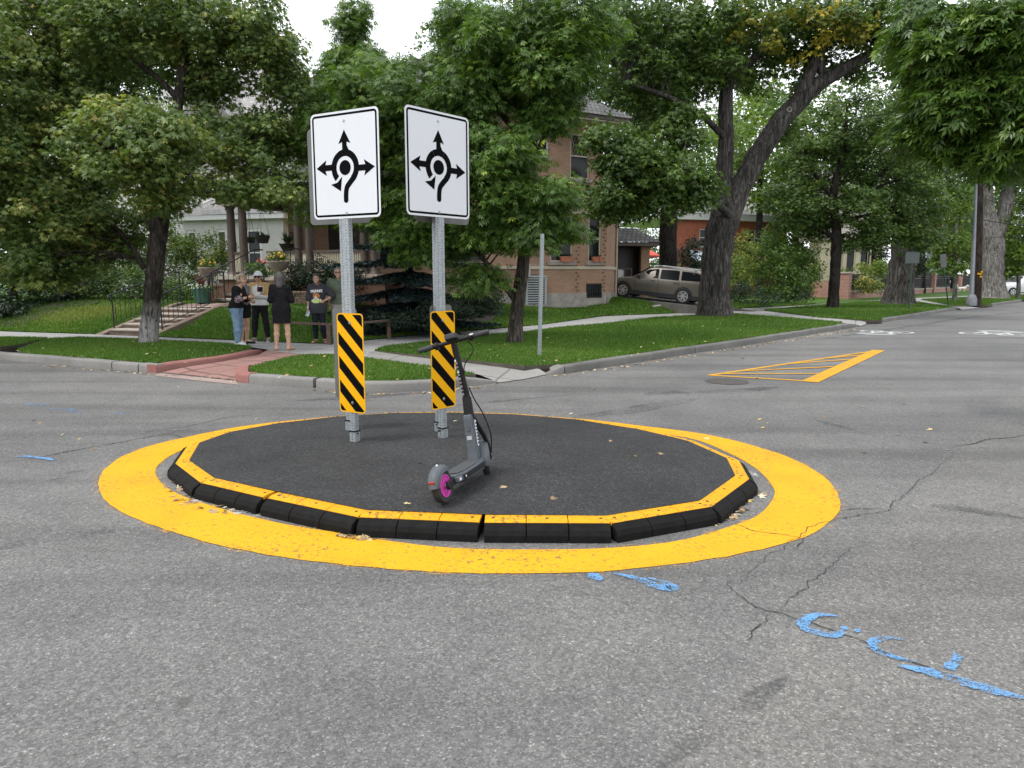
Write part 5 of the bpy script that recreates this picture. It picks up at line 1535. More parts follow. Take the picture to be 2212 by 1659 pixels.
# belt course, frieze, flat bay roof with wide cornice
def outset(poly, o):
    r = []
    n = len(poly)
    for i in range(n):
        a = Vector(poly[(i - 1) % n]); p = Vector(poly[i]); c = Vector(poly[(i + 1) % n])
        d1 = (p - a).normalized(); d2 = (c - p).normalized(); n1 = Vector((d1.y, -d1.x)); n2 = Vector((d2.y, -d2.x)); m = (n1 + n2); m = m / max(.3, m.length_squared) * 2
        r.append(tuple(p + m * o))
    return r
bay = [P0, P1, P2, P3, (P3[0] - .6, P3[1] + 2.2), (P0[0] - .8, P0[1] + 3.0)]
for nm, o, z0, z1, mm in (('belt_course', .05, 2.02, 2.14, 'cream_trim'), ('frieze', .06, 4.30, 4.62, 'cream_trim'), ('cornice', .42, 4.75, 4.98, 'cream_trim')):
    b = MB(); slab(b, outset(bay, o), z0, z1); b.build(nm, M[mm], house)
b = MB(); slab(b, outset(bay, .30), 4.62, 4.75); b.build('soffit', M['soffit'], house)
b = MB(); slab(b, outset(bay, .36), 4.98, 5.06); b.build('bay_roof', M['dark_tile'], house)
# upper storey, set back
K = XY(1100, 400, 31.2); E2 = XY(1302, 400, 33.6); HB2 = (HL[0] + 1.2, HL[1] + .6)
up = [(HB2[0], HB2[1]), K, E2, (E2[0] - 4.5, E2[1] + 8), (HB2[0] + 2, HB2[1] + 12)]
b = MB()
u0, u1 = along_wall(K, E2, 1226), along_wall(K, E2, 1266); v0, v1 = along_wall(K, E2, 1160), along_wall(K, E2, 1181)
opU = (u0, u1, 6.05, 8.0); opV = (v0, v1, 6.85, 7.6)
wall(b, K, E2, 5.06, 8.45, [opU, opV]); wall(b, E2, up[3], 1.0, 8.45); wall(b, up[3], up[4], 1.0, 8.45); wall(b, up[4], up[0], .8, 8.45)
fl = (Vector(K) - Vector(up[0])).length
wins = [(fl * f - .6, fl * f + .6, 6.1, 7.9) for f in (.2, .45, .75)]
wall(b, up[0], K, 5.2, 8.45, wins)
b.build('upper_wall', M['tan_brick'], house, fix=False)
window(house, K, E2, opU, M['cream_trim'], sill=M['stone'], lattice=True); window(house, K, E2, opV, M['white_trim'], sill=M['stone'], mull=0)
for o in wins: window(house, up[0], K, o, M['cream_trim'], sill=M['stone'])
ev = outset(up, .95)
b = MB(); slab(b, ev, 8.42, 8.50); b.build('soffit', M['cream_trim'], house)
b = MB(); slab(b, outset(up, 1.0), 8.50, 8.66); b.build('gutter', M['brown_paint'], house)
cen = sum((Vector(p) for p in up), Vector((0, 0))) / len(up)
b = MB(); hip(b, outset(up, 1.05), 8.67, [(cen.x - 2, cen.y + 1.2, 12.2), (cen.x + .8, cen.y - .4, 12.2)]); b.build('roof', M['dark_tile'], house, fix=False)
# ground floor front wall behind the porch
b = MB()
L1 = (Vector(P0) - Vector(HL)).length
opD = (1.5, 2.6, 1.78, 4.0); opW = (3.3, 5.0, 2.3, 4.1); opX = (6.2, 7.6, 2.3, 4.1)
wall(b, HL, P0, .3, 5.1, [opD, opW, opX]); wall(b, (HL[0] + 1, HL[1] + 8), HL, .3, 5.1)
b.build('front_wall', M['tan_brick'], house, fix=False)
window(house, HL, P0, opW, M['brown_paint'], sill=M['stone']); window(house, HL, P0, opX, M['brown_paint'], sill=M['stone'])
d_ = (Vector(P0) - Vector(HL)).normalized(); M_ = Matrix((Vector((d_.x, d_.y, 0)), Vector((-d_.y, d_.x, 0)), Vector((0, 0, 1)))).transposed()
q = Vector(HL) + d_ * 2.05; b = MB(); b.box((q.x - d_.y * .08, q.y + d_.x * .08, 2.89), (1.08, .05, 2.2), M=M_); dr = b.build('door', M['door_dark'], house)
b = MB(); q = q + d_ * .42; b.lathe([(.0001, .04), (.03, .03), (.03, 0)], (q.x + d_.y * .04, q.y - d_.x * .04, 2.75), 10, 0, M_ @ PX); b.build('handle', M['bolt'], dr)
# house number
def text_obj(name, body, size, loc, rot, m, parent=None, depth=.004):
    c = bpy.data.curves.new(name, 'FONT'); c.body = body; c.size = size; c.extrude = depth; c.align_x = 'CENTER'; c.align_y = 'CENTER'
    tmp = bpy.data.objects.new(name, c); COL.objects.link(tmp)
    dg = bpy.context.evaluated_depsgraph_get(); me = bpy.data.meshes.new_from_object(tmp.evaluated_get(dg)); me.name = name
    bpy.data.objects.remove(tmp); me.materials.clear(); me.materials.append(m)
    o = link(name, me, parent); o.location = loc; o.rotation_euler = rot
    return o
q = Vector(HL) + d_ * .12
text_obj('house_number', '2', .30, (q.x + d_.y * .012, q.y - d_.x * .012, 3.30), (math.pi / 2, 0, math.atan2(d_.y, d_.x)), M['sign_black'], house)
# ---- porch
C1 = pd(505, 592, 25.9); C2 = pd(530, 595, 25.3); C3 = pd(648, 592, 24.3); C4 = pd(672, 592, 24.05); C5 = pd(790, 592, 22.9); C6 = pd(812, 592, 22.7)
ZF = 1.72; ZB = 4.22
pf = Vector((C6.x - C1.x, C6.y - C1.y, 0)).normalized(); pn = Vector((-pf.y, pf.x, 0))
b = MB()
F0 = C1 - pf * .45; F1 = C6 + pf * .6
base_poly = [(F0 - pn * .3).xy, (F1 - pn * .3).xy, (F1 + pn * 4.5).xy, (F0 + pn * 3.0).xy]
slab(b, base_poly, .3, ZF - .12); b.build('porch_base', M['tan_dark'], house)
b = MB(); slab(b, outset([tuple(p) for p in base_poly], .08), ZF - .12, ZF); b.build('porch_floor', M['sandstone'], house)
for c in (C1, C2, C3, C4, C5, C6):
    q = MB(); q.lathe([(.21, 0), (.21, .06), (.185, .10), (.15, .16), (.145, .8), (.138, 2.1), (.128, 2.34), (.17, 2.40), (.19, 2.42), (.19, 2.5), (.0001, 2.5)], (c.x, c.y, ZF), 18)
    o = q.build('porch_column', M['brown_paint'], house, smooth=40)
    q = MB(); q.box((c.x, c.y, ZF + .03), (.46, .46, .06), M=Matrix((pf, pn, Vector((0, 0, 1)))).transposed()); q.build('plinth', M['sandstone'], o)
    q = MB(); q.box((c.x, c.y, ZB - .02), (.44, .44, .07), M=Matrix((pf, pn, Vector((0, 0, 1)))).transposed()); q.build('capital', M['cream_trim'], o)
MP = Matrix((pf, pn, Vector((0, 0, 1)))).transposed()
mid = (F0 + F1) / 2; PL = (F1 - F0).length
b = MB(); b.box((mid.x, mid.y, ZB + .14), (PL + .1, .42, .24), M=MP); b.box((mid + pn * 0 + Vector((0, 0, 0)))[:2] + (ZB + .32,), (PL + .3, .55, .12), M=MP)
sdm = (F0 + pn * 2.0); b.box((sdm.x, sdm.y, ZB + .14), (.42, 3.6, .24), M=MP); b.build('porch_beam', M['brown_paint'], house)
roofp = [(F0 - pf * 1.2 - pn * .75).xy, (F1 + pf * .9 - pn * .75).xy, (F1 + pf * .9 + pn * 5).xy, (F0 - pf * 1.2 + pn * 4.0).xy]
b = MB(); slab(b, [tuple(p) for p in roofp], ZB + .385, ZB + .43); b.build('porch_soffit', M['brown_paint'], house)
b = MB(); slab(b, outset([tuple(p) for p in roofp], .03), ZB + .43, ZB + .50); b.build('porch_gutter', M['white_trim'], house)
b = MB()
r4 = [Vector((*p, ZB + .50)) for p in roofp]; tp = [r4[0] + pf * 1.4 + pn * 2.6 + Vector((0, 0, .85)), r4[1] - pf * 1.4 + pn * 2.6 + Vector((0, 0, .85))]
for pts in ([r4[0], r4[1], tp[1], tp[0]], [r4[3], r4[0], tp[0], tp[0] + pn * 1.2], [r4[1], r4[2], tp[1] + pn * 1.2, tp[1]], [tp[0], tp[1], tp[1] + pn * 1.3, tp[0] + pn * 1.3]):
    e = (pts[1] - pts[0]).normalized(); b.add(pts, [tuple(range(4))], 0, [[((t - pts[0]).dot(e), ((t - pts[0]) - e * (t - pts[0]).dot(e)).length) for t in pts]])
pr = b.build('porch_roof', M['dark_tile'], house, fix=False)
# barrel tile ends along the eave and pale ridge tiles
b = MB(); n = int((r4[1] - r4[0]).length / .24)
for k in range(n):
    p = r4[0].lerp(r4[1], (k + .5) / n); sl = (tp[0] - r4[0]); b.tube([p - pn * .03 + Vector((0, 0, .03)), p + pn * 1.3 + Vector((0, 0, .46))], [.07, .07], 7)
b.build('tile_roll', M['soffit'], pr, smooth=60)
b = MB(); b.tube([r4[0] + Vector((0, 0, .05)), tp[0] + Vector((0, 0, .05))], [.10, .10], 8); b.tube([tp[0] + Vector((0, 0, .05)), tp[1] + Vector((0, 0, .05))], [.10, .10], 8); b.build('ridge_tile', mottled('ridge_pale', (.36, .35, .34), (.5, .49, .48), 3, .8), pr, smooth=60)
def balustrade(pa, pb, n):
    q = MB(); q.beam(pa + Vector((0, 0, .80)), pb + Vector((0, 0, .80)), .10, .08); q.beam(pa + Vector((0, 0, .12)), pb + Vector((0, 0, .12)), .07, .06)
    r = q.build('porch_railing', M['brown_paint'], house)
    me = None
    for k in range(n):
        p = pa.lerp(pb, (k + .5) / n)
        if me is None:
            q = MB(); q.box((0, 0, .445), (.042, .03, .61)); o = q.build('baluster', M['cream_trim'], r); me = o.data
        else: o = link('baluster', me, r)
        o.location = p; o.rotation_euler = (0, 0, math.atan2(pf.y, pf.x))
for a_, c_, n_ in ((C1, C2, 5), (C2 + pf * .95, C3, 20), (C3, C4, 4), (C4, C5, 24)):
    ad = Vector((a_.x, a_.y, ZF)); cd = Vector((c_.x, c_.y, ZF)); e = (cd - ad).normalized(); balustrade(ad + e * .17, cd - e * .17, n_)
# porch steps
SA = pd(490, 600, 24.9); SBm = pd(592, 600, 24.0)
sw = 1.75; scn = (Vector((SA.x, SA.y, 0)) + Vector((SBm.x, SBm.y, 0))) / 2 - pn * .1 + pf * 1.5
gz = yard_z(scn.x - pn.x * 2.2, scn.y - pn.y * 2.2)
ns = 5; rise = (ZF - gz) / (ns + 1)
for k in range(ns):
    zt = ZF - rise * (k + 1); c = scn - pn * (.33 * k + .3)
    q = MB(); q.box((c.x, c.y, (zt + gz - .3) / 2), (sw, .33, zt - gz + .3 - .06), M=MP); st = q.build('porch_step', M['tan_dark'], house)
    q = MB(); q.box((c.x - pn.x * .02, c.y - pn.y * .02, zt - .0), (sw + .04, .37, .07), M=MP); q.build('tread', M['sandstone'], st, bevel=.01)
for sg in (-1, 1):
    a_ = scn + pf * sg * (sw / 2 - .06) - pn * .25; e_ = scn + pf * sg * (sw / 2 - .06) - pn * 2.05
    q = MB()
    A_ = Vector((a_.x, a_.y, ZF + .86)); E_ = Vector((e_.x, e_.y, gz + .95)); q.tube([A_ + pn * .35, A_, E_, E_ - Vector((0, 0, .35)) - pn * .06], [.022] * 4, 8)
    q.tube([E_, Vector((E_.x, E_.y, gz))], .018, 8); q.tube([A_, Vector((A_.x, A_.y, ZF - rise))], .018, 8)
    hr = q.build('step_handrail', M['black_iron'], house, smooth=40)
    for k in range(9):
        t_ = (k + .5) / 9; p = A_.lerp(E_, t_)
        q = MB(); q.tube([p, p - Vector((0, 0, .80))], .008, 6); q.build('baluster', M['black_iron'], hr)
    # pedestals
    pc = scn + pf * sg * (sw / 2 + .30) - pn * (1.75 if sg < 0 else 1.1)
    zt = 1.40 if sg < 0 else 1.58
    q = MB()
    for i in range(4):
        cs = [(-.24, -.24), (.24, -.24), (.24, .24), (-.24, .24)]; A2 = pc + pf * cs[i][0] + pn * cs[i][1]; B2 = pc + pf * cs[(i + 1) % 4][0] + pn * cs[(i + 1) % 4][1]
        wall(q, A2, B2, gz - .2, zt)
    pe = q.build('stair_pedestal', M['tan_brick'], house, fix=False)
    q = MB(); q.box((pc.x, pc.y, zt + .04), (.60, .60, .09), M=MP); q.build('cap_stone', M['sandstone'], pe, bevel=.012)
    if sg < 0: PED_L = Vector((pc.x, pc.y, zt + .085))
    else: PED_R = Vector((pc.x, pc.y, zt + .085))
# ---- side porch right of the bay
SP = [XY(1331, 600, 35.6), XY(1402, 600, 36.0)]
sp0 = Vector((SP[0][0], SP[0][1], 0)); sp1 = Vector((SP[1][0], SP[1][1], 0))
q = MB(); wall(q, sp0 + Vector((.0, .9, 0)), sp1 + Vector((0, .9, 0)), .4, 3.3); q.build('side_porch_wall', M['door_dark'], house, fix=False)
q = MB(); wall(q, sp1 + Vector((-.42, 0, 0)), sp1, .4, 3.2); wall(q, sp1, sp1 + Vector((.1, .9, 0)), .4, 3.2); wall(q, sp1 + Vector((-.42, .5, 0)), sp1 + Vector((-.42, 0, 0)), .4, 3.2); q.build('side_porch_pier', M['tan_brick'], house, fix=False)
rp_ = [(sp0 + Vector((-.1, -.5, 0))).xy, (sp1 + Vector((.35, -.5, 0))).xy, (sp1 + Vector((.35, 2, 0))).xy, (sp0 + Vector((-.1, 2, 0))).xy]
q = MB(); slab(q, [tuple(p) for p in rp_], 3.2, 3.38); q.build('side_porch_soffit', M['brown_paint'], house)
q = MB(); e4 = [Vector((*p, 3.39)) for p in outset([tuple(p) for p in rp_], .08)]; t4 = [e4[0] + Vector((0, 1.3, .75)), e4[1] + Vector((-1.0, 1.3, .75))]
for pts in ([e4[0], e4[1], t4[1], t4[0]], [e4[1], e4[2], t4[1]]):
    e = (pts[1] - pts[0]).normalized(); q.add(pts, [tuple(range(len(pts)))], 0, [[((t - pts[0]).dot(e), ((t - pts[0]) - e * (t - pts[0]).dot(e)).length) for t in pts]])
q.build('side_porch_roof', M['dark_tile'], house, fix=False)
q = MB(); g0 = sp0 + Vector((.06, .04, 0))
for x0 in (0, .36, .70): q.box((g0.x + x0, g0.y, 1.35), (.06, .05, 1.55))
for z0 in (.62, 1.35, 2.10): q.box((g0.x + .35, g0.y, z0), (.64, .04, .06))
gt = q.build('lattice_gate', M['brown_paint'], house)
q = MB(); q.box((g0.x + .18, g0.y + .03, 1.0), (.30, .02, .66)); q.build('gate_panel', M['white_trim'], gt)
q = MB(); q.box((g0.x + .18, g0.y + .03, 1.73), (.30, .02, .68)); q.build('gate_panel', M['white_trim'], gt)
q = MB(); q.tube([(P3[0] + .02, P3[1] - .12, .6), (P3[0] + .02, P3[1] - .12, 4.6)], .05, 8); q.build('downpipe', M['cream_trim'], house, smooth=50)

# ---------------------------------------------------------------- white house to the left
wh = empty('white_house', (0, 0, 0), 0, 'pale painted house with grey shingle roofs half hidden behind the left maple', 'house')
A = XY(150, 450, 40.5); B = XY(640, 450, 37.0)
b = MB(); LW = (Vector(B) - Vector(A)).length
def aw(u): return along_wall(A, B, u)
ops = [(aw(204), aw(222), 6.75, 7.5), (aw(235), aw(262), 6.75, 7.5), (aw(425), aw(452), 6.3, 8.0), (aw(560), aw(600), 6.3, 8.0)]
wall(b, A, B, .6, 8.7, ops); wall(b, B, (B[0] + 3, B[1] + 8), .6, 8.7); wall(b, (A[0] + 3, A[1] + 8), A, .6, 8.7); b.build('wall', M['white_wall'], wh, fix=False)
for o in ops: window(wh, A, B, o, M['white_trim'], sill=M['white_trim'])
wp = [A, B, (B[0] + 3, B[1] + 8), (A[0] + 3, A[1] + 8)]
b = MB(); slab(b, outset(wp, .55), 8.7, 8.95); b.build('eave', M['white_trim'], wh)
mA, mB = Vector(A).lerp(Vector(wp[3]), .5), Vector(B).lerp(Vector(wp[2]), .5)
r1, r2 = mA.lerp(mB, .38), mA.lerp(mB, .66)
b = MB(); hip(b, outset(wp, .6), 8.96, [(r1.x, r1.y, 13.4), (r2.x, r2.y, 13.4)]); b.build('roof', M['grey_shingle'], wh, fix=False)
# front dormer gable
ga, gb = Vector(A).lerp(Vector(B), .52), Vector(A).lerp(Vector(B), .80); gd = (gb - ga).normalized(); gn = Vector((gd.y, -gd.x))
g0_, g1_ = ga + gn * .4, gb + gn * .4; gm = (g0_ + g1_) / 2
b = MB()
top = Vector((gm.x, gm.y, 11.9)); bk = Vector((gm.x - gn.x * 4, gm.y - gn.y * 4, 11.9))
b.add([(g0_.x, g0_.y, 8.96), top, bk, (g0_.x - gn.x * 2.5, g0_.y - gn.y * 2.5, 9.6)], [(0, 1, 2, 3)], 0, [[(0, 0), (0, 3), (4, 3), (3, 0)]])
b.add([top, (g1_.x, g1_.y, 8.96), (g1_.x - gn.x * 2.5, g1_.y - gn.y * 2.5, 9.6), bk], [(0, 1, 2, 3)], 0, [[(0, 3), (0, 0), (3, 0), (4, 3)]])
b.build('gable_roof', M['grey_shingle'], wh, fix=False)
b = MB(); b.add([(g0_.x, g0_.y, 8.96), (g1_.x, g1_.y, 8.96), tuple(top - Vector((0, 0, .05)))], [(0, 1, 2)], 0, [[(0, 0), (4, 0), (2, 3)]]); b.build('gable_wall', M['grey_shingle'], wh, fix=False)
# ground floor bay with its own hipped roof
bA, bB = XY(398, 500, 36.2), XY(612, 500, 34.6); bA2 = (bA[0] - .8, bA[1] + 1.6); bB2 = (bB[0] + 1.0, bB[1] + 1.8)
def bw(u): return along_wall(bA, bB, u)
ops = [(bw(424), bw(446), 1.9, 4.0), (bw(486), bw(508), 1.9, 4.0), (bw(548), bw(580), 1.7, 4.0)]
b = MB(); wall(b, bA, bB, .5, 4.45, ops); wall(b, bB, bB2, .5, 4.45); wall(b, bA2, bA, .5, 4.45); b.build('bay_wall', M['white_wall'], wh, fix=False)
for o in ops: window(wh, bA, bB, o, M['white_trim'], fw=.12, sill=M['white_trim'])
bp = [bA2, bA, bB, bB2, (bB2[0] - 1, bB2[1] + 2), (bA2[0] + 1, bA2[1] + 2)]
b = MB(); slab(b, outset(bp, .35), 4.45, 4.68); b.build('bay_fascia', M['white_trim'], wh)
b = MB(); e = [Vector((*p, 4.69)) for p in outset(bp, .40)]
t0 = Vector((bA[0] + .5, bA[1] + 2.2, 5.65)); t1 = Vector((bB[0] - .2, bB[1] + 2.2, 5.65))
for pts in ([e[1], e[2], t1, t0], [e[0], e[1], t0], [e[2], e[3], t1]):
    ee = (pts[1] - pts[0]).normalized(); b.add(pts, [tuple(range(len(pts)))], 0, [[((t - pts[0]).dot(ee), ((t - pts[0]) - ee * (t - pts[0]).dot(ee)).length) for t in pts]])
b.build('bay_roof', M['grey_shingle'], wh, fix=False)
b = MB(); b.beam(t0 + Vector((0, 0, .03)), t1 + Vector((0, 0, .03)), .16, .12); b.beam(e[1] + Vector((0, 0, .02)), t0 + Vector((0, 0, .02)), .16, .10); b.build('ridge_flashing', M['white_trim'], wh)

# ---------------------------------------------------------------- red brick house far off
rh = empty('red_house', (0, 0, 0), 0, 'red brick house with pale awning far behind the parked wagon', 'house')
A = XY(1425, 500, 58); B = XY(1700, 500, 62)
b = MB(); ra = lambda u: along_wall(A, B, u)
ops = [(ra(1499), ra(1513), 4.2, 5.6), (ra(1600), ra(1616), 4.2, 5.6), (ra(1650), ra(1664), 4.2, 5.6), (ra(1480), ra(1500), .9, 2.8)]
wall(b, A, B, 0, 6.3, ops); b.build('wall', M['red_brick'], rh, fix=False)
for o in ops: window(rh, A, B, o, M['white_trim'], sill=M['white_trim'])
d2 = (Vector(B) - Vector(A)).normalized(); n2 = Vector((d2.y, -d2.x))
wp = [A, B, (B[0] - 2, B[1] + 9), (A[0] - 2, A[1] + 9)]
b = MB(); slab(b, outset(wp, .5), 6.3, 6.8); b.build('eave', M['white_trim'], rh)
b = MB(); hip(b, outset(wp, .55), 6.81, [((A[0] + B[0]) / 2 - 3, A[1] + 6, 9.0), ((A[0] + B[0]) / 2 + 2, A[1] + 6, 9.0)]); b.build('roof', M['grey_shingle'], rh, fix=False)
b = MB(); a_ = Vector(A) + d2 * ra(1470); c_ = Vector(A) + d2 * ra(1500)
b.add([(a_.x, a_.y - .05, 3.9), (c_.x, c_.y - .05, 3.9), (c_.x + n2.x * 1.6, c_.y + n2.y * 1.6, 3.0), (a_.x + n2.x * 1.6, a_.y + n2.y * 1.6, 3.0)], [(0, 1, 2, 3)])
aw_ = b.build('awning', mat('awning_pale_blue', (.55, .64, .74), .6), rh); sm = aw_.modifiers.new('solid', 'SOLIDIFY'); sm.thickness = .05
b = MB(); q_ = Vector(A) + d2 * ra(1548); b.tube([(q_.x, q_.y - .1, 0), (q_.x, q_.y - .1, 6.2)], .09, 8); b.build('downpipe', M['terracotta'], rh)
# ---------------------------------------------------------------- cream house with bay windows
ch = empty('cream_house', (0, 0, 0), 0, 'cream house with wide bay window behind the brick garden wall', 'house')
A = XY(1748, 550, 56); B = XY(1905, 550, 58); bA, bB = XY(1772, 550, 54.6), XY(1874, 550, 55.2); bC = XY(1893, 550, 57)
b = MB(); wall(b, A, B, 0, 4.6); wall(b, B, (B[0] - 1, B[1] + 8), 0, 8); b.build('wall', M['cream_wall'], ch, fix=False)
b = MB(); wall(b, A, B, 4.6, 8.3); b.build('shingle_wall', M['shake'], ch, fix=False)
c_a = lambda u: along_wall(bA, bB, u)
ops = [(c_a(1781), c_a(1803), 2.0, 4.1), (c_a(1809), c_a(1829), 2.0, 4.1), (c_a(1838), c_a(1862), 2.0, 4.1)]
b = MB(); wall(b, bA, bB, 0, 4.5, ops); lc_ = (Vector(bC) - Vector(bB)).length; o2 = (lc_ * .25, lc_ * .8, 2.0, 4.1); wall(b, bB, bC, 0, 4.5, [o2]); wall(b, A, bA, 0, 4.5); b.build('bay_wall', M['cream_wall'], ch, fix=False)
for o in ops: window(ch, bA, bB, o, M['cream_trim'], mull=0, vm=0, fw=.1)
window(ch, bB, bC, o2, M['cream_trim'], mull=0, fw=.1)
bp = [A, bA, bB, bC, (bC[0], bC[1] + 1), (A[0], A[1] + 1.2)]
b = MB(); slab(b, outset(bp, .3), 4.5, 4.95); b.build('bay_cornice', M['cream_trim'], ch)
wp = [A, B, (B[0] - 2, B[1] + 9), (A[0] - 2, A[1] + 9)]
b = MB(); hip(b, outset(wp, .7), 8.3, [((A[0] + B[0]) / 2 - 1, A[1] + 5, 11.2)]); b.build('roof', M['grey_shingle'], ch, fix=False)
# ---------------------------------------------------------------- pale houses glimpsed far right
fh = empty('white_gable_house', (0, 0, 0), 0, 'small white gabled house glimpsed left of the utility pole', 'house')
A = XY(2000, 560, 96); B = XY(2065, 560, 98); b = MB(); ops = [(1.0, 2.0, 3.6, 5.4), (2.6, 3.6, 3.6, 5.4), (1.2, 2.6, .8, 2.6)]
wall(b, A, B, 0, 6.2, ops); wall(b, B, (B[0] + 1, B[1] + 6), 0, 6.2); b.build('wall', M['white_wall'], fh, fix=False)
for o in ops: window(fh, A, B, o, M['white_trim'])
b = MB(); wp = [A, B, (B[0] + 1, B[1] + 8), (A[0] + 1, A[1] + 8)]; hip(b, outset(wp, .5), 6.2, [((A[0] + B[0]) / 2 + .4, A[1] + .2, 9.4), ((A[0] + B[0]) / 2 + .6, A[1] + 7, 9.4)]); b.build('roof', M['terracotta'], fh, fix=False)
# ================================================================== people
class Vol:
    """smooth union of tapered capsules, polygonised as one closed surface (surface nets)"""
    def __init__(s, h=.008): s.p = []; s.h = h; s.cuts = []
    def cap(s, a, b, ra, rb=None, k=.02, sy=1.0, sx=1.0, neg=False):
        s.p.append((np.array(a, float), np.array(b, float), ra, ra if rb is None else rb, k, sy, sx, neg)); return s
    def ball(s, c, r, k=.02, sy=1.0, sx=1.0, neg=False): return s.cap(c, (c[0], c[1], c[2] + 1e-4), r, r, k, sy, sx, neg)
    def cut(s, n, d): s.cuts.append((np.array(n, float), d)); return s      # keep n.x <= d
    def mesh(s):
        h = s.h
        lo = np.min([np.minimum(a - ra / min(sx, sy, 1), b - rb / min(sx, sy, 1)) for a, b, ra, rb, k, sy, sx, ng in s.p if not ng], 0) - .05
        hi = np.max([np.maximum(a + ra / min(sx, sy, 1), b + rb / min(sx, sy, 1)) for a, b, ra, rb, k, sy, sx, ng in s.p if not ng], 0) + .05
        n = np.ceil((hi - lo) / h).astype(int) + 1
        f = np.full(n, .2, np.float32)
        ax = [lo[i] + h * np.arange(n[i]) for i in range(3)]
        for a, b, ra, rb, k, sy, sx, ng in s.p:
            mg = k * 1.5 + .03
            l = np.minimum(a - ra / min(sx, sy, 1), b - rb / min(sx, sy, 1)) - mg; u = np.maximum(a + ra / min(sx, sy, 1), b + rb / min(sx, sy, 1)) + mg
            i0 = np.maximum(0, ((l - lo) / h).astype(int)); i1 = np.minimum(n, ((u - lo) / h).astype(int) + 2)
            X, Y, Z = np.meshgrid(ax[0][i0[0]:i1[0]], ax[1][i0[1]:i1[1]], ax[2][i0[2]:i1[2]], indexing='ij')
            S = np.array([sx, sy, 1.0])
            d = (b - a) * S; dd = (d ** 2).sum() + 1e-12
            px_, py_, pz_ = (X - a[0]) * sx, (Y - a[1]) * sy, Z - a[2]
            t = np.clip((px_ * d[0] + py_ * d[1] + pz_ * d[2]) / dd, 0, 1)
            q = np.sqrt((px_ - d[0] * t) ** 2 + (py_ - d[1] * t) ** 2 + (pz_ - d[2] * t) ** 2) - (ra + (rb - ra) * t)
            sl = tuple(slice(i0[i], i1[i]) for i in range(3)); g = f[sl]
            if ng: f[sl] = np.maximum(g, -q)
            else:
                hh = np.clip(.5 + .5 * (g - q) / k, 0, 1); f[sl] = g * (1 - hh) + q * hh - k * hh * (1 - hh)
        if s.cuts:
            X, Y, Z = np.meshgrid(*ax, indexing='ij')
            for nn, dd in s.cuts: f = np.maximum(f, (X * nn[0] + Y * nn[1] + Z * nn[2] - dd).astype(np.float32))
        return surface_nets(f, lo, h)
def surface_nets(f, lo, h):
    n = np.array(f.shape); ins = f < 0
    cnt = np.zeros(n - 1, np.int8); P = np.zeros((*(n - 1), 3), np.float32)
    cs = [(i, j, k) for i in (0, 1) for j in (0, 1) for k in (0, 1)]
    def corner(c): return f[c[0]:n[0] - 1 + c[0], c[1]:n[1] - 1 + c[1], c[2]:n[2] - 1 + c[2]]
    for a in cs:
        for axis in range(3):
            if a[axis]: continue
            b = list(a); b[axis] = 1
            fa, fb = corner(a), corner(b); m = (fa < 0) != (fb < 0)
            t = np.where(m, fa / (fa - fb + 1e-12), 0)
            cnt += m
            for d in range(3):
                P[..., d] += np.where(m, (t if d == axis else a[d]), 0)
    act = cnt > 0
    idx = np.full(n - 1, -1, np.int32); idx[act] = np.arange(act.sum())
    g = np.stack(np.nonzero(act), 1)
    V = lo + h * (g + P[act] / cnt[act][:, None])
    F = []
    for axis in range(3):
        o1, o2 = [(1, 2), (2, 0), (0, 1)][axis]
        sl0 = [slice(None)] * 3; sl1 = [slice(None)] * 3
        sl0[axis] = slice(0, n[axis] - 1); sl1[axis] = slice(1, n[axis])
        a, b = ins[tuple(sl0)], ins[tuple(sl1)]
        e = np.stack(np.nonzero(a != b), 1)
        ok = (e[:, o1] > 0) & (e[:, o2] > 0) & (e[:, o1] < n[o1] - 1) & (e[:, o2] < n[o2] - 1)
        e = e[ok]; fl = a[tuple(e.T)]
        def cell(d1, d2):
            c = e.copy(); c[:, o1] -= d1; c[:, o2] -= d2; return idx[tuple(c.T)]
        q = np.stack([cell(1, 1), cell(0, 1), cell(0, 0), cell(1, 0)], 1)
        q[~fl] = q[~fl][:, ::-1]
        F.append(q)
    return V, np.concatenate(F)
def relax(V, F, it=2):
    """light smoothing of the net"""
    V = V.copy()
    e = np.concatenate([F[:, [0, 1]], F[:, [1, 2]], F[:, [2, 3]], F[:, [3, 0]]])
    for _ in range(it):
        s = np.zeros_like(V); c = np.zeros(len(V))
        np.add.at(s, e[:, 0], V[e[:, 1]]); np.add.at(c, e[:, 0], 1); np.add.at(s, e[:, 1], V[e[:, 0]]); np.add.at(c, e[:, 1], 1)
        V = V * .5 + .5 * s / np.maximum(c, 1)[:, None]
    return V
def vol_obj(name, vol, m, parent=None, it=1, paint=None):
    V, F = vol.mesh(); V = relax(V, F, it)
    mi = None
    if paint is not None: mi = paint(V[F].mean(1))
    return np_mesh(name, V, F, m, parent, mi=mi, smooth=True)
def cloth(name, c1, c2, scale=14, rough=.85, spec=.15):
    return mottled(name, c1, c2, scale, rough, bump=.25, bscale=26, spec=spec)
SKIN = mottled('skin', (.40, .235, .165), (.46, .275, .195), 9, .55, spec=.3)
SKIN2 = mottled('skin_tan', (.34, .195, .13), (.39, .23, .158), 9, .55, spec=.3)
LIP = mat('lips', (.40, .13, .11), .5)
EYE = mat('eyes_dark', (.022, .016, .013), .3)
WHITE_T = mat('teeth', (.7, .68, .64), .4)
def lerp3(a, b, t): return tuple(np.array(a) * (1 - t) + np.array(b) * t)
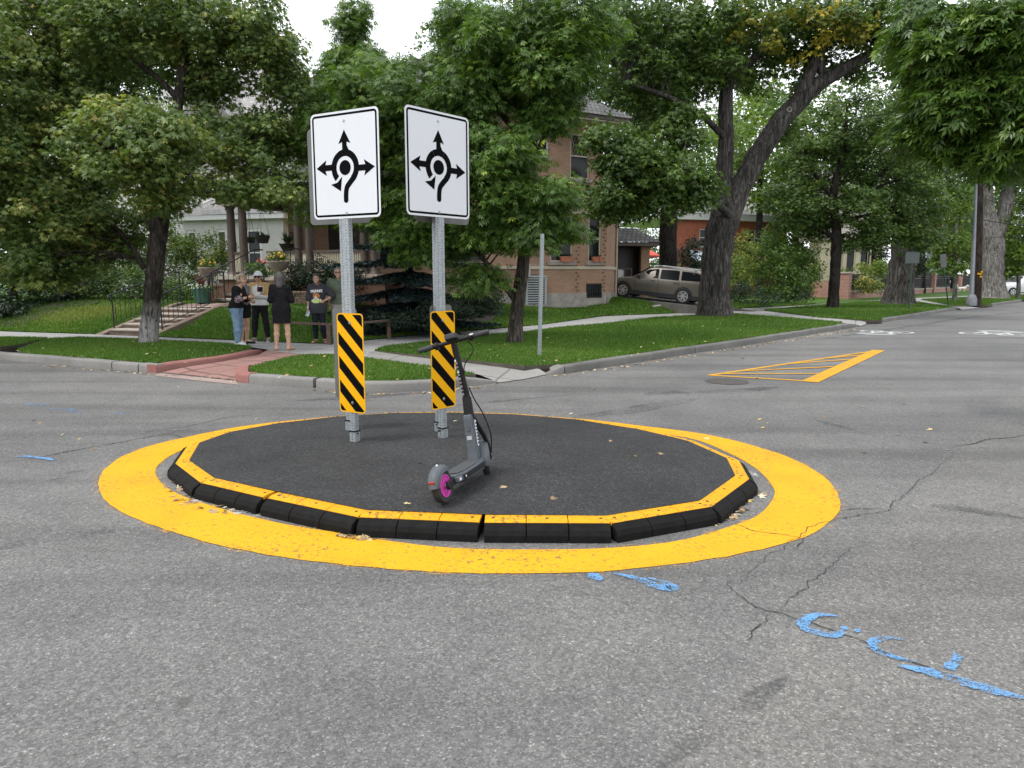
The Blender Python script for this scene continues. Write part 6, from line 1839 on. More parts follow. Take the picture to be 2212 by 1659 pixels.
def hand(v, w, d, side, curl=.5, size=1.0):
    """palm, four unequal fingers bent at the knuckles and a thumb from the palm's side. w wrist, d pointing direction, side towards the thumb"""
    w = np.array(w, float); d = np.array(d, float); d /= np.linalg.norm(d); s = np.array(side, float); s -= d * (s @ d); s /= np.linalg.norm(s); n = np.cross(d, s)
    g = .001 * size
    v.cap(w, w + d * 45 * g, .026 * size, .022 * size, .02)
    v.cap(w + d * 62 * g + s * 20 * g, w + d * 62 * g - s * 22 * g, .0165 * size, .0155 * size, .014)
    v.cap(w + d * 40 * g + s * 16 * g, w + d * 40 * g - s * 18 * g, .0175 * size, .0165 * size, .014)
    for o, L in ((24, 68), (8, 78), (-8, 72), (-24, 55)):
        a = w + d * 78 * g + s * o * g
        d1 = d * math.cos(curl * .6) + n * math.sin(curl * .6); d2 = d * math.cos(curl * 1.7) + n * math.sin(curl * 1.7)
        b = a + d1 * L * .5 * g; c = b + d2 * L * .5 * g
        v.cap(a, b, .0092 * size, .0088 * size, .004); v.cap(b, c, .0088 * size, .0074 * size, .004)
    a = w + d * 28 * g + s * 24 * g; b = a + (d * .75 + s * .65) * 30 * g; c = b + (d * .9 + s * .1 + n * .4) * 26 * g
    v.cap(a, b, .0118 * size, .0105 * size, .008); v.cap(b, c, .0102 * size, .0085 * size, .004)
def make_person(loc, rz, H, J, label, skin, build, female=True, group=None, look=0.0, nod=0.0):
    """J: joints for a 1.7 m figure facing -y, x to the figure's left.. shoulders sL,sR, elbows eL,eR, wrists wL,wR, hips, knees, ankles"""
    sc_ = H / 1.70
    v = Vol(.0085)
    hd, nk, ch, pv = np.array(J['head']), np.array(J['neck']), np.array(J['chest']), np.array(J['pelvis'])
    cw = 1.0 if female else 1.1
    # torso
    v.cap(pv + [-.055, 0, -.02], pv + [.055, 0, -.02], .125, .125, .05, 1.15)
    v.cap(lerp3(pv, ch, .35), lerp3(pv, ch, .45), .128 * cw, .128 * cw, .07, 1.25)
    v.cap(ch + np.array([-.06, 0, 0]), ch + np.array([.06, 0, 0]), .118 * cw, .118 * cw, .06, 1.2)
    v.cap(np.array(J['sL']) * .82 + ch * .18, np.array(J['sR']) * .82 + ch * .18, .072, .072, .05, 1.0)
    if female:
        f = np.array(J.get('fwd', (0, -1, 0)))
        for sg in (-1, 1): v.ball(ch + f * .085 + np.array([sg * .07 * (1 if abs(f[1]) > .5 else 0), sg * .07 * (0 if abs(f[1]) > .5 else 1), .0]), .062, .04)
    v.cap(nk + np.array([0, 0, -.05]), lerp3(nk, hd, .55), .060, .050, .03)
    # head: skull, jaw, face
    R = Matrix.Rotation(look, 3, 'Z') @ Matrix.Rotation(nod, 3, 'X')
    def h(x, y, z): return np.array(hd) + np.array(R @ Vector((x, y, z)))
    v.ball(h(0, .012, .030), .094, .03, 1.0, 1.12)
    v.cap(h(0, -.030, .01), h(0, -.048, -.060), .068, .046, .04, 1.0, 1.05)
    v.ball(h(0, -.068, -.088), .026, .025)
    v.cap(h(0, -.092, .012), h(0, -.110, -.028), .010, .0155, .014)         # nose
    for sg in (-1, 1):
        v.cap(h(sg * .086, .010, .018), h(sg * .084, .012, -.022), .014, .010, .006)   # ears
        v.ball(h(sg * .045, -.070, -.022), .026, .03)                       # cheeks
        v.cap(h(sg * .018, -.090, .034), h(sg * .052, -.078, .034), .011, .009, .012)  # brow
    v.cap(h(-.020, -.087, -.058), h(.020, -.087, -.058), .011, .011, .010)
    # arms
    for s in 'LR':
        S, E, Wr = (np.array(J[k + s]) for k in 'sew')
        v.cap(S, E, .050, .040, .03); v.cap(E, lerp3(E, Wr, .35), .041, .040, .02); v.cap(lerp3(E, Wr, .35), Wr, .040, .026, .02)
        dr = J.get('h' + s, Wr - E)
        hand(v, Wr, dr, J.get('t' + s, (0, -1, 0)), J.get('c' + s, .45))
        Hp, Kn, An = (np.array(J[k + s]) for k in ('hip', 'knee', 'ank'))
        v.cap(Hp, Kn, .090, .058, .05); v.cap(Kn, lerp3(Kn, An, .35), .056, .057, .03); v.cap(lerp3(Kn, An, .35), An, .057, .036, .03)
        ft = np.array(J.get('foot' + s, (0, -1, 0)), float)
        v.cap(An + np.array([0, 0, -.03]) - ft * .03, An + ft * .13 + np.array([0, 0, -.050]), .036, .028, .03, 1.0)
        v.cap(An + ft * .12 + np.array([0, 0, -.053]), An + ft * .17 + np.array([0, 0, -.056]), .027, .020, .02)
    Ri = R.inverted(); hc = np.array(hd)
    def paint(C):
        L = (C - hc) @ np.array(R)           # into head frame
        m = np.zeros(len(C), np.int32)
        for sg in (-1, 1):
            e = ((L[:, 0] - sg * .034) / .017) ** 2 + ((L[:, 2] - .014) / .0085) ** 2
            m[(e < 1) & (L[:, 1] < -.05)] = 2
            br = (np.abs(L[:, 0] - sg * .036) < .022) & (np.abs(L[:, 2] - .041) < .0052) & (L[:, 1] < -.05); m[br] = 2
        lp = ((L[:, 0]) / .028) ** 2 + ((L[:, 2] + .058) / .0125) ** 2
        m[(lp < 1) & (L[:, 1] < -.06)] = 1
        if J.get('smile'):
            m[((L[:, 0] / .020) ** 2 + ((L[:, 2] + .057) / .005) ** 2 < 1) & (L[:, 1] < -.06)] = 3
        return m
    o = vol_obj('person', v, [skin, LIP, EYE, WHITE_T], None, 1, paint)
    tag(o, label, 'person', group)
    build(o, J, h)
    o.location = loc; o.rotation_euler = (0, 0, rz); o.scale = (sc_, sc_, sc_)
    return o
STAND = dict(head=(0, -.02, 1.575), neck=(0, .01, 1.43), chest=(0, 0, 1.23), pelvis=(0, 0, .94),
             sL=(.165, .01, 1.375), sR=(-.165, .01, 1.375), eL=(.215, .03, 1.10), eR=(-.215, .03, 1.10), wL=(.225, -.05, .86), wR=(-.225, -.05, .86),
             hipL=(.085, 0, .90), hipR=(-.085, 0, .90), kneeL=(.095, -.01, .49), kneeR=(-.095, -.01, .49), ankL=(.10, .02, .085), ankR=(-.10, .02, .085), footL=(.2, -1, 0), footR=(-.2, -1, 0))
def P_(**k): d = dict(STAND); d.update(k); return d
def np3(a): return np.array(a, float)
def torso_shell(v, J, g=.016, hem=.84, wide=0.0):
    ch, pv = np3(J['chest']), np3(J['pelvis'])
    v.cap(pv + [-.055, 0, -.02], pv + [.055, 0, -.02], .125 + g + wide, .125 + g + wide, .06, 1.15)
    v.cap(lerp3(pv, ch, .35), lerp3(pv, ch, .5), .128 + g + wide * .8, .128 + g + wide * .6, .08, 1.22)
    v.cap(ch + np3([-.06, 0, 0]), ch + np3([.06, 0, 0]), .120 + g, .120 + g, .06, 1.15)
    v.cap(np3(J['sL']) * .85 + ch * .15, np3(J['sR']) * .85 + ch * .15, .072 + g, .072 + g, .05)
    f = np3(J.get('fwd', (0, -1, 0)))
    v.ball(ch + f * .07, .085 + g, .06)
def sleeve(v, J, s, frac, r0=.064, r1=.058, g=0):
    S, E, Wr = (np3(J[k + s]) for k in 'sew')
    if frac <= 1: v.cap(S, lerp3(S, E, frac), r0, r1, .03)
    else:
        v.cap(S, E, r0, r1, .03); v.cap(E, lerp3(E, Wr, frac - 1), r1 * .98, r1 * .86, .02)
def leg_shell(v, J, g=.012, frac=2.0, flare=0.0, hem_r=None):
    for s in 'LR':
        Hp, Kn, An = (np3(J[k + s]) for k in ('hip', 'knee', 'ank'))
        if frac <= 1:
            v.cap(Hp, lerp3(Hp, Kn, frac), .093 + g, (.093 + (.058 - .093) * frac) + g + flare, .05)
        else:
            v.cap(Hp, Kn, .091 + g, .060 + g + flare * .5, .05); e = lerp3(Kn, An, frac - 1); c = lerp3(Kn, An, .35)
            v.cap(Kn, c, .060 + g + flare * .5, .060 + g + flare * .6, .03)
            v.cap(c, e, .060 + g + flare * .6, (.040 + g + flare) if hem_r is None else hem_r, .03)
    pv = np3(J['pelvis']); v.cap(pv + [-.055, 0, -.02], pv + [.055, 0, -.02], .125 + g, .125 + g, .05, 1.15)
def shoe(parent, J, s, m, sole, nm='shoe', low=False):
    An = np3(J['ank' + s]); ft = np3(J.get('foot' + s, (0, -1, 0))); ft = ft / np.linalg.norm(ft)
    v = Vol(.008)
    v.cap(An + [0, 0, -.028] - ft * .04, An + ft * .10 + [0, 0, -.042], .047, .043, .03); v.cap(An + ft * .10 + [0, 0, -.045], An + ft * .175 + [0, 0, -.052], .043, .032, .02)
    if low: v.cut((0, 0, 1), An[2] - .035)
    v.cut((0, 0, -1), -(An[2] - .085))
    o = vol_obj(nm, v, m, parent)
    v = Vol(.008); v.cap(An + [0, 0, -.078] - ft * .045, An + ft * .18 + [0, 0, -.078], .046, .040, .03); v.cut((0, 0, 1), An[2] - .068); v.cut((0, 0, -1), -(An[2] - .0855))
    vol_obj('sole', v, sole, o)
def hair(parent, h, m, kind):
    v = Vol(.008)
    if kind == 'short':          # short crop swept back
        v.ball(h(0, .022, .040), .106, .03, 1.0, 1.08); v.ball(h(0, .06, -.02), .075, .03)
        for sg in (-1, 1): v.ball(h(sg * .06, .03, .0), .050, .02); v.ball(h(sg * .035, -.03, .098), .042, .02)
        for sg in (-1, 1): v.ball(h(sg * .03, -.105, -.01), .075, .01, neg=True)
        v.ball(h(0, -.11, -.04), .085, .01, neg=True)
    elif kind == 'long':
        v.ball(h(0, .022, .038), .110, .03, 1.0, 1.05); v.cap(h(0, .05, .0), h(0, .075, -.15), .095, .075, .04, 1.1)
        for sg in (-1, 1): v.cap(h(sg * .072, .02, .0), h(sg * .085, .02, -.15), .045, .035, .03)
        v.ball(h(0, -.13, -.03), .115, .01, neg=True)
    elif kind == 'man':
        v.ball(h(0, .022, .044), .101, .03, 1.0, 1.10); v.ball(h(0, .06, -.01), .060, .03)
        v.ball(h(0, -.125, -.015), .118, .01, neg=True); v.cut((0, 0, -1), -(h(0, 0, -.05)[2]))
    elif kind == 'tied':         # parted, tied back, strands beside the neck
        v.ball(h(0, .022, .036), .104, .03, 1.0, 1.08); v.cap(h(.05, .04, -.03), h(.085, .0, -.20), .036, .026, .03); v.cap(h(-.06, .03, -.03), h(-.085, -.01, -.19), .030, .022, .03)
        v.ball(h(0, -.12, -.025), .108, .01, neg=True)
    elif kind == 'undercap':
        v.ball(h(0, .04, .0), .095, .03, 1.0, 1.1); v.cap(h(0, .09, .0), h(0, .12, -.12), .035, .022, .03); v.ball(h(0, -.12, -.02), .125, .01, neg=True); v.cut((0, 0, 1), h(0, 0, .05)[2])
    return vol_obj('hair', v, m, parent)
C_BLACK = cloth('cloth_black', (.006, .006, .007), (.013, .013, .015))
C_NAVY = cloth('cloth_navy', (.008, .010, .016), (.016, .018, .026))
C_JEANS = cloth('cloth_denim', (.095, .155, .235), (.19, .28, .37), 7)
C_GREY = cloth('cloth_grey', (.13, .135, .14), (.18, .185, .19))
C_CHAR = cloth('cloth_charcoal', (.028, .030, .036), (.045, .047, .054), 5)
C_GREEN = cloth('cloth_olive', (.085, .105, .075), (.12, .145, .105), 6)
C_TAN = cloth('cloth_khaki', (.25, .225, .20), (.32, .29, .26), 6)
C_WHITE = cloth('cloth_white', (.46, .47, .45), (.56, .57, .55), 8)
C_CAP = cloth('cap_white', (.55, .56, .59), (.64, .65, .68), 10)
SOLE = mat('sole_white', (.6, .59, .56), .7); SOLE_D = mat('sole_dark', (.02, .02, .02), .8)
H_BLOND = mottled('hair_blond', (.20, .145, .085), (.34, .26, .165), 30, .6); H_DARK = mottled('hair_dark', (.010, .008, .007), (.03, .022, .018), 30, .45)
H_GREYB = mottled('hair_greybrown', (.035, .032, .031), (.085, .078, .074), 26, .5); H_GREY = mottled('hair_grey', (.12, .115, .11), (.22, .21, .20), 30, .6)
GRP = 'neighbours chatting on the corner pavement'
PZ = ZP

# --- woman in jeans, side-on, leaning in
def bA(o, J, h):
    v = Vol(.0085); torso_shell(v, J, .020, wide=.012); v.cut((0, 0, -1), -.89); v.cut((0, .15, 1), 1.475)
    for s in 'LR': sleeve(v, J, s, 1.35, .072, .070)
    def pn_(C):
        m = np.zeros(len(C), np.int32); e = np3(J['eR']) * .4 + np3(J['wR']) * .25 + np3(J['eR']) * .35
        d = np.linalg.norm(C - np3(lerp3(J['eR'], J['wR'], .12)), axis=1)
        k = np.sin(C[:, 0] * 95) * np.sin(C[:, 1] * 90 + 1) * np.sin(C[:, 2] * 88)
        m[(d < .105) & (k > .30)] = 1; m[(d < .105) & (k < -.34)] = 2; m[(d < .10) & (np.abs(k) < .03)] = 3; return m
    vol_obj('blouse', v, [C_BLACK, mat('flower_pink', (.45, .16, .18), .8), mat('flower_teal', (.06, .22, .24), .8), mat('flower_white', (.5, .5, .48), .8)], o, 1, pn_)
    v = Vol(.0085); leg_shell(v, J, .016, 1.93, .014); v.cut((0, 0, 1), .985); vol_obj('jeans', v, C_JEANS, o)
    hair(o, h, H_BLOND, 'short')
    for s in 'LR': shoe(o, J, s, C_WHITE, SOLE, 'sneaker')
    w = np3(J['wR']); b = MB(); dr = Vector(w - np3(J['eR'])).normalized(); b.tube([Vector(w) - dr * .03, Vector(w) + dr * .0], .036, 14); b.build('wristwatch', C_BLACK, o, smooth=40)
    b = MB(); c = [h(-.10, .0, .028), h(-.095, -.02, .095), h(0, -.035, .135), h(.095, -.02, .095), h(.10, .0, .028)]; b.tube(catmull([Vector(p) for p in c], 5), .007, 6); b.build('sunglasses', C_BLACK, o, smooth=50)
JA = P_(head=(0, -.16, 1.535), neck=(0, -.09, 1.40), chest=(0, -.055, 1.21), pelvis=(0, .03, .93), sL=(.15, -.05, 1.335), sR=(-.15, -.07, 1.345), eL=(.19, -.13, 1.09), eR=(-.19, -.14, 1.085), wL=(.08, -.34, 1.13), wR=(-.08, -.36, 1.15),
        hL=(-.25, -1, .15), hR=(.2, -1, .1), tL=(0, -.2, 1), tR=(0, -.2, 1), cL=.9, cR=.8, kneeL=(.09, .03, .49), kneeR=(-.09, -.03, .49), ankL=(.10, .10, .085), ankR=(-.10, -.03, .085), hipL=(.085, .03, .90), hipR=(-.085, .03, .90), footL=(.1, -1, 0), footR=(-.1, -1, 0))
make_person(gp(517, 746, PZ + .02), math.radians(78), 1.60, JA, 'woman seen side-on in black flowered-sleeve blouse and pale blue jeans', SKIN, bA, group=GRP, nod=-.08)
# --- woman in grey tee beside her
def bB(o, J, h):
    v = Vol(.0085); torso_shell(v, J, .014); v.cut((0, 0, -1), -.90); v.cut((0, 0, 1), 1.47)
    for s in 'LR': sleeve(v, J, s, .55, .066, .064)
    vol_obj('t_shirt', v, C_GREY, o)
    v = Vol(.0085); leg_shell(v, J, .022, .42, .02); v.cut((0, 0, 1), .98); vol_obj('shorts', v, C_BLACK, o)
    hair(o, h, H_BLOND, 'long')
    for s in 'LR': shoe(o, J, s, C_BLACK, SOLE_D, 'sandal', True)
JB = P_(eL=(.20, -.02, 1.10), eR=(-.20, -.02, 1.10), wL=(.10, -.22, 1.02), wR=(-.10, -.22, 1.04), hL=(-.3, -1, .1), hR=(.3, -1, .1), tL=(0, 0, 1), tR=(0, 0, 1), cL=.9, cR=.9)
pA = gp(517, 746, PZ + .02)
make_person(Vector((pA.x - .07, pA.y + .55, PZ + .01)), math.radians(70), 1.60, JB, 'woman in grey tee and black shorts, mostly hidden behind the jeans wearer', SKIN, bB, group=GRP)
# --- woman with white cap, arms crossed
def bC(o, J, h):
    v = Vol(.0085); torso_shell(v, J, .030, wide=.01); v.cut((0, 0, -1), -.90); v.cut((0, 0, 1), 1.50)
    v.cap(np3(J['neck']) + [0, 0, -.02], np3(J['neck']) + [0, 0, .04], .075, .070, .02)
    for s in 'LR': sleeve(v, J, s, 1.92, .080, .068)
    def pn_(C):
        m = np.zeros(len(C), np.int32)
        m[(C[:, 2] > 1.36 - .0 * C[:, 0]) | ((np.abs(C[:, 0]) > .135) & (C[:, 2] > 1.14))] = 1
        m[(np.abs(C[:, 0]) < .085 * np.clip((1.44 - C[:, 2]) / .1, .0, 1)) & (C[:, 2] > 1.2) & (C[:, 1] < 0)] = 0
        m[(C[:, 0] > .02) & (C[:, 0] < .125) & (C[:, 2] > 1.225) & (C[:, 2] < 1.345) & (C[:, 1] < -.03)] = 2
        m[(np.abs(C[:, 0] - .012) < .010) & (C[:, 2] > 1.25) & (C[:, 1] < -.03)] = 3
        m[(C[:, 2] > 1.425) & (np.abs(C[:, 0]) < .10)] = 1
        return m
    vol_obj('fleece_pullover', v, [C_WHITE, cloth('cloth_mustard', (.36, .24, .10), (.44, .30, .14)), C_NAVY, mat('zip_red', (.20, .03, .03), .7)], o, 1, pn_)
    v = Vol(.0085); leg_shell(v, J, .012, 1.86); v.cut((0, 0, 1), .96); vol_obj('leggings', v, C_BLACK, o)
    v = Vol(.008); v.ball(h(0, .012, .048), .112, .03, 1.0, 1.08); v.cut((0, -.10, -1), -(h(0, 0, .038)[2]) + .10 * .02); cp = vol_obj('cap', v, C_CAP, o)
    v = Vol(.007); v.cap(h(-.03, -.10, .052), h(.03, -.10, .052), .075, .075, .02, 1.0, .9); v.cut((0, 0, 1), h(0, 0, .060)[2]); v.cut((0, 0, -1), -(h(0, 0, .042)[2])); vol_obj('cap_peak', v, C_CAP, cp)
    hair(o, h, H_GREYB, 'undercap')
    b = MB()
    for sg in (-1, 1): b.lathe([(.0001, 0), (.026, 0), (.028, .005), (.0001, .006)], h(sg * .035, -.100, .012), 12, 0, PX)
    b.tube([h(-.09, -.02, .02), h(-.062, -.085, .016), h(.062, -.085, .016), h(.09, -.02, .02)], .004, 6); b.build('sunglasses', C_BLACK, o, smooth=40)
    for s in 'LR': shoe(o, J, s, C_GREY, SOLE, 'sneaker')
JC = P_(eL=(.235, -.04, 1.105), eR=(-.235, -.04, 1.105), wL=(-.035, -.205, 1.135), wR=(.045, -.175, 1.165), hL=(-1, .15, .12), hR=(1, .2, .15), tL=(0, -.1, 1), tR=(0, -.1, 1), cL=.3, cR=.3,
        ankL=(.17, .02, .085), ankR=(-.17, .02, .085), kneeL=(.13, -.01, .49), kneeR=(-.13, -.01, .49), footL=(.15, -1, 0), footR=(-.55, -1, 0))
make_person(gp(565, 738, PZ), math.radians(4), 1.66, JC, 'woman in white cap and cream and mustard fleece with arms crossed', SKIN2, bC, group=GRP, look=.05)
# --- woman seen from behind in black dress
def bD(o, J, h):
    v = Vol(.0085); torso_shell(v, J, .018, wide=.004)
    v.cap((-.05, 0, .86), (.05, 0, .86), .140, .140, .05, 1.2); v.cap((-.05, 0, .88), (-.065, 0, .56), .140, .130, .05, 1.2); v.cap((.05, 0, .88), (.065, 0, .56), .140, .130, .05, 1.2)
    for s in 'LR': sleeve(v, J, s, 1.3, .072, .066)
    v.cut((0, 0, -1), -.60); v.cut((0, 0, 1), 1.49); vol_obj('dress', v, C_BLACK, o)
    hair(o, h, H_GREYB, 'long')
    for s in 'LR': shoe(o, J, s, SKIN2, mat('sandal_tan', (.28, .18, .12), .7), 'flip_flop', True)
JD = P_(eL=(.225, -.02, 1.10), eR=(-.225, -.02, 1.10), wL=(.04, -.20, 1.12), wR=(-.05, -.18, 1.14), hL=(-1, -.1, .1), hR=(1, -.1, .1), tL=(0, -.1, 1), tR=(0, -.1, 1),
        ankL=(.135, .02, .085), ankR=(-.135, .02, .085), kneeL=(.115, -.01, .49), kneeR=(-.115, -.01, .49), footL=(.35, -1, 0), footR=(-.35, -1, 0))
make_person(gp(611.5, 757, PZ), math.radians(183), 1.64, JD, 'woman with back turned in short black dress and bare legs', SKIN, bD, group=GRP)
# --- woman in printed charcoal tee dress, hand on hip, phone in the other
def bE(o, J, h):
    v = Vol(.0085); torso_shell(v, J, .030, wide=.012); v.cap((-.05, 0, .80), (.05, 0, .80), .152, .152, .08, 1.15)
    for s in 'LR': sleeve(v, J, s, .95, .082, .090)
    v.cut((0, 0, -1), -.735); v.cut((0, 0, 1), 1.465)
    def pn_(C):
        m = np.zeros(len(C), np.int32); F_ = C[:, 1] < -.03; x, z = C[:, 0], C[:, 2]
        w = np.sin(x * 110) * np.sin(z * 95 + x * 40)
        m[F_ & (np.abs(z - 1.285 - .05 * x) < .032) & (np.abs(x) < .15) & (np.sin(x * 150 + z * 60) > -.45)] = 1
        m[F_ & (np.hypot((x + .0) / .085, (z - 1.165) / .072) < 1) & (w > -.5)] = 2
        m[F_ & (np.hypot((x + .01) / .03, (z - 1.13) / .04) < 1)] = 1
        m[F_ & (np.hypot((x) / .115, (z - 1.035) / .045) < 1)] = 3
        m[F_ & (np.hypot((x) / .125, (z - 1.05) / .058) < 1) & (np.hypot((x) / .105, (z - 1.04) / .042) > 1) & (w > -.2)] = 1
        return m
    vol_obj('t_shirt_dress', v, [C_CHAR, mat('print_white', (.66, .66, .64), .8), mat('print_orange', (.58, .22, .06), .8), mat('print_lime', (.42, .55, .16), .8)], o, 1, pn_)
    v = Vol(.0085); leg_shell(v, J, .009, 1.88); v.cut((0, 0, 1), .96); vol_obj('leggings', v, C_NAVY, o)
    hair(o, h, H_DARK, 'tied')
    for s in 'LR': shoe(o, J, s, SKIN2, SOLE_D, 'sandal', True)
    for s in 'LR':
        An = np3(J['ank' + s]); ft = np3(J['foot' + s]); ft /= np.linalg.norm(ft)
        b = MB()
        for d_ in (.02, .09): 
            c = An + ft * d_ + [0, 0, -.03]; sd = np.cross(ft, [0, 0, 1]); b.tube([Vector(c + sd * .045 - [0, 0, .03]), Vector(c + sd * .02 + [0, 0, .018]), Vector(c - sd * .02 + [0, 0, .018]), Vector(c - sd * .045 - [0, 0, .03])], .009, 6)
        b.build('sandal_strap', C_BLACK, o, smooth=50)
    w = np3(J['wR']); b = MB(); dr = Vector(w - np3(J['eR'])).normalized(); b.tube([Vector(w) - dr * .05, Vector(w) - dr * .02], .037, 14); b.build('bracelet', mat('beads', (.45, .42, .40), .5), o, smooth=40)
JE = P_(head=(0.0, -.03, 1.57), sL=(.16, .01, 1.37), sR=(-.16, .01, 1.37), eL=(.36, .05, 1.16), wL=(.175, -.09, 1.045), hL=(-.8, -.45, -.35), tL=(.2, -.6, -.6), cL=.5, eR=(-.215, .02, 1.09), wR=(-.235, -.04, .85), hR=(0, -.1, -1), tR=(.3, -1, 0), cR=.7, smile=1,
        kneeL=(.105, -.01, .49), kneeR=(-.075, -.02, .49), ankL=(.135, .0, .085), ankR=(-.09, .03, .085), footL=(.45, -1, 0), footR=(-.25, -1, 0))
pE = make_person(gp(690, 741, PZ), math.radians(2), 1.62, JE, 'smiling woman in oversized charcoal printed tee, one hand on hip', SKIN2, bE, group=GRP, look=-.05)
# --- man in olive polo behind the post
def bF(o, J, h):
    v = Vol(.0085); torso_shell(v, J, .024, wide=.008); v.cut((0, 0, -1), -.87); v.cut((0, 0, 1), 1.49)
    v.cap(np3(J['neck']) + [0, 0, -.015], np3(J['neck']) + [0, 0, .02], .080, .076, .01)
    v.ball(np3(J['neck']) + [0, -.10, .035], .055, .01, neg=True)
    for s in 'LR': sleeve(v, J, s, .80, .078, .076)
    vol_obj('polo_shirt', v, C_GREEN, o)
    v = Vol(.0085); leg_shell(v, J, .020, 1.95, .015); v.cut((0, 0, 1), .95); vol_obj('trousers', v, C_TAN, o)
    hair(o, h, H_GREY, 'man')
    b = MB()
    for sg in (-1, 1):
        ring = [Vector(h(sg * .036 + .024 * math.cos(t * math.pi / 6), -.106, .012 + .018 * math.sin(t * math.pi / 6))) for t in range(13)]; b.tube(ring, .0028, 5)
    b.tube([h(-.09, -.0, .018), h(-.06, -.10, .016)], .003, 5); b.tube([h(.09, -.0, .018), h(.06, -.10, .016)], .003, 5); b.tube([h(-.012, -.108, .016), h(.012, -.108, .016)], .003, 5)
    b.build('glasses', C_BLACK, o, smooth=50)
    for s in 'LR': shoe(o, J, s, mat('shoe_brown', (.08, .05, .035), .6), SOLE_D, 'shoe')
JF = P_(sL=(.185, .01, 1.385), sR=(-.185, .01, 1.385), eL=(.235, .05, 1.11), eR=(-.24, .05, 1.11), wL=(.22, -.03, .875), wR=(-.215, -.03, .875), hR=(.25, -.2, -1), hL=(-.25, -.2, -1), smile=1)
make_person(gp(736, 738.5, PZ), math.radians(6), 1.76, JF, 'grey haired man in olive polo half hidden by the left sign post', SKIN, bF, False, group=GRP)
# phone in the printed-tee woman's hand
hp_ = pE.matrix_basis @ Vector((-.235, -.062, .745))
b = MB(); b.prism(rrect(.074, .150, .010), -.004, .004, M=PX); b.lathe([(.0001, .0052), (.010, .0052), (.011, .004)], (-.02, 0, .05), 10, 0, Matrix.Rotation(math.pi / 2, 3, 'X'))
ph = b.build('phone', mottled('phone_blue', (.45, .53, .66), (.50, .58, .70), 4, .3), None, bevel=.002)
ph.location = hp_; ph.rotation_euler = (.1, .35, .2); tag(ph, 'pale blue phone held low by the woman in the printed tee', 'phone')
# --- walker far off with a white dog
def bW(o, J, h):
    v = Vol(.0085); torso_shell(v, J, .022); v.cut((0, 0, -1), -.88); v.cut((0, 0, 1), 1.49)
    for s in 'LR': sleeve(v, J, s, .8, .074, .07)
    vol_obj('t_shirt', v, C_NAVY, o)
    v = Vol(.0085); leg_shell(v, J, .03, .95, .02); v.cut((0, 0, 1), .95); vol_obj('shorts', v, C_NAVY, o)
    hair(o, h, H_DARK, 'man')
    for s in 'LR': shoe(o, J, s, C_BLACK, SOLE, 'shoe')
JW = P_(sL=(.185, .01, 1.385), sR=(-.185, .01, 1.385), eL=(.24, .08, 1.12), eR=(-.25, -.02, 1.11), wL=(.24, -.02, .89), wR=(-.30, -.15, .93), kneeL=(.09, -.10, .50), ankL=(.09, .02, .10), kneeR=(-.09, .03, .49), ankR=(-.09, .16, .11))
wk = gp(2057, 633, ZP)
make_person(wk, math.radians(-12), 1.92, JW, 'man in dark tee and shorts walking on the far pavement by the wall', SKIN2, bW, False)
v = Vol(.012)
v.cap((0, -.22, .44), (0, .20, .43), .13, .105, .05); v.cap((0, -.26, .50), (0, -.40, .66), .075, .062, .05); v.ball((0, -.45, .70), .085, .04); v.cap((0, -.50, .68), (0, -.60, .645), .045, .030, .03)
for sg in (-1, 1):
    v.cap((sg * .055, -.44, .77), (sg * .075, -.42, .69), .026, .018, .02)
    v.cap((sg * .075, -.22, .38), (sg * .075, -.22, .20), .05, .032, .03); v.cap((sg * .075, -.22, .20), (sg * .075, -.235, .03), .030, .026, .02); v.cap((sg * .075, -.235, .025), (sg * .075, -.28, .02), .028, .022, .02)
    v.cap((sg * .07, .17, .40), (sg * .075, .13, .25), .068, .042, .03); v.cap((sg * .075, .13, .25), (sg * .075, .24, .16), .038, .026, .02); v.cap((sg * .075, .24, .16), (sg * .075, .215, .03), .026, .024, .02); v.cap((sg * .075, .215, .025), (sg * .075, .165, .02), .027, .022, .02)
v.cap((0, .24, .46), (0, .40, .66), .030, .035, .03); v.cap((0, .40, .66), (0, .36, .78), .038, .022, .03)
dog = vol_obj('dog', v, mottled('dog_white', (.62, .60, .56), (.76, .74, .70), 20, .9, bump=.6), None, 1)
tag(dog, 'white dog walking beside the man on the far pavement', 'dog')
dg_ = gp(2077, 632.5, ZP); dog.location = dg_; dog.rotation_euler = (0, 0, math.radians(60)); dog.scale = (1.05, 1.05, 1.05)
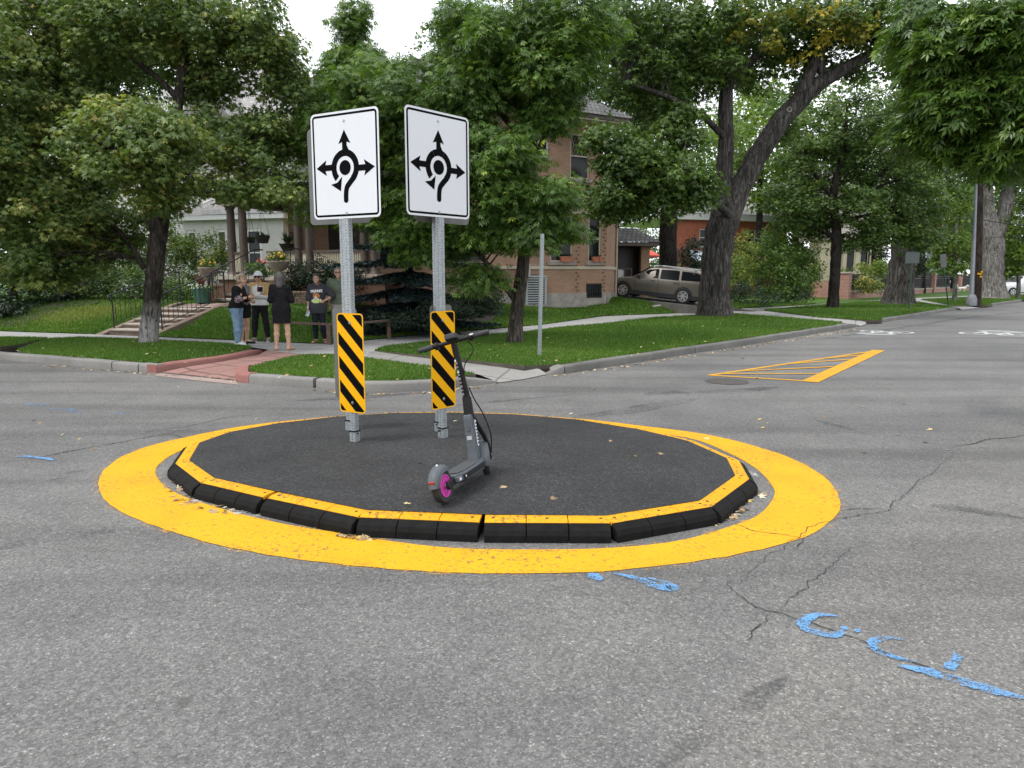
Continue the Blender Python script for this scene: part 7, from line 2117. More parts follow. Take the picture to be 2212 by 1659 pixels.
# ================================================================== garden steps, pots, fences, vehicles, poles
def frame(rz, o):
    return Matrix.Translation(o) @ Matrix.Rotation(rz, 4, 'Z')
SM_ = STAIR['inv'].inverted(); SR = SM_.to_3x3()
def sl(x, y, z): return SM_ @ Vector((x, y, z))
steps = empty('garden_steps', (0, 0, 0), 0, 'brown stone steps climbing from the pavement beside the left maple', 'steps')
nst, dep, ris, sw_ = 5, .45, .125, STAIR['w']
for k in range(nst):
    z1 = ris * (k + 1)
    b = MB(); b.box(sl(0, dep * k + dep / 2 + .02, (z1 - .035 - .25) / 2), (sw_, dep + .03, z1 - .035 + .25), M=SR); st = b.build('step', M['step_brown'], steps)
    b = MB(); b.box(sl(0, dep * k + dep / 2, z1 - .015), (sw_ - .01, dep + .05, .045), M=SR); b.build('tread', M['sandstone'], st, bevel=.008)
for sg in (-1, 1):
    b = MB(); pr = [(-.25, -.12), (2.5, .60), (2.9, .66), (2.9, .46), (2.5, .38), (-.25, -.34)]
    Mx = Matrix(((0, 0, 1), (1, 0, 0), (0, 1, 0)))
    b.prism([(y, z + .12) for y, z in pr], -.11, .11, M=SR @ Mx, c=sl(sg * (sw_ / 2 + .10), 0, 0)); b.build('cheek_wall', M['step_brown'], steps, bevel=.012)
    x = sg * (sw_ / 2 + .06)
    hr = empty('handrail', (0, 0, 0), 0, 'black iron handrail on the ' + ('outer left edge of the garden steps' if sg < 0 else 'side of the garden steps nearer the green pot'), 'handrail', 'handrails of the garden steps')
    y0, y1 = .25, 2.55
    def rz_(y): return .12 + .27 * (y - 0) - .02
    b = MB(); top0, top1 = sl(x, y0 - .12, rz_(y0) + .86), sl(x, y1, rz_(y1) + .92)
    b.tube([sl(x, y0 - .02, rz_(y0) + .72), sl(x, y0 - .13, rz_(y0) + .80), sl(x, y0 - .10, rz_(y0) + .88), top1, sl(x, y1 + .28, rz_(y1) + .92)], .021, 8)
    b.tube([sl(x, y0, rz_(y0) + .10), sl(x, y1, rz_(y1) + .10), sl(x, y1 + .26, rz_(y1) + .10)], .012, 6); b.build('rail', M['black_iron'], hr, smooth=50)
    for y in (y0, y1 + .26):
        b = MB(); b.tube([sl(x, y, rz_(y) - .12), sl(x, y, min(rz_(y), rz_(y1)) + .90)], .020, 8); b.build('post', M['black_iron'], hr, smooth=50)
    for k in range(13):
        y = y0 + (y1 - y0) * (k + .5) / 13; b = MB(); b.tube([sl(x, y, rz_(y) + .10), sl(x, y, rz_(y) + .90)], .009, 6)
        if k % 5 == 3:      # scrolled picket
            for q in range(3): b.tube(catmull([sl(x, y, rz_(y) + .3 + q * .16), sl(x, y + .05, rz_(y) + .34 + q * .16), sl(x, y + .06, rz_(y) + .40 + q * .16), sl(x, y + .02, rz_(y) + .42 + q * .16)], 3), .006, 5); b.tube(catmull([sl(x, y, rz_(y) + .3 + q * .16), sl(x, y - .05, rz_(y) + .34 + q * .16), sl(x, y - .06, rz_(y) + .40 + q * .16), sl(x, y - .02, rz_(y) + .42 + q * .16)], 3), .006, 5)
        b.build('baluster', M['black_iron'], hr, smooth=50)
# flagged path from the steps to the porch
pa = sl(-.7, 2.35, 0); pb = sl(.75, 2.35, 0); pc_ = scn + pf * .9 - pn * 2.0; pd_ = scn - pf * .9 - pn * 2.0
def yz(p, dz=.02): return Vector((p.x, p.y, yard_z(p.x, p.y) + dz))
STAIR_S = STAIR; STAIR = None
patch('path', [yz(pa), yz(pb), yz(pb.lerp(pc_, .5) + Vector((.3, -.1, 0))), yz(pc_), yz(pd_), yz(pa.lerp(pd_, .5) + Vector((-.2, .2, 0)))], concrete('flagstone', (.24, .17, .14), (.33, .25, .21), (.6, .5, .03), .3), .3, lambda x, y: yard_z(x, y) + .022)
STAIR = STAIR_S
# planting bed under the spruce
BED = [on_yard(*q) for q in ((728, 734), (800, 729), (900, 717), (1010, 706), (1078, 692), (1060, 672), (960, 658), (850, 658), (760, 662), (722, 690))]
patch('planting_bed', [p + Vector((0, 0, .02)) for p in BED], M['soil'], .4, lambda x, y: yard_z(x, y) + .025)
# mulch strip at the left hedge
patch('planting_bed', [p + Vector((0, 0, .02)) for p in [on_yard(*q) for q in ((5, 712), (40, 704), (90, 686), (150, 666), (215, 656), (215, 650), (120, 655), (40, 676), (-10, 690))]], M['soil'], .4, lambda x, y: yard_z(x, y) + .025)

# ---- drive and wagon
# ---- helper for vehicles: lofted shell
def car_ring(x, zs, w_s, z_b, w_b, z_r, w_r):
    """sill (zs,w_s) belt (z_b,w_b) roof (z_r,w_r)"""
    half = [(w_s * .92, zs), (w_s, zs + .06), (w_b * 1.0, (zs + z_b) * .52), (w_b, z_b - .05), (w_b * .975, z_b), (w_r + (w_b * .975 - w_r) * .12, z_r - (z_r - z_b) * .10), (w_r * .86, z_r), (w_r * .4, z_r + .012)]
    return [Vector((x, -y, z)) for y, z in half] + [Vector((x, y, z)) for y, z in reversed(half)]
def wheel_set(root, spots, r, w, rimm, tyrem, spokes=5):
    me = None
    for (x, y) in spots:
        if me is None:
            b = MB(); b.lathe([(r * .62, -w / 2), (r * .9, -w / 2 - .004), (r, -w * .36), (r, w * .36), (r * .9, w / 2 + .004), (r * .62, w / 2)], (0, 0, 0), 28, 0, PX)
            t = b.build('wheel', tyrem, root, smooth=40)
            q = MB(); q.lathe([(r * .63, w * .5), (r * .60, w * .48), (r * .56, w * .34), (.0001, w * .30)], (0, 0, 0), 28, 1, PX); q.lathe([(r * .66, w * .44), (r * .66, w * .52), (r * .58, w * .53), (r * .57, w * .40)], (0, 0, 0), 28, 0, PX)
            q.lathe([(.0001, w * .50), (.05, w * .50), (.06, w * .36)], (0, 0, 0), 12, 0, PX)
            for k in range(spokes):
                for dl in (-.13, .13):
                    a = 2 * math.pi * k / spokes + dl; q.beam((.04 * math.cos(a), -w * .44, .04 * math.sin(a)), (r * .6 * math.cos(a + dl * .5), -w * .46, r * .6 * math.sin(a + dl * .5)), .032, .022, 0, up=(0, 1, 0))
            q.lathe([(r * .63, -w * .5), (.0001, -w * .4)], (0, 0, 0), 20, 1, PX)
            rm = q.build('rim', [rimm, tyrem], t, smooth=40); me = (t.data, rm.data)
        else:
            t = link('wheel', me[0], root); rm = link('rim', me[1], t)
        t.location = (x, y, r)
        if y > 0: t.rotation_euler = (0, 0, math.pi)
M['car_beige'] = mottled('car_paint_beige', (.115, .102, .085), (.13, .116, .097), 3, .3, .3)
M['car_dark'] = mat('car_cladding', (.014, .015, .017), .5)
M['car_white'] = mat('car_paint_white', (.56, .57, .58), .25)
M['car_glass'] = glassmat('car_glass', (.008, .009, .010))
M['rim_alloy'] = mat('rim_alloy', (.60, .61, .62), .3, .8)
M['tyre'] = mat('tyre', (.012, .012, .012), .8)
M['tail_red'] = mat('tail_lamp', (.42, .02, .015), .25)
M['lamp_clear'] = mat('head_lamp', (.45, .46, .46), .15)
def quad_panel(b, pts, th=.006, m=0):
    b.add(pts, [tuple(range(len(pts)))], m)
wg = empty('station_wagon', (0, 0, 0), 0, 'beige metallic station wagon parked on the drive behind the massive tree', 'car')
St = [(-2.36, .34, .58, .62, .64, .66, .50), (-2.30, .22, .80, .66, .78, .72, .66), (-2.0, .20, .88, .74, .89, .82, .76), (-1.5, .20, .91, .84, .93, .92, .78), (-1.02, .20, .92, .93, .93, .985, .76), (-.95, .20, .92, .95, .93, 1.02, .74), (-.30, .20, .92, .96, .93, 1.44, .62), (.1, .20, .92, .965, .93, 1.505, .635),
      (.9, .20, .92, .97, .93, 1.52, .64), (1.7, .20, .91, .975, .92, 1.49, .62), (2.08, .24, .89, .98, .90, 1.43, .60), (2.30, .28, .87, .985, .88, 1.10, .74), (2.36, .36, .82, .90, .84, .96, .72)]
b = MB(); b.loft([car_ring(x, zs, ws, zb_, wb_, zr_, wr_) for x, zs, ws, zb_, wb_, zr_, wr_ in St]); bd = b.build('body', M['car_beige'], wg, smooth=38)
def side_y(x, z):
    for (a, c) in zip(St, St[1:]):
        if a[0] <= x <= c[0]:
            t = (x - a[0]) / (c[0] - a[0]); zb_, wb_, zr_, wr_ = (a[i] * (1 - t) + c[i] * t for i in (3, 4, 5, 6)); break
    u = max(0, (z - zb_) / max(.05, zr_ - zb_)); u = min(u / .9, 1)
    return wb_ * .975 + (wr_ + (wb_ * .975 - wr_) * .12 - wb_ * .975) * u
for sg in (-1, 1):
    for pts in ([(-.86, 1.0), (-.30, 1.36), (.10, 1.42), (.16, 1.40), (.20, 1.0)], [(.28, 1.0), (.25, 1.41), (.92, 1.43), (1.08, 1.40), (1.12, 1.0)], [(1.22, 1.02), (1.18, 1.41), (1.78, 1.39), (2.0, 1.33), (2.06, 1.04)]):
        q = MB(); q.add([(x, sg * (side_y(x, z) + .012), z) for x, z in pts], [tuple(range(len(pts)))]); q.build('side_window', M['car_glass'], wg)
    q = MB()
    q.box((0, sg * .925, .30), (4.2, .03, .20)); q.build('sill_cladding', M['car_dark'], wg, bevel=.01)
    for xc in (-1.36, 1.40):
        q = MB(); ring = [(.40 * math.cos(t * math.pi / 12), .345 + .40 * math.sin(t * math.pi / 12)) for t in range(13)]; rin = [(.345 * math.cos(t * math.pi / 12), .345 + .345 * math.sin(t * math.pi / 12)) for t in range(13)]
        q.add([(xc + x, sg * .945, z) for x, z in ring] + [(xc + x, sg * .945, z) for x, z in rin] + [(xc + x, sg * .86, z) for x, z in ring], [(k, k + 1, 14 + k, 13 + k) for k in range(12)] + [(k, k + 1, 27 + k, 26 + k) for k in range(12)]); q.build('wheel_arch', M['car_dark'], wg)
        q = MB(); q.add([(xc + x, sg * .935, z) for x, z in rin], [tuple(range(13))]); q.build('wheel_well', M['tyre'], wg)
    q = MB(); q.beam((-.1, sg * .60, 1.565), (1.85, sg * .57, 1.535), .035, .03); q.box((0.0, sg * .60, 1.535), (.12, .05, .06)); q.box((1.75, sg * .57, 1.51), (.12, .05, .06)); q.build('roof_rail', M['rim_alloy'], wg, bevel=.005)
    q = MB(); q.box((2.27, sg * .80, 1.02), (.10, .10, .34)); q.box((2.16, sg * .675, 1.28), (.10, .05, .26)); q.build('tail_light', M['tail_red'], wg, bevel=.015)
    q = MB(); q.box((-2.20, sg * .66, .68), (.20, .26, .12)); q.build('headlight', M['lamp_clear'], wg, bevel=.02)
    q = MB(); q.box((-.70, sg * 1.0, 1.02), (.12, .20, .12)); q.build('wing_mirror', M['car_dark'], wg, bevel=.02)
    for x in (-.02, 1.0):
        q = MB(); q.box((x, sg * .945, .90), (.18, .03, .035)); q.build('door_handle', M['car_beige'], wg, bevel=.008)
    q = MB()
    for x in (-.82, .24, 1.16): q.box((x, sg * .936, .68), (.010, .008, .62))
    q.build('door_seam', M['car_dark'], wg)
q = MB(); q.add([(-.92, -.72, 1.03), (-.92, .72, 1.03), (-.36, .60, 1.43), (-.36, -.60, 1.43)], [(0, 1, 2, 3)]); ws_ = q.build('windscreen', M['car_glass'], wg); ws_.location = (-.02, 0, .02)
q = MB(); q.add([(2.31, -.66, 1.10), (2.31, .66, 1.10), (2.13, .56, 1.40), (2.13, -.56, 1.40)], [(0, 1, 2, 3)]); q.build('rear_window', M['car_glass'], wg)
for x0, w_ in ((-2.38, .30), (2.36, .30)):
    q = MB(); q.box((x0, 0, .42), (.12, 1.66, w_)); q.build('bumper', M['car_dark'], wg, bevel=.04)
wheel_set(wg, [(-1.36, -.86), (1.40, -.86), (-1.36, .86), (1.40, .86)], .345, .22, M['rim_alloy'], M['tyre'], 6)
cd_ = (rwp - fwp); wbl = 2.76
rzc = math.atan2(cd_.y, cd_.x)
mid = rwp - Vector((math.cos(rzc), math.sin(rzc), 0)) * 1.40
# wheel contact is on the car's left (-y) side, so step in by the half track
nl = Vector((math.sin(rzc), -math.cos(rzc), 0))
mid = mid - nl * .86
slope = math.atan2(rwp.z - fwp.z, cd_.xy.length)
wg.location = (mid.x, mid.y, (rwp.z + fwp.z) / 2 + .02); wg.rotation_euler = (0, -slope, rzc)
dv = Vector((math.cos(rzc), math.sin(rzc), 0))
drv = [fwp - dv * 1.2 + nl * .35, rwp + dv * .8 + nl * .45, *[gp(u, v, ZP + .01) for u, v in ((1490, 676), (1540, 670))], rwp + dv * 2.6 - nl * 3.0, fwp - dv * 1.0 - nl * 2.2]
def drive_z(x, y):
    t = ((Vector((x, y)) - fwp.xy).dot(dv.xy)) / 2.76
    zz = fwp.z + (rwp.z - fwp.z) * min(max(t, -.4), 1.05)
    return zz if t < 1.05 else max(ZP + .014, zz - (t - 1.05) * .42)
patch('driveway', [Vector((p.x, p.y, drive_z(p.x, p.y))) for p in drv], M['kerb_old'], .4, drive_z, skirt=.5, sm=M['kerb_old'])
b = MB(); dpts = [on_yard(*q) for q in ((1410, 664), (1430, 662), (1452, 664), (1475, 669), (1497, 676.5))]
b.tube([p + Vector((0, 0, .02)) for p in catmull(dpts, 4)], .07, 6); o = b.build('kerb', M['walk'], None, smooth=60); o['kind'] = 'structure'

# white pickup with canopy far right
pk = empty('pickup_truck', (0, 0, 0), 0, 'white pickup truck with canopy and black roof box at the right edge', 'truck')
Sp = [(-2.65, .45, .80, .75, .84, .80, .72), (-2.55, .35, .92, .95, .94, 1.0, .80), (-1.5, .35, .94, 1.02, .95, 1.14, .80), (-1.05, .35, .94, 1.08, .95, 1.20, .78), (-.45, .35, .94, 1.10, .95, 1.74, .66), (.9, .35, .94, 1.10, .95, 1.80, .68), (1.0, .35, .94, 1.10, .95, 1.80, .74), (2.5, .35, .94, 1.10, .95, 1.78, .74), (2.62, .42, .90, 1.05, .92, 1.70, .70)]
b = MB(); b.loft([car_ring(*t) for t in Sp]); b.build('body', M['car_white'], pk, smooth=38)
for sg in (-1, 1):
    for x0, x1 in ((-.30, .25), (.32, .85), (1.10, 1.75), (1.85, 2.42)):
        q = MB(); q.add([(x, sg * y, z) for x, y, z in ((x0, .93, 1.18), (x1, .93, 1.18), (x1 - .03, .76, 1.62), (x0 + .06, .76, 1.62))], [(0, 1, 2, 3)]); q.build('side_window', M['car_glass'], pk)
    q = MB(); q.box((2.60, sg * .82, 1.0), (.08, .10, .30)); q.build('tail_light', M['tail_red'], pk, bevel=.01)
    q = MB(); q.box((-.55, sg * 1.05, 1.18), (.12, .20, .18)); q.build('wing_mirror', M['car_dark'], pk, bevel=.02)
    for xc in (-1.65, 1.60):
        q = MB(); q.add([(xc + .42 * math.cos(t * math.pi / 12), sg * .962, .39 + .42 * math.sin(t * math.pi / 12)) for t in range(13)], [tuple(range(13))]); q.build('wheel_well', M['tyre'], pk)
q = MB(); q.add([(-1.0, -.74, 1.22), (-1.0, .74, 1.22), (-.48, .64, 1.70), (-.48, -.64, 1.70)], [(0, 1, 2, 3)]); ws_ = q.build('windscreen', M['car_glass'], pk); ws_.location = (-.02, 0, .02)
q = MB(); q.box((2.66, 0, .55), (.14, 1.7, .2)); q.build('bumper', M['rim_alloy'], pk, bevel=.02)
wheel_set(pk, [(-1.65, -.88), (1.60, -.88), (-1.65, .88), (1.60, .88)], .38, .25, M['rim_alloy'], M['tyre'])
b = MB(); b.loft([[Vector((x, y * w, 1.86 + z * h_)) for y, z in ((-.42, 0), (-.45, .12), (-.36, .26), (.36, .26), (.45, .12), (.42, 0))] for x, w, h_ in ((-.55, .5, .5), (-.4, .9, .9), (.3, 1, 1.05), (1.0, .95, 1), (1.15, .6, .6))]); rb = b.build('roof_box', M['car_dark'], None, smooth=50); tag(rb, 'black roof box carried on the white pickup', 'roof box')
pc2 = gp(2164, 627, .05); wgY = 62.0
p0_ = pd(2166, 640, wgY); pk.location = (p0_.x + 1.55, wgY, .05); pk.rotation_euler = (0, 0, math.radians(7))
rb.location = pk.location; rb.rotation_euler = pk.rotation_euler

# ---- brick garden wall with iron panels
Y0w = gp(1824, 647.5, ZP).y
q0 = gp(1824, 647.5, ZP); q1 = gp(2100, 629, ZP); dw = (q1 - q0); dw.z = 0; Lw_ = dw.length; dw /= Lw_; nw = Vector((-dw.y, dw.x, 0)); MW = Matrix((dw, nw, Vector((0, 0, 1)))).transposed()
gw = empty('garden_wall', (0, 0, 0), 0, 'pink brick garden wall with piers and black iron panels before the cream house', 'wall')
def brick_box(c, L, D, z0, z1, name, parent=gw):
    b = MB(); a = c - dw * L / 2 - nw * D / 2; e = c + dw * L / 2 - nw * D / 2; f = c + dw * L / 2 + nw * D / 2; g = c - dw * L / 2 + nw * D / 2
    wall(b, a, e, z0, z1); wall(b, e, f, z0, z1); wall(b, f, g, z0, z1); wall(b, g, a, z0, z1)
    return b.build(name, M['wall_brick'], parent, fix=False)
piers = [0, *[along_wall((q0.x, q0.y), (q1.x, q1.y), u) for u in (1916, 1994, 2050)], Lw_]
for s in piers:
    c = q0 + dw * s; p = brick_box(c, .62, .62, 0, 1.95, 'pier')
    b = MB(); b.box((c.x, c.y, 2.0), (.74, .74, .11), M=MW); b.build('cap_stone', M['sandstone'], p, bevel=.02)
for s0, s1 in zip(piers, piers[1:]):
    c = q0 + dw * (s0 + s1) / 2; L = s1 - s0 - .62; p = brick_box(c, L, .34, 0, .62, 'base_wall')
    b = MB(); b.box((c.x, c.y, .665), (L, .44, .09), M=MW); b.build('coping', M['sandstone'], p)
    b = MB(); a = q0 + dw * (s0 + .32); e = q0 + dw * (s1 - .32)
    for z in (.82, 1.60, 1.80): b.beam((a.x, a.y, z), (e.x, e.y, z), .04, .05)
    n = int((s1 - s0 - .6) / .13)
    for k in range(n):
        t = a.lerp(e, (k + .5) / n); b.beam((t.x, t.y, .74), (t.x, t.y, 1.92), .03, .03)
    for k in (1, 2):
        t = a.lerp(e, k / 3); b.beam((t.x, t.y, .70), (t.x, t.y, 2.0), .10, .10)
    b.build('iron_panel', M['black_iron'], gw)
lw0 = gp(1745, 644.5, ZP); dl = (q0 - lw0); dl.z = 0; Ll = dl.length
b = MB(); wall(b, lw0, q0, 0, 1.45); wall(b, q0 + nw * .3, lw0 + nw * .3, 0, 1.45); b.build('base_wall', M['wall_brick'], gw, fix=False)
b = MB(); b.beam((lw0.x, lw0.y + .15, 1.50), (q0.x, q0.y + .15, 1.50), .44, .09); b.build('coping', M['sandstone'], gw)
b = MB(); b.tube([pd(1926, 575, 66), pd(1926, 500, 66)], .08, 8)

# ---- low brown rail fence round the spruce bed
rf_ = empty('rail_fence', (0, 0, 0), 0, 'low brown timber rail fence at the pavement corner behind the group', 'fence')
M['fence_wood'] = mottled('fence_wood', (.075, .045, .032), (.12, .075, .055), 8, .85, bump=.4)
fp = [gp(572, 735.5, ZP + .03), gp(708, 742.5, ZP + .03), gp(752, 741.5, ZP + .03), gp(839, 731, ZP + .03), gp(935, 720.5, ZP + .03)]
fp = [p + Vector((0.0, .12, 0)) for p in fp]
for p in fp:
    b = MB(); b.box((p.x, p.y, .36), (.09, .09, .50)); b.build('post', M['fence_wood'], rf_, bevel=.008)
for a_, c_ in zip(fp, fp[1:]):
    b = MB(); b.beam((a_.x, a_.y, .60), (c_.x, c_.y, .60), .11, .05); b.build('rail', M['fence_wood'], rf_, bevel=.006)
# ---- dry stone terrace wall behind the printed tee
tw = empty('stone_wall', (0, 0, 0), 0, 'low stacked brown stone terrace wall below the clipped hedge', 'wall')
ta, tb_ = on_yard(612, 657), on_yard(722, 660); td = (tb_ - ta); td.z = 0; tL = td.length; td /= tL; tn = Vector((-td.y, td.x, 0)); MT_ = Matrix((td, tn, Vector((0, 0, 1)))).transposed()
zc = min(ta.z, tb_.z) - .05; b = MB()
for r in range(6):
    x = -random.random() * .2
    while x < tL:
        w_ = random.uniform(.22, .5); c = ta + td * (x + w_ / 2) + tn * random.uniform(-.02, .02); b.box((c.x, c.y, zc + .04 + r * .078), (w_ - .012, .28, .070), M=MT_); x += w_
b.build('stacked_stone', mottled('terrace_stone', (.10, .07, .05), (.22, .16, .115), 3, .9, bump=.6), tw, bevel=.008)
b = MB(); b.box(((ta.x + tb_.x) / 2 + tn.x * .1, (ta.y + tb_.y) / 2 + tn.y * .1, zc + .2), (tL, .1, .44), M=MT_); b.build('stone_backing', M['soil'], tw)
# ---- condenser unit by the house
ac = empty('air_conditioner', (0, 0, 0), 0, 'grey louvred air conditioning condenser beside the brick bay wall', 'air conditioner')
apx = on_yard(1150, 661); az = apx.z
M['ac_grey'] = mottled('ac_grey', (.30, .32, .32), (.38, .40, .40), 6, .55, .2)
Ra = Matrix.Rotation(.35, 3, 'Z')
def al(x, y, z): return apx + Ra @ Vector((x, y, z))
b = MB(); b.box(al(0, 0, .03), (1.05, 1.05, .10), M=Ra); b.build('slab', M['walk'], ac)
b = MB(); b.box(al(0, 0, .64), (.76, .76, 1.06), M=Ra); core = b.build('coil_core', M['car_dark'], ac)
for sx, sy in ((-1, -1), (1, -1), (1, 1), (-1, 1)):
    b = MB(); b.box(al(sx * .42, sy * .42, .64), (.08, .08, 1.12), M=Ra); b.build('corner_post', M['ac_grey'], ac, bevel=.01)
b = MB(); b.box(al(0, 0, 1.22), (.94, .94, .08), M=Ra); b.build('top_cover', M['ac_grey'], ac, bevel=.02)
b = MB(); b.lathe([(.0001, .05), (.30, .04), (.34, 0)], al(0, 0, 1.26), 20); b.build('fan_guard', M['car_dark'], ac, smooth=40)
b = MB()
for k in range(11):
    for sx, sy, w1, w2 in ((0, -1, .76, .02), (0, 1, .76, .02), (-1, 0, .02, .76), (1, 0, .02, .76)): b.box(al(sx * .43, sy * .43, .15 + k * .098), (w1, w2, .05), M=Ra)
b.build('louvre', M['ac_grey'], ac)
b = MB(); b.box(al(.18, -.452, 1.0), (.14, .01, .07), M=Ra); b.build('red_badge', M['tail_red'], ac)
b = MB(); b.box(pd(1132, 585, 29.2), (.5, .3, .5)); mb_ = b.build('meter_box', M['ac_grey'], None, bevel=.02); tag(mb_, 'grey meter box on the brick wall behind the condenser', 'meter box')
# ---- wooden fence and red patio umbrella
wf = empty('wooden_fence', (0, 0, 0), 0, 'brown board fence behind the bonnet of the parked wagon', 'fence')
fa, fb_ = pd(1376, 560, 41), pd(1470, 560, 40); fd = (fb_ - fa); fd.z = 0; n = int(fd.length / .16)
b = MB()
for k in range(n): p = fa.lerp(fb_, (k + .5) / n); b.box((p.x, p.y, 1.15), (.145, .03, 1.75 + .03 * (k % 3)))
b.build('boards', mottled('board_wood', (.10, .06, .042), (.16, .10, .07), 6, .85), wf)
b = MB(); b.beam((fa.x, fa.y + .05, 1.7), (fb_.x, fb_.y + .05, 1.7), .04, .09); b.beam((fa.x, fa.y + .05, .8), (fb_.x, fb_.y + .05, .8), .04, .09); b.build('rail', M['fence_wood'], wf)
um = empty('patio_umbrella', pd(1384, 600, 44), 0, 'red patio umbrella seen over the wooden fence', 'umbrella')
um.location.z = .5; zt_ = pd(1384, 534, 44).z - .5
b = MB(); rings = []
for r, z in ((.03, zt_), (.6, zt_ - .20), (1.22, zt_ - .52)): rings.append([Vector((r * math.cos(t * math.pi / 4), r * math.sin(t * math.pi / 4), z)) for t in range(8)])
rings.append([Vector((1.22 * math.cos(t * math.pi / 4), 1.22 * math.sin(t * math.pi / 4), zt_ - .62)) for t in range(8)])
b.loft(rings, caps=False); cn = b.build('canopy', mat('umbrella_red', (.62, .10, .06), .75), um); sm = cn.modifiers.new('solid', 'SOLIDIFY'); sm.thickness = .01
b = MB(); b.tube([(0, 0, 0), (0, 0, zt_ + .05)], .022, 8); b.build('pole', M['fence_wood'], um, smooth=50)
b = MB(); b.lathe([(.0001, zt_ + .10), (.03, zt_ + .07), (.03, zt_)], (0, 0, 0), 8); b.build('finial', M['fence_wood'], um)
# ---- single perforated post on the right lawn, two far sign posts
gpst = gp(1165, 769, .15); b = MB(); square_tube(b, .055, -.1, pd(1172, 505, gpst.y).z - .15)
o = b.build('sign_post', M['galv'], None); o.location = gpst; o.rotation_euler = (0, math.radians(1.2), .5); tag(o, 'lone galvanised post standing on the right lawn beside the box elder', 'post')
M['green_post'] = mat('green_steel', (.04, .065, .05), .6, .3)
M['sign_green_back'] = mat('sign_back_dark', (.07, .085, .08), .6, .3)
for (bu, bv, tu, tv, pu, pv, hw, hh, lb, mm) in ((1964, 671, 1970, 543, 1971, 557, .32, .25, 'upright street sign post with dark square sign back on the far grass wedge', 'sign_green_back'), (2050, 662, 2037, 572, 2038, 563, .16, .34, 'leaning street sign post with grey sign back near the drive crossing', 'alu_back')):
    p = gp(bu, bv, .15); t = pd(tu, tv, p.y); r = empty('street_sign', p, 0, lb, 'street sign')
    b = MB(); b.tube([(0, 0, -.05), t - p], .034, 8); b.build('post', M['green_post'], r, smooth=50)
    c = pd(pu, pv, p.y - .05) - p; b = MB(); b.box(c, (hw * 2, .006, hh * 2), M=Matrix.Rotation(-(tu - bu) / (bv - tv) * -1.0, 3, 'Y') if mm == 'alu_back' else None); b.build('sign_panel', M[mm], r, bevel=.002)
# ---- utility pole, steel lamp column, wires
up_b = gp(2110, 660, ZP); uy = up_b.y
ut = empty('utility_pole', up_b, 0, 'dark brown wooden utility pole at the far kerb', 'utility pole')
b = MB(); tp_ = pd(2119, 250, uy) - up_b; b.tube([Vector((0, 0, -.1)), tp_ * .5, tp_], [.23, .20, .17], 12, wob=.05); b.build('pole', bark('pole_wood', (.035, .026, .022), (.075, .055, .045), .8), ut, smooth=60, fix=False)
b = MB(); c = pd(2121, 320, uy) - up_b; b.beam(c + Vector((-1.2, .2, 0)), c + Vector((1.2, -.2, 0)), .12, .14); b.build('crossarm', M['fence_wood'], ut)
b = MB(); c = pd(2112, 592, uy) - up_b - Vector((0, .24, 0))
for dx, dz in ((0, 0), (-.12, .02), (.06, .12), (.03, -.14)): b.box(c + Vector((dx, 0, dz)), (.10, .02, .08))
b.build('yellow_tag', M['sign_yellow'], ut)
lp_b = gp(2098, 660, ZP); lp = empty('lamp_column', lp_b, 0, 'grey steel street lamp column close against the utility pole', 'lamp post')
b = MB(); t = pd(2113, 330, lp_b.y) - lp_b; b.tube([Vector((0, 0, 0)), t * .5, t], [.13, .11, .09], 12); b.build('column', mottled('lamp_grey', (.20, .22, .24), (.27, .29, .31), 6, .5, .4), lp, smooth=60)
b = MB(); b.lathe([(.28, 0), (.28, .35), (.20, .55), (.15, .62)], (0, 0, 0), 14); b.build('base_cover', mottled('lamp_base', (.14, .15, .165), (.20, .21, .225), 6, .6, .2), lp, smooth=40)
def wire(nm, lab, a, c, sag, r=.018):
    P = [a.lerp(c, k / 12) - Vector((0, 0, sag * 4 * (k / 12) * (1 - k / 12))) for k in range(13)]; b = MB(); b.tube(P, r, 5); tag(b.build(nm, M['black_iron'], None, smooth=60), lab, 'wire')
wire('overhead_wire', 'topmost overhead wire running right from the utility pole', pd(2119, 428, uy), pd(2420, 450, uy - 3), .3); wire('overhead_wire', 'middle overhead wire passing the utility pole', pd(2118, 474, uy), pd(2420, 478, uy - 2), .3, .028); wire('overhead_wire', 'lowest overhead wire reaching left across the far trees', pd(1985, 508, 60), pd(2420, 502, uy - 2), .2)
wire('overhead_wire', 'service wire dropping from the utility pole into the trees on its left', pd(2118, 470, uy), pd(1900, 410, 50), .6)
# ---- pots, urns, baskets, window boxes
M['urn'] = mottled('cast_stone', (.24, .20, .165), (.36, .31, .26), 7, .9, bump=.4)
M['pot_green'] = mottled('glazed_green', (.035, .115, .085), (.06, .165, .12), 5, .25)
M['flower_y'] = mat('petal_yellow', (.80, .46, .02), .7); M['flower_r'] = mat('petal_red', (.55, .05, .03), .7); M['flower_w'] = mat('petal_white', (.75, .75, .72), .7); M['flower_o'] = mat('petal_orange', (.65, .20, .03), .7)
def leaf_blob(parent, name, c, r, n, size, matl, kind='tri', flat=.8, rz=.75, tint=None):
    C = np.array(c)[None] + unit(RNG.normal(0, 1, (n, 3))) * (RNG.random(n) ** .4)[:, None] * np.array([r, r, r * rz])
    V, F, tt = clumps_to_leaves(C, np.full(n, r * .34), 16, size, kind, .5, flat)
    return np_mesh(name, V, F, LM[matl], parent, attr={'tint': tt})
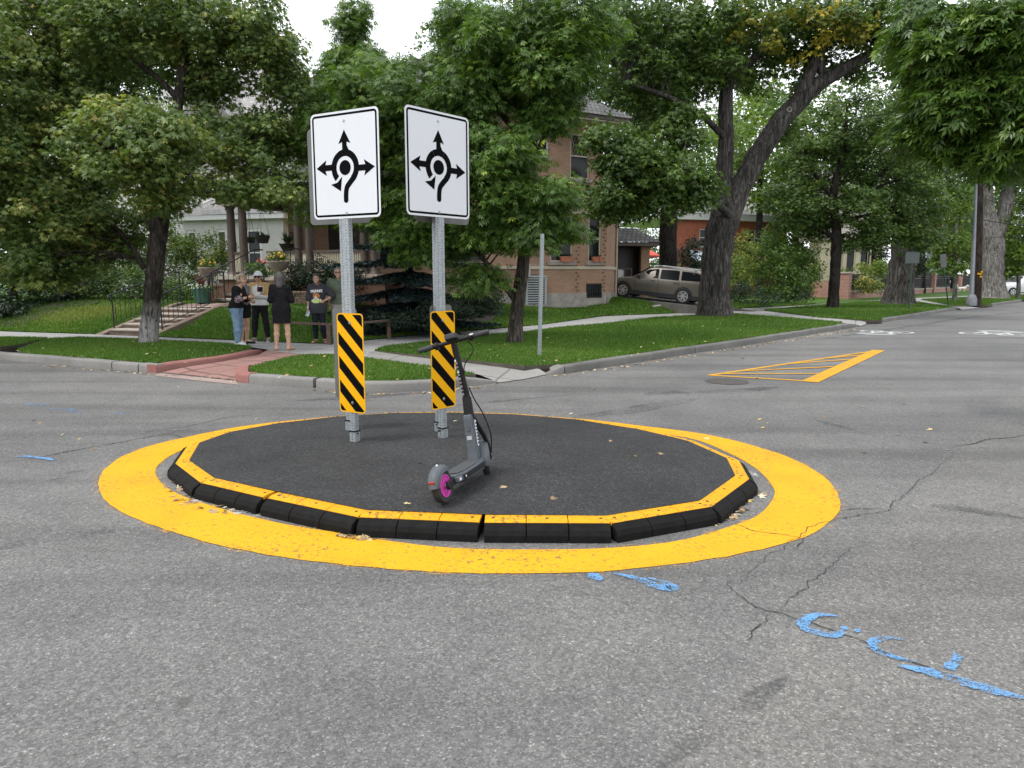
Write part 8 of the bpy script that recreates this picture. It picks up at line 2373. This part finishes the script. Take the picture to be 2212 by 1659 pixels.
def flowers(parent, c, r, n, m, s=.03, rz=.5):
    b = MB()
    for _ in range(n):
        a = random.uniform(0, 6.28); q = random.random() ** .5 * r; p = Vector(c) + Vector((math.cos(a) * q, math.sin(a) * q, random.uniform(-.2, 1) * r * rz))
        nr = Vector((random.uniform(-.6, .6), -1, random.uniform(.1, 1))).normalized(); e1 = nr.cross(Vector((0, 0, 1))).normalized(); e2 = nr.cross(e1); z = s * random.uniform(.7, 1.2)
        b.add([p + e1 * z * math.cos(k * 1.2566) * (1 if j else .35) + e2 * z * math.sin(k * 1.2566 + (0 if j else .6)) * (1 if j else .35) for k in range(5) for j in (1, 0)], [tuple(range(10))])
    return b.build('blossoms', m, parent, fix=False)
for ped, lab in ((PED_L, 'stone urn with yellow flowers on the left stair pedestal'), (PED_R, 'stone urn with yellow and orange flowers right of the porch stairs')):
    u_ = empty('flower_urn', ped, 0, lab, 'urn', 'stone urns by the porch stairs')
    b = MB(); b.lathe([(.16, 0), (.16, .05), (.10, .09), (.075, .15), (.10, .19), (.22, .25), (.30, .36), (.325, .45), (.35, .46), (.35, .50), (.31, .50), (.29, .44), (.0001, .42)], (0, 0, 0), 26); b.build('bowl', M['urn'], u_, smooth=40)
    leaf_blob(u_, 'foliage', (0, 0, .60), .30, 26, .07, 'shrub'); flowers(u_, (0, -.12, .62), .26, 26, M['flower_y'], .035)
gpt = on_yard(437, 657); gp_ = empty('green_planter', gpt, 0, 'green glazed planter with spiky red plant and white flowers', 'planter')
b = MB(); b.lathe([(.18, .04), (.20, .05), (.27, .40), (.285, .46), (.30, .47), (.30, .50), (.27, .50), (.26, .45), (.0001, .43)], (0, 0, 0), 26)
for k in range(3): b.box((.12 * math.cos(k * 2.1), .12 * math.sin(k * 2.1), .02), (.05, .05, .05))
b.build('pot', M['pot_green'], gp_, smooth=40)
b = MB()
for k in range(26):
    a = random.uniform(0, 6.28); t = random.uniform(.15, 1.0); L = random.uniform(.45, .75); d = Vector((math.cos(a) * t, math.sin(a) * t, 1.1)).normalized(); sdv = d.cross(Vector((0, 0, 1))); sdv = sdv.normalized() if sdv.length > .01 else Vector((1, 0, 0)); p = Vector((0, 0, .46))
    m1 = p + d * L * .5 + sdv * .018; m2 = p + d * L * .5 - sdv * .018; tp = p + d * L - Vector((0, 0, .14 * t)); b.add([p, m1, tp, m2], [(0, 1, 2, 3)])
b.build('spiky_leaves', mottled('cordyline', (.12, .04, .035), (.26, .12, .09), 9, .6), gp_, fix=False)
leaf_blob(gp_, 'foliage', (0, 0, .50), .33, 22, .06, 'ash', rz=.35); flowers(gp_, (0, -.1, .50), .34, 34, M['flower_w'], .03, .35)
ger = on_yard(556, 625); ge = empty('geranium_pot', Vector((pd(556, 600, 23.2).x, 23.2, yard_z(pd(556, 600, 23.2).x, 23.2))), 0, 'bushy red geranium in a terracotta pot beside the porch column', 'potted plant')
zz_ = 1.62 - ge.location.z
b = MB(); b.lathe([(.20, 0), (.22, 0), (.27, zz_ - .06), (.30, zz_ - .05), (.30, zz_), (.26, zz_), (.0001, zz_ - .05)], (0, 0, 0), 18); b.build('pot', M['step_brown'], ge, smooth=40)
leaf_blob(ge, 'foliage', (.1, 0, zz_ + .35), .46, 44, .085, 'ash'); flowers(ge, (.25, -.2, zz_ + .50), .20, 16, M['flower_r'], .045, .8)
tb2 = empty('green_tub', Vector((pd(597, 610, 23.4).x, 23.4, yard_z(pd(597, 610, 23.4).x, 23.4))), 0, 'tall teal glazed tub behind the right urn', 'planter')
b = MB(); b.lathe([(.22, 0), (.24, 0), (.30, .62), (.32, .64), (.32, .68), (.28, .68), (.0001, .6)], (0, 0, 0), 18); b.build('pot', M['pot_green'], tb2, smooth=40); leaf_blob(tb2, 'foliage', (0, 0, .72), .26, 14, .06, 'ash', rz=.4)
lowp = on_yard(492, 640)
fl = empty('flower_patch', on_yard(596, 652), 0, 'small orange flower clump at the foot of the porch stairs', 'flowers'); leaf_blob(fl, 'foliage', (0, 0, .18), .34, 20, .06, 'shrub', rz=.5); flowers(fl, (0, -.1, .25), .30, 22, M['flower_o'], .03, .5)
for u, v, yy, lab in ((567, 512, 26.2, 'dark hanging basket under the porch roof, larger one'), (541, 516, 26.8, 'small trailing hanging basket left of the larger one')):
    p = pd(u, v, yy); hb_ = empty('hanging_basket', p, 0, lab, 'hanging basket', 'hanging baskets on the porch')
    k = .26 if u > 550 else .18
    b = MB(); b.lathe([(.0001, -.9 * k), (.7 * k, -.85 * k), (k, .1 * k), (k, .2 * k), (.9 * k, .2 * k), (.0001, 0)], (0, 0, 0), 16); b.build('basket', M['door_dark'], hb_, smooth=40)
    b = MB()
    for t in range(3): b.tube([(k * math.cos(t * 2.1), k * math.sin(t * 2.1), .2 * k), (0, 0, 1.0)], .006, 4)
    b.tube([(0, 0, 1.0), (0, 0, 4.55 - p.z)], .006, 4); b.build('hanger', M['black_iron'], hb_)
    leaf_blob(hb_, 'foliage', (0, 0, .18 * k), k * 1.0, 12, .06, 'shrub', rz=.5)
pp = pd(622, 548, 24.6); pt = empty('fern_pot', Vector((pp.x, pp.y, 0)), 0, 'spiky fern in a dark bowl on the porch railing by the house number', 'potted plant')
zr = ZF + .84
b = MB(); b.lathe([(.12, zr), (.16, zr), (.28, zr + .22), (.30, zr + .24), (.26, zr + .24), (.0001, zr + .2)], (0, 0, 0), 18); b.build('pot', M['door_dark'], pt, smooth=40)
b = MB()
for k in range(60):
    a = random.uniform(0, 6.28); t = random.uniform(.1, 1.2); L = random.uniform(.35, .6); d = Vector((math.cos(a) * t, math.sin(a) * t, 1)).normalized(); sdv = Vector((-math.sin(a), math.cos(a), 0)); p = Vector((0, 0, zr + .2)); b.add([p, p + d * L * .5 + sdv * .02, p + d * L - Vector((0, 0, .1 * t)), p + d * L * .5 - sdv * .02], [(0, 1, 2, 3)])
b.build('fronds', mottled('fern', (.02, .045, .018), (.05, .09, .035), 9, .7), pt, fix=False)
for (pa_, pb_, op, lab) in ((P0, P1, opA, 'terracotta window box on the sill of the wider bay window'), (P1, P2, opB, 'terracotta window box on the sill of the narrower bay window')):
    d = (Vector(pb_) - Vector(pa_)).normalized(); xm = (op[0] + op[1]) / 2 + (.18 if op is opA else .05); c = Vector(pa_) + d * xm + Vector((d.y, -d.x)) * .10
    wbx = empty('window_box', (c.x, c.y, op[2] - .005), math.atan2(d.y, d.x), lab, 'window box', 'terracotta window boxes'); wdt = .52 if op is opA else .40
    b = MB(); b.loft([[Vector((sx * wdt * k / 2, sy * .10 * k, z)) for sx, sy in ((-1, -1), (1, -1), (1, 1), (-1, 1))] for k, z in ((.86, 0), (1.0, .19), (1.05, .19), (1.05, .23), (.95, .23), (.93, .18))]); b.build('box', M['terracotta'], wbx)
    for k in range(3): leaf_blob(wbx, 'foliage', ((k - 1) * wdt * .28, 0, .27), .09, 6, .045, 'dark')
q = Vector(P2) + (Vector(P3) - Vector(P2)).normalized() * .0; b = MB(); b.lathe([(.06, 0), (.08, .16), (.09, .16), (.09, .19), (.0001, .17)], (P2[0] - .30, P2[1] - .33, 2.34), 12); tag(b.build('small_pot', M['terracotta'], None, smooth=40), 'small terracotta pot on the wall right of the window boxes', 'pot')
# ================================================================== shrubs, hedges, conifer, grass, fallen leaves
def shrub(name, label, blobs, matl, per=46, size=.07, kind='tri', cr=.28, cat='shrub', group=None, stems=False, drop=.35, flat=.75):
    C, R, T = blob_clumps(blobs, cr)
    c0 = C.mean(0); gz_ = yard_z(c0[0], c0[1]) if c0[1] < 45 else .1
    root = empty(name, (c0[0], c0[1], gz_), 0, label, cat, group)
    C[:, 2] = np.maximum(C[:, 2], gz_ + .10)
    V, F, tt = clumps_to_leaves(C, R, per, size, kind, drop, flat, T)
    o = np.array([c0[0], c0[1], gz_])
    np_mesh('foliage', V - o, F, LM[matl], root, attr={'tint': tt})
    if stems:
        b = MB()
        for c in C[RNG.random(len(C)) < .14]:
            e = Vector(c - o); s_ = Vector((e.x * .8, e.y * .75 + .1, -.05)); b.tube([s_, s_.lerp(e, .5) + Vector((0, 0, .05)), e], [.014, .009, .004], 4, caps=False)
        b.build('stem', M['bark_dark'], root, fix=False)
    return root
shrub('hedge', 'tall dark creeper covered hedge at the far left edge', [(-60, 610, 24, 110, 80, 1.0, 70), (60, 620, 24, 70, 75, .9, 60), (140, 600, 24.6, 60, 60, .8, 44), (20, 680, 22.6, 40, 30, .5, 20), (-120, 660, 22.5, 90, 60, .8, 30)], 'dark', 46, .10, 'tri', .40, 'hedge')
shrub('shrub', 'bluish dark shrub row above the garden steps behind the maple trunk', [(220, 610, 25, 50, 38, .7, 34), (285, 615, 25, 45, 36, .7, 34), (345, 618, 25.5, 40, 34, .7, 28)], 'elm', 40, .09, 'tri', .34)
shrub('shrub', 'dark leafy bush between the maple trunk and the yellow green bush', [(250, 540, 27, 70, 50, .9, 40), (330, 560, 27.5, 50, 50, .8, 30)], 'ash', 40, .10, 'tri', .4)
shrub('shrub', 'bright yellow green bush left of the porch columns', [(385, 560, 27.6, 55, 55, .9, 50, .1), (440, 545, 27.4, 55, 60, .9, 54, .15), (478, 555, 27.2, 26, 55, .7, 24, .2), (370, 510, 28, 40, 40, .8, 22, .1), (400, 612, 26.0, 50, 26, .6, 24, -.1)], 'shrub', 46, .085, 'tri', .34)
shrub('shrub', 'dark green low bush behind the green planter', [(405, 622, 24.2, 32, 24, .5, 22), (445, 618, 25, 22, 22, .4, 12)], 'ash', 40, .08, 'tri', .28)
shrub('hedge', 'clipped dark green hedge behind the smiling woman', [(650, 600, 22.4, 34, 42, .6, 60), (700, 596, 22.2, 42, 40, .7, 70), (750, 600, 21.8, 40, 42, .7, 50), (630, 622, 22.6, 18, 24, .4, 16)], 'dark', 60, .055, 'tri', .24, 'hedge')
# blue spruce with swept tiers
def spruce(label, base, tiers):
    root = empty('blue_spruce', base, 0, label, 'spruce')
    b = MB(); b.tube([(0, 0, -.1), (0, 0, 2.5), (.05, 0, 5.4)], [.16, .10, .02], 9); b.build('trunk', M['bark_dark'], root, smooth=60, fix=False)
    P = []; D = []; N = []; S = []; T = []
    bb = MB()
    for z, R, n in tiers:
        for k in range(n):
            a = 2 * math.pi * k / n + random.uniform(-.25, .25); L = R * random.uniform(.8, 1.12)
            d = Vector((math.cos(a), math.sin(a), 0)); sdv = Vector((-d.y, d.x, 0)); pts = []
            for t in np.linspace(0, 1, 14):
                pts.append(Vector((0, 0, z + random.uniform(-.02, .02))) + d * L * t + Vector((0, 0, -.32 * L * t * (1 - .55 * t))))
            bb.tube(pts[::3] + [pts[-1]], [.03, .022, .016, .010, .006, .004][:len(pts[::3]) + 1], 4, caps=False)
            tb_ = random.uniform(.15, .6)
            for i, p in enumerate(pts[2:]):
                t = (i + 2) / 14; tw_ = L * .34 * (1 - t * .72)
                for sg in (-1, 1):
                    dd = (d * .75 + sdv * sg * .8 + Vector((0, 0, -.18))).normalized(); m = max(3, int(tw_ / .045))
                    for j in range(m):
                        q = p + dd * tw_ * (j / m); 
                        for _ in range(5):
                            P.append(q); nd = (dd * .8 + Vector((random.gauss(0, .5), random.gauss(0, .5), random.gauss(.25, .4)))).normalized(); D.append(nd); nn = Vector((random.gauss(0, .5), random.gauss(0, .5), 1)); nn -= nd * nn.dot(nd); N.append(nn.normalized()); S.append(random.uniform(.06, .105)); T.append(min(1, max(0, tb_ + random.gauss(0, .15) + (.25 if j == m - 1 else 0))))
    bb.build('branches', M['bark_dark'], root, fix=False)
    V, F, idx = leaf_mesh(np.array(P), np.array(D), np.array(N), np.array(S), 'tri')
    np_mesh('needles', V, F, LM['spruce'], root, attr={'tint': np.array(T)[idx]})
sb = pd(885, 660, 20.6); sb.z = yard_z(sb.x, sb.y)
spruce('blue spruce with sweeping tiers behind the two sign posts', sb, [(.15, 2.2, 13), (.40, 2.4, 14), (.75, 2.5, 14), (1.15, 2.5, 14), (1.6, 2.35, 13), (2.05, 2.1, 12), (2.5, 1.9, 11), (3.0, 1.6, 10), (3.5, 1.25, 9), (4.0, .95, 8), (4.5, .65, 7), (5.0, .35, 6)])
shrub('shrub', 'very dark evergreen shrub between the spruce and the forked box elder', [(1045, 640, 19.5, 40, 40, .6, 44), (1000, 660, 19.2, 40, 26, .5, 30)], 'dark', 60, .055, 'tri', .24)
shrub('shrub', 'added dark foliage deepening the shade under the right side of the spruce', [(960, 676, 18.4, 80, 20, .5, 50), (800, 690, 18.2, 60, 14, .4, 26), (880, 690, 18.0, 60, 12, .4, 26)], 'dark', 60, .055, 'tri', .22)  # extra dark foliage, added to stand for shade below the spruce
# right hand garden
shrub('shrub', 'large mixed green bush right of the massive trunk', [(1625, 560, 36, 50, 50, 1.2, 56, .05), (1680, 575, 36, 50, 60, 1.2, 64, -.05), (1660, 520, 36.5, 40, 35, 1.0, 26, .1), (1720, 605, 35.5, 40, 42, 1.0, 44), (1748, 565, 36, 26, 50, .8, 30), (1690, 630, 35, 60, 16, .7, 30)], 'ash', 40, .11, 'tri', .42)
shrub('shrub', 'yellow green rounded bush against the massive trunk', [(1600, 590, 34, 28, 55, .7, 34, .25), (1615, 540, 35, 30, 40, .7, 24, .3)], 'shrub', 40, .10, 'tri', .36)
shrub('shrub', 'low dark bush at the foot of the massive tree', [(1603, 630, 33, 30, 24, .6, 34), (1660, 640, 33.5, 40, 14, .5, 18), (1735, 636, 34.5, 30, 16, .5, 16)], 'dark', 44, .08, 'tri', .32)
shrub('shrub', 'dark rounded bush behind the wagon roof', [(1495, 545, 42, 32, 40, 1, 40)], 'dark', 44, .12, 'tri', .45)
shrub('shrub', 'pale green bush behind the red umbrella', [(1400, 497, 52, 46, 34, 1.4, 26, .3), (1410, 570, 50, 60, 40, 1.6, 40, .3), (1375, 540, 52, 40, 50, 1.4, 24, .3)], 'back', 40, .16, 'tri', .6)
shrub('shrub', 'bright bush below the cream house bay window', [(1885, 580, 52, 30, 16, .9, 24, .3), (1905, 575, 51, 22, 16, .8, 14, .2), (1815, 592, 52, 30, 10, .6, 12, .2)], 'bright', 36, .14, 'tri', .5)
shrub('ivy', 'dark ivy climbing the right side of the cream house', [(1902, 535, 56, 20, 50, .6, 36), (1980, 560, 60, 40, 40, 1, 30)], 'dark', 44, .16, 'tri', .6, 'ivy')
shrub('shrub', 'reddish brown shrub left of the cream bay window', [(1760, 585, 50, 14, 22, .6, 18, .3)], 'maple', 36, .13, 'tri', .45)
shrub('ornamental_grass', 'tall pale grass behind the first iron fence panel', [(1875, 612, 50.5, 34, 14, .4, 30, .3)], 'maple', 36, .2, 'single', .4, 'ornamental grass')
shrub('hedge', 'far hedge closing the street end behind the walker', [(2030, 600, 90, 60, 22, 2, 40), (2180, 600, 100, 70, 26, 2, 40), (1960, 590, 84, 40, 34, 2, 30), (1900, 600, 80, 50, 26, 2, 24)], 'back', 36, .4, 'tri', 1.3, 'hedge')
shrub('hedge', 'green hedge filling the gap between brick house and red house', [(1400, 590, 56, 80, 30, 1.5, 40), (1560, 595, 52, 60, 40, 1.5, 40), (1700, 560, 60, 60, 60, 1.5, 40)], 'back', 38, .22, 'tri', .9, 'hedge')
shrub('hedge', 'mid green hedge far behind the maple at left', [(60, 590, 38, 160, 60, 1.5, 50), (280, 590, 37, 80, 40, 1.2, 30)], 'back', 40, .16, 'tri', .8, 'hedge')

# grass blades on the lawns one sees closest, one object
LM['grass'] = leafmat('grass_blade', [(0, (.038, .090, .008)), (.5, (.070, .155, .014)), (.85, (.115, .215, .025)), (1, (.27, .25, .09))], .35, .5)
DRY = [on_yard(172, 680), on_yard(200, 672)]
def grass_on(objs, dens_f, h0=.055, w0=.010):
    Vs = []; Ts = []; n0 = 0
    for o in objs:
        me = o.data; me.calc_loop_triangles()
        co = np.empty(len(me.vertices) * 3, np.float32); me.vertices.foreach_get('co', co); co = co.reshape(-1, 3)
        tr = np.empty(len(me.loop_triangles) * 3, np.int32); me.loop_triangles.foreach_get('vertices', tr); tr = tr.reshape(-1, 3)
        a, b, c = co[tr[:, 0]], co[tr[:, 1]], co[tr[:, 2]]; ar = np.linalg.norm(np.cross(b - a, c - a), axis=1) / 2
        ctr = (a + b + c) / 3; nz_ = np.cross(b - a, c - a); nz_ = np.abs(nz_[:, 2]) / (np.linalg.norm(nz_, axis=1) + 1e-9); dn = dens_f(ctr) * (nz_ > .5)
        cnt = RNG.poisson(ar * dn); k = np.repeat(np.arange(len(tr)), cnt); n = len(k)
        if not n: continue
        r1 = np.sqrt(RNG.random(n))[:, None]; r2 = RNG.random(n)[:, None]
        p = a[k] * (1 - r1) + b[k] * r1 * (1 - r2) + c[k] * r1 * r2
        an = RNG.uniform(0, 6.283, n); ln = RNG.uniform(.1, .9, n); h = h0 * RNG.uniform(.5, 1.25, n) * np.clip(p[:, 1] / 16, .8, 1.6); w = w0 * np.clip(p[:, 1] / 14, .8, 2.2)
        d = np.stack([np.cos(an) * ln, np.sin(an) * ln, np.ones(n)], 1); d /= np.linalg.norm(d, axis=1, keepdims=True)
        s = np.stack([-np.sin(an + .6), np.cos(an + .6), np.zeros(n)], 1)
        V = np.stack([p - s * w[:, None], p + s * w[:, None], p + d * h[:, None]], 1)
        pt = np.sin(p[:, 0] * 1.3 + np.sin(p[:, 1] * .9)) * .10 + np.sin(p[:, 0] * .5 - p[:, 1] * .8) * .10
        t = np.clip(.45 + pt + RNG.normal(0, .20, n), 0, .93); t[RNG.random(n) < .03] = 1.0
        for q_ in DRY: t = np.where(np.hypot((p[:, 0] - q_.x) / 1.5, (p[:, 1] - q_.y) / .8) + RNG.normal(0, .35, n) < .8, RNG.uniform(.88, 1, n), t)
        Vs.append(V.reshape(-1, 3)); Ts.append(np.repeat(t, 3))
    V = np.concatenate(Vs); T = np.concatenate(Ts)
    return V, np.arange(len(V), dtype=np.int32).reshape(-1, 3), T
OUTS = np.array([[p.x, p.y] for p in walk_inner])
def yard_d(c):
    d = np.array([dist_walk(x, y) for x, y in c[:, :2]])
    stair = np.array([(STAIR['inv'] @ Vector((x, y, 0))) for x, y in c[:, :2]])[:, :2]
    m = np.where(d < 2.5, 900, np.where(d < 7, 420, 0.0))
    m[(np.abs(stair[:, 0]) < STAIR['w'] / 2 + .35) & (stair[:, 1] > -.6) & (stair[:, 1] < 3)] = 0
    bed = np.array([(p.x, p.y) for p in BED]); m[inside(c[:, :2], bed)] = 0
    m[(c[:, 1] > 42) | (c[:, 0] < -22) | (c[:, 0] > 26)] = 0
    # nothing grows under the house
    ho = np.array([HL, P0, P1, P2, P3, (P3[0], P3[1] + 10), (HL[0], HL[1] + 10)]); m[inside(c[:, :2], ho)] = 0
    po = np.array([tuple(p) for p in base_poly]); m[inside(c[:, :2], po)] = 0
    dvp = np.array([(p.x, p.y) for p in drv]); m[inside(c[:, :2], dvp)] = 0
    return m
V1, F1_, T1_ = grass_on(L_OBJ, lambda c: np.where(c[:, 1] < 22, 2600, np.where(c[:, 1] < 34, 900, 260)))
V2, F2_, T2_ = grass_on([YARD], yard_d, .06)
gr = np_mesh('grass', np.concatenate([V1, V2]), np.concatenate([F1_, F2_ + len(V1)]), LM['grass'], attr={'tint': np.concatenate([T1_, T2_])}); gr['kind'] = 'stuff'

# fallen leaves: kerb drifts and strays, one object
LM['litter'] = leafmat('fallen_leaf', [(0, (.16, .10, .06)), (.4, (.32, .22, .12)), (.7, (.46, .36, .20)), (.9, (.55, .50, .36)), (1, (.62, .42, .06))], .1, .7)
LP = []
def litter_line(pts, n, z, spread=.08, off=0.0):
    P = dens(px(pts), .1)
    for _ in range(n):
        p = random.choice(P); LP.append((p.x + random.gauss(0, spread), p.y - abs(random.gauss(off, spread)), z))
litter_line([(690, 842), (790, 851), (933, 847), (1010, 838), (1075, 829)], 90, .008, .05, .05)
litter_line([(1190, 812), (1310, 796), (1414, 780), (1591, 752), (1715, 732), (1850, 710)], 330, .008, .07, .10)
litter_line([(100, 788), (240, 800), (337, 809)], 60, .008, .05, .06); litter_line([(345, 809), (420, 812), (515, 824)], 24, .014, .08, .02)
litter_line([(745, 1156), (770, 1160), (800, 1164)], 14, .01, .03, .0); litter_line([(1545, 1126), (1570, 1120), (1640, 1066)], 30, .01, .04, 0); litter_line([(372, 1040), (412, 1078), (500, 1105)], 26, .01, .05, .05)
for _ in range(75):
    u, v = random.uniform(0, 2212), random.uniform(760, 1000); p = gp(u, v)
    if not inside(np.array([[p.x, p.y]]), RIMA)[0] and inside(np.array([[u, v]]), np.array([(0, 815), (338, 830), (1079, 850), (1190, 825), (1880, 715), (2212, 690), (2212, 1100), (0, 1100)]))[0]: LP.append((p.x, p.y, .008))
for u, v in ((1184, 976), (1316, 949), (1424, 976), (1190, 1070), (1370, 982), (905, 1000), (880, 1080), (980, 905), (1090, 1045)):
    p = gp(u, v, .16); LP.append((p.x, p.y, island_z(p.x, p.y) + .006))
for L, n in ((LAWN_C, 100), (LAWN_A, 18), (LAWN_B, 14)):
    A = np.array(L); k = 0
    while k < n:
        u, v = random.uniform(A[:, 0].min(), A[:, 0].max()), random.uniform(A[:, 1].min(), A[:, 1].max())
        if inside(np.array([[u, v]]), A)[0]: p = gp(u, v, .2); LP.append((p.x, p.y, .205)); k += 1
for u, v in ((830, 752), (840, 790), (1000, 800), (870, 772), (1140, 812), (960, 793), (700, 772), (1060, 805)): p = gp(u, v, .09); LP.append((p.x, p.y, .12))
LP = np.array(LP); n = len(LP); an = RNG.uniform(0, 6.283, n)
D = np.stack([np.cos(an), np.sin(an), RNG.normal(.12, .15, n)], 1); D = unit(D); N = np.stack([RNG.normal(0, .35, n), RNG.normal(0, .35, n), np.ones(n)], 1); N -= D * (N * D).sum(1, keepdims=True); N = unit(N)
V, F, idx = leaf_mesh(LP, D, N, RNG.uniform(.030, .072, n), 'palm'); 
lt = np_mesh('leaf_litter', V, F, LM['litter'], attr={'tint': RNG.random(n)[idx]}); lt['kind'] = 'stuff'
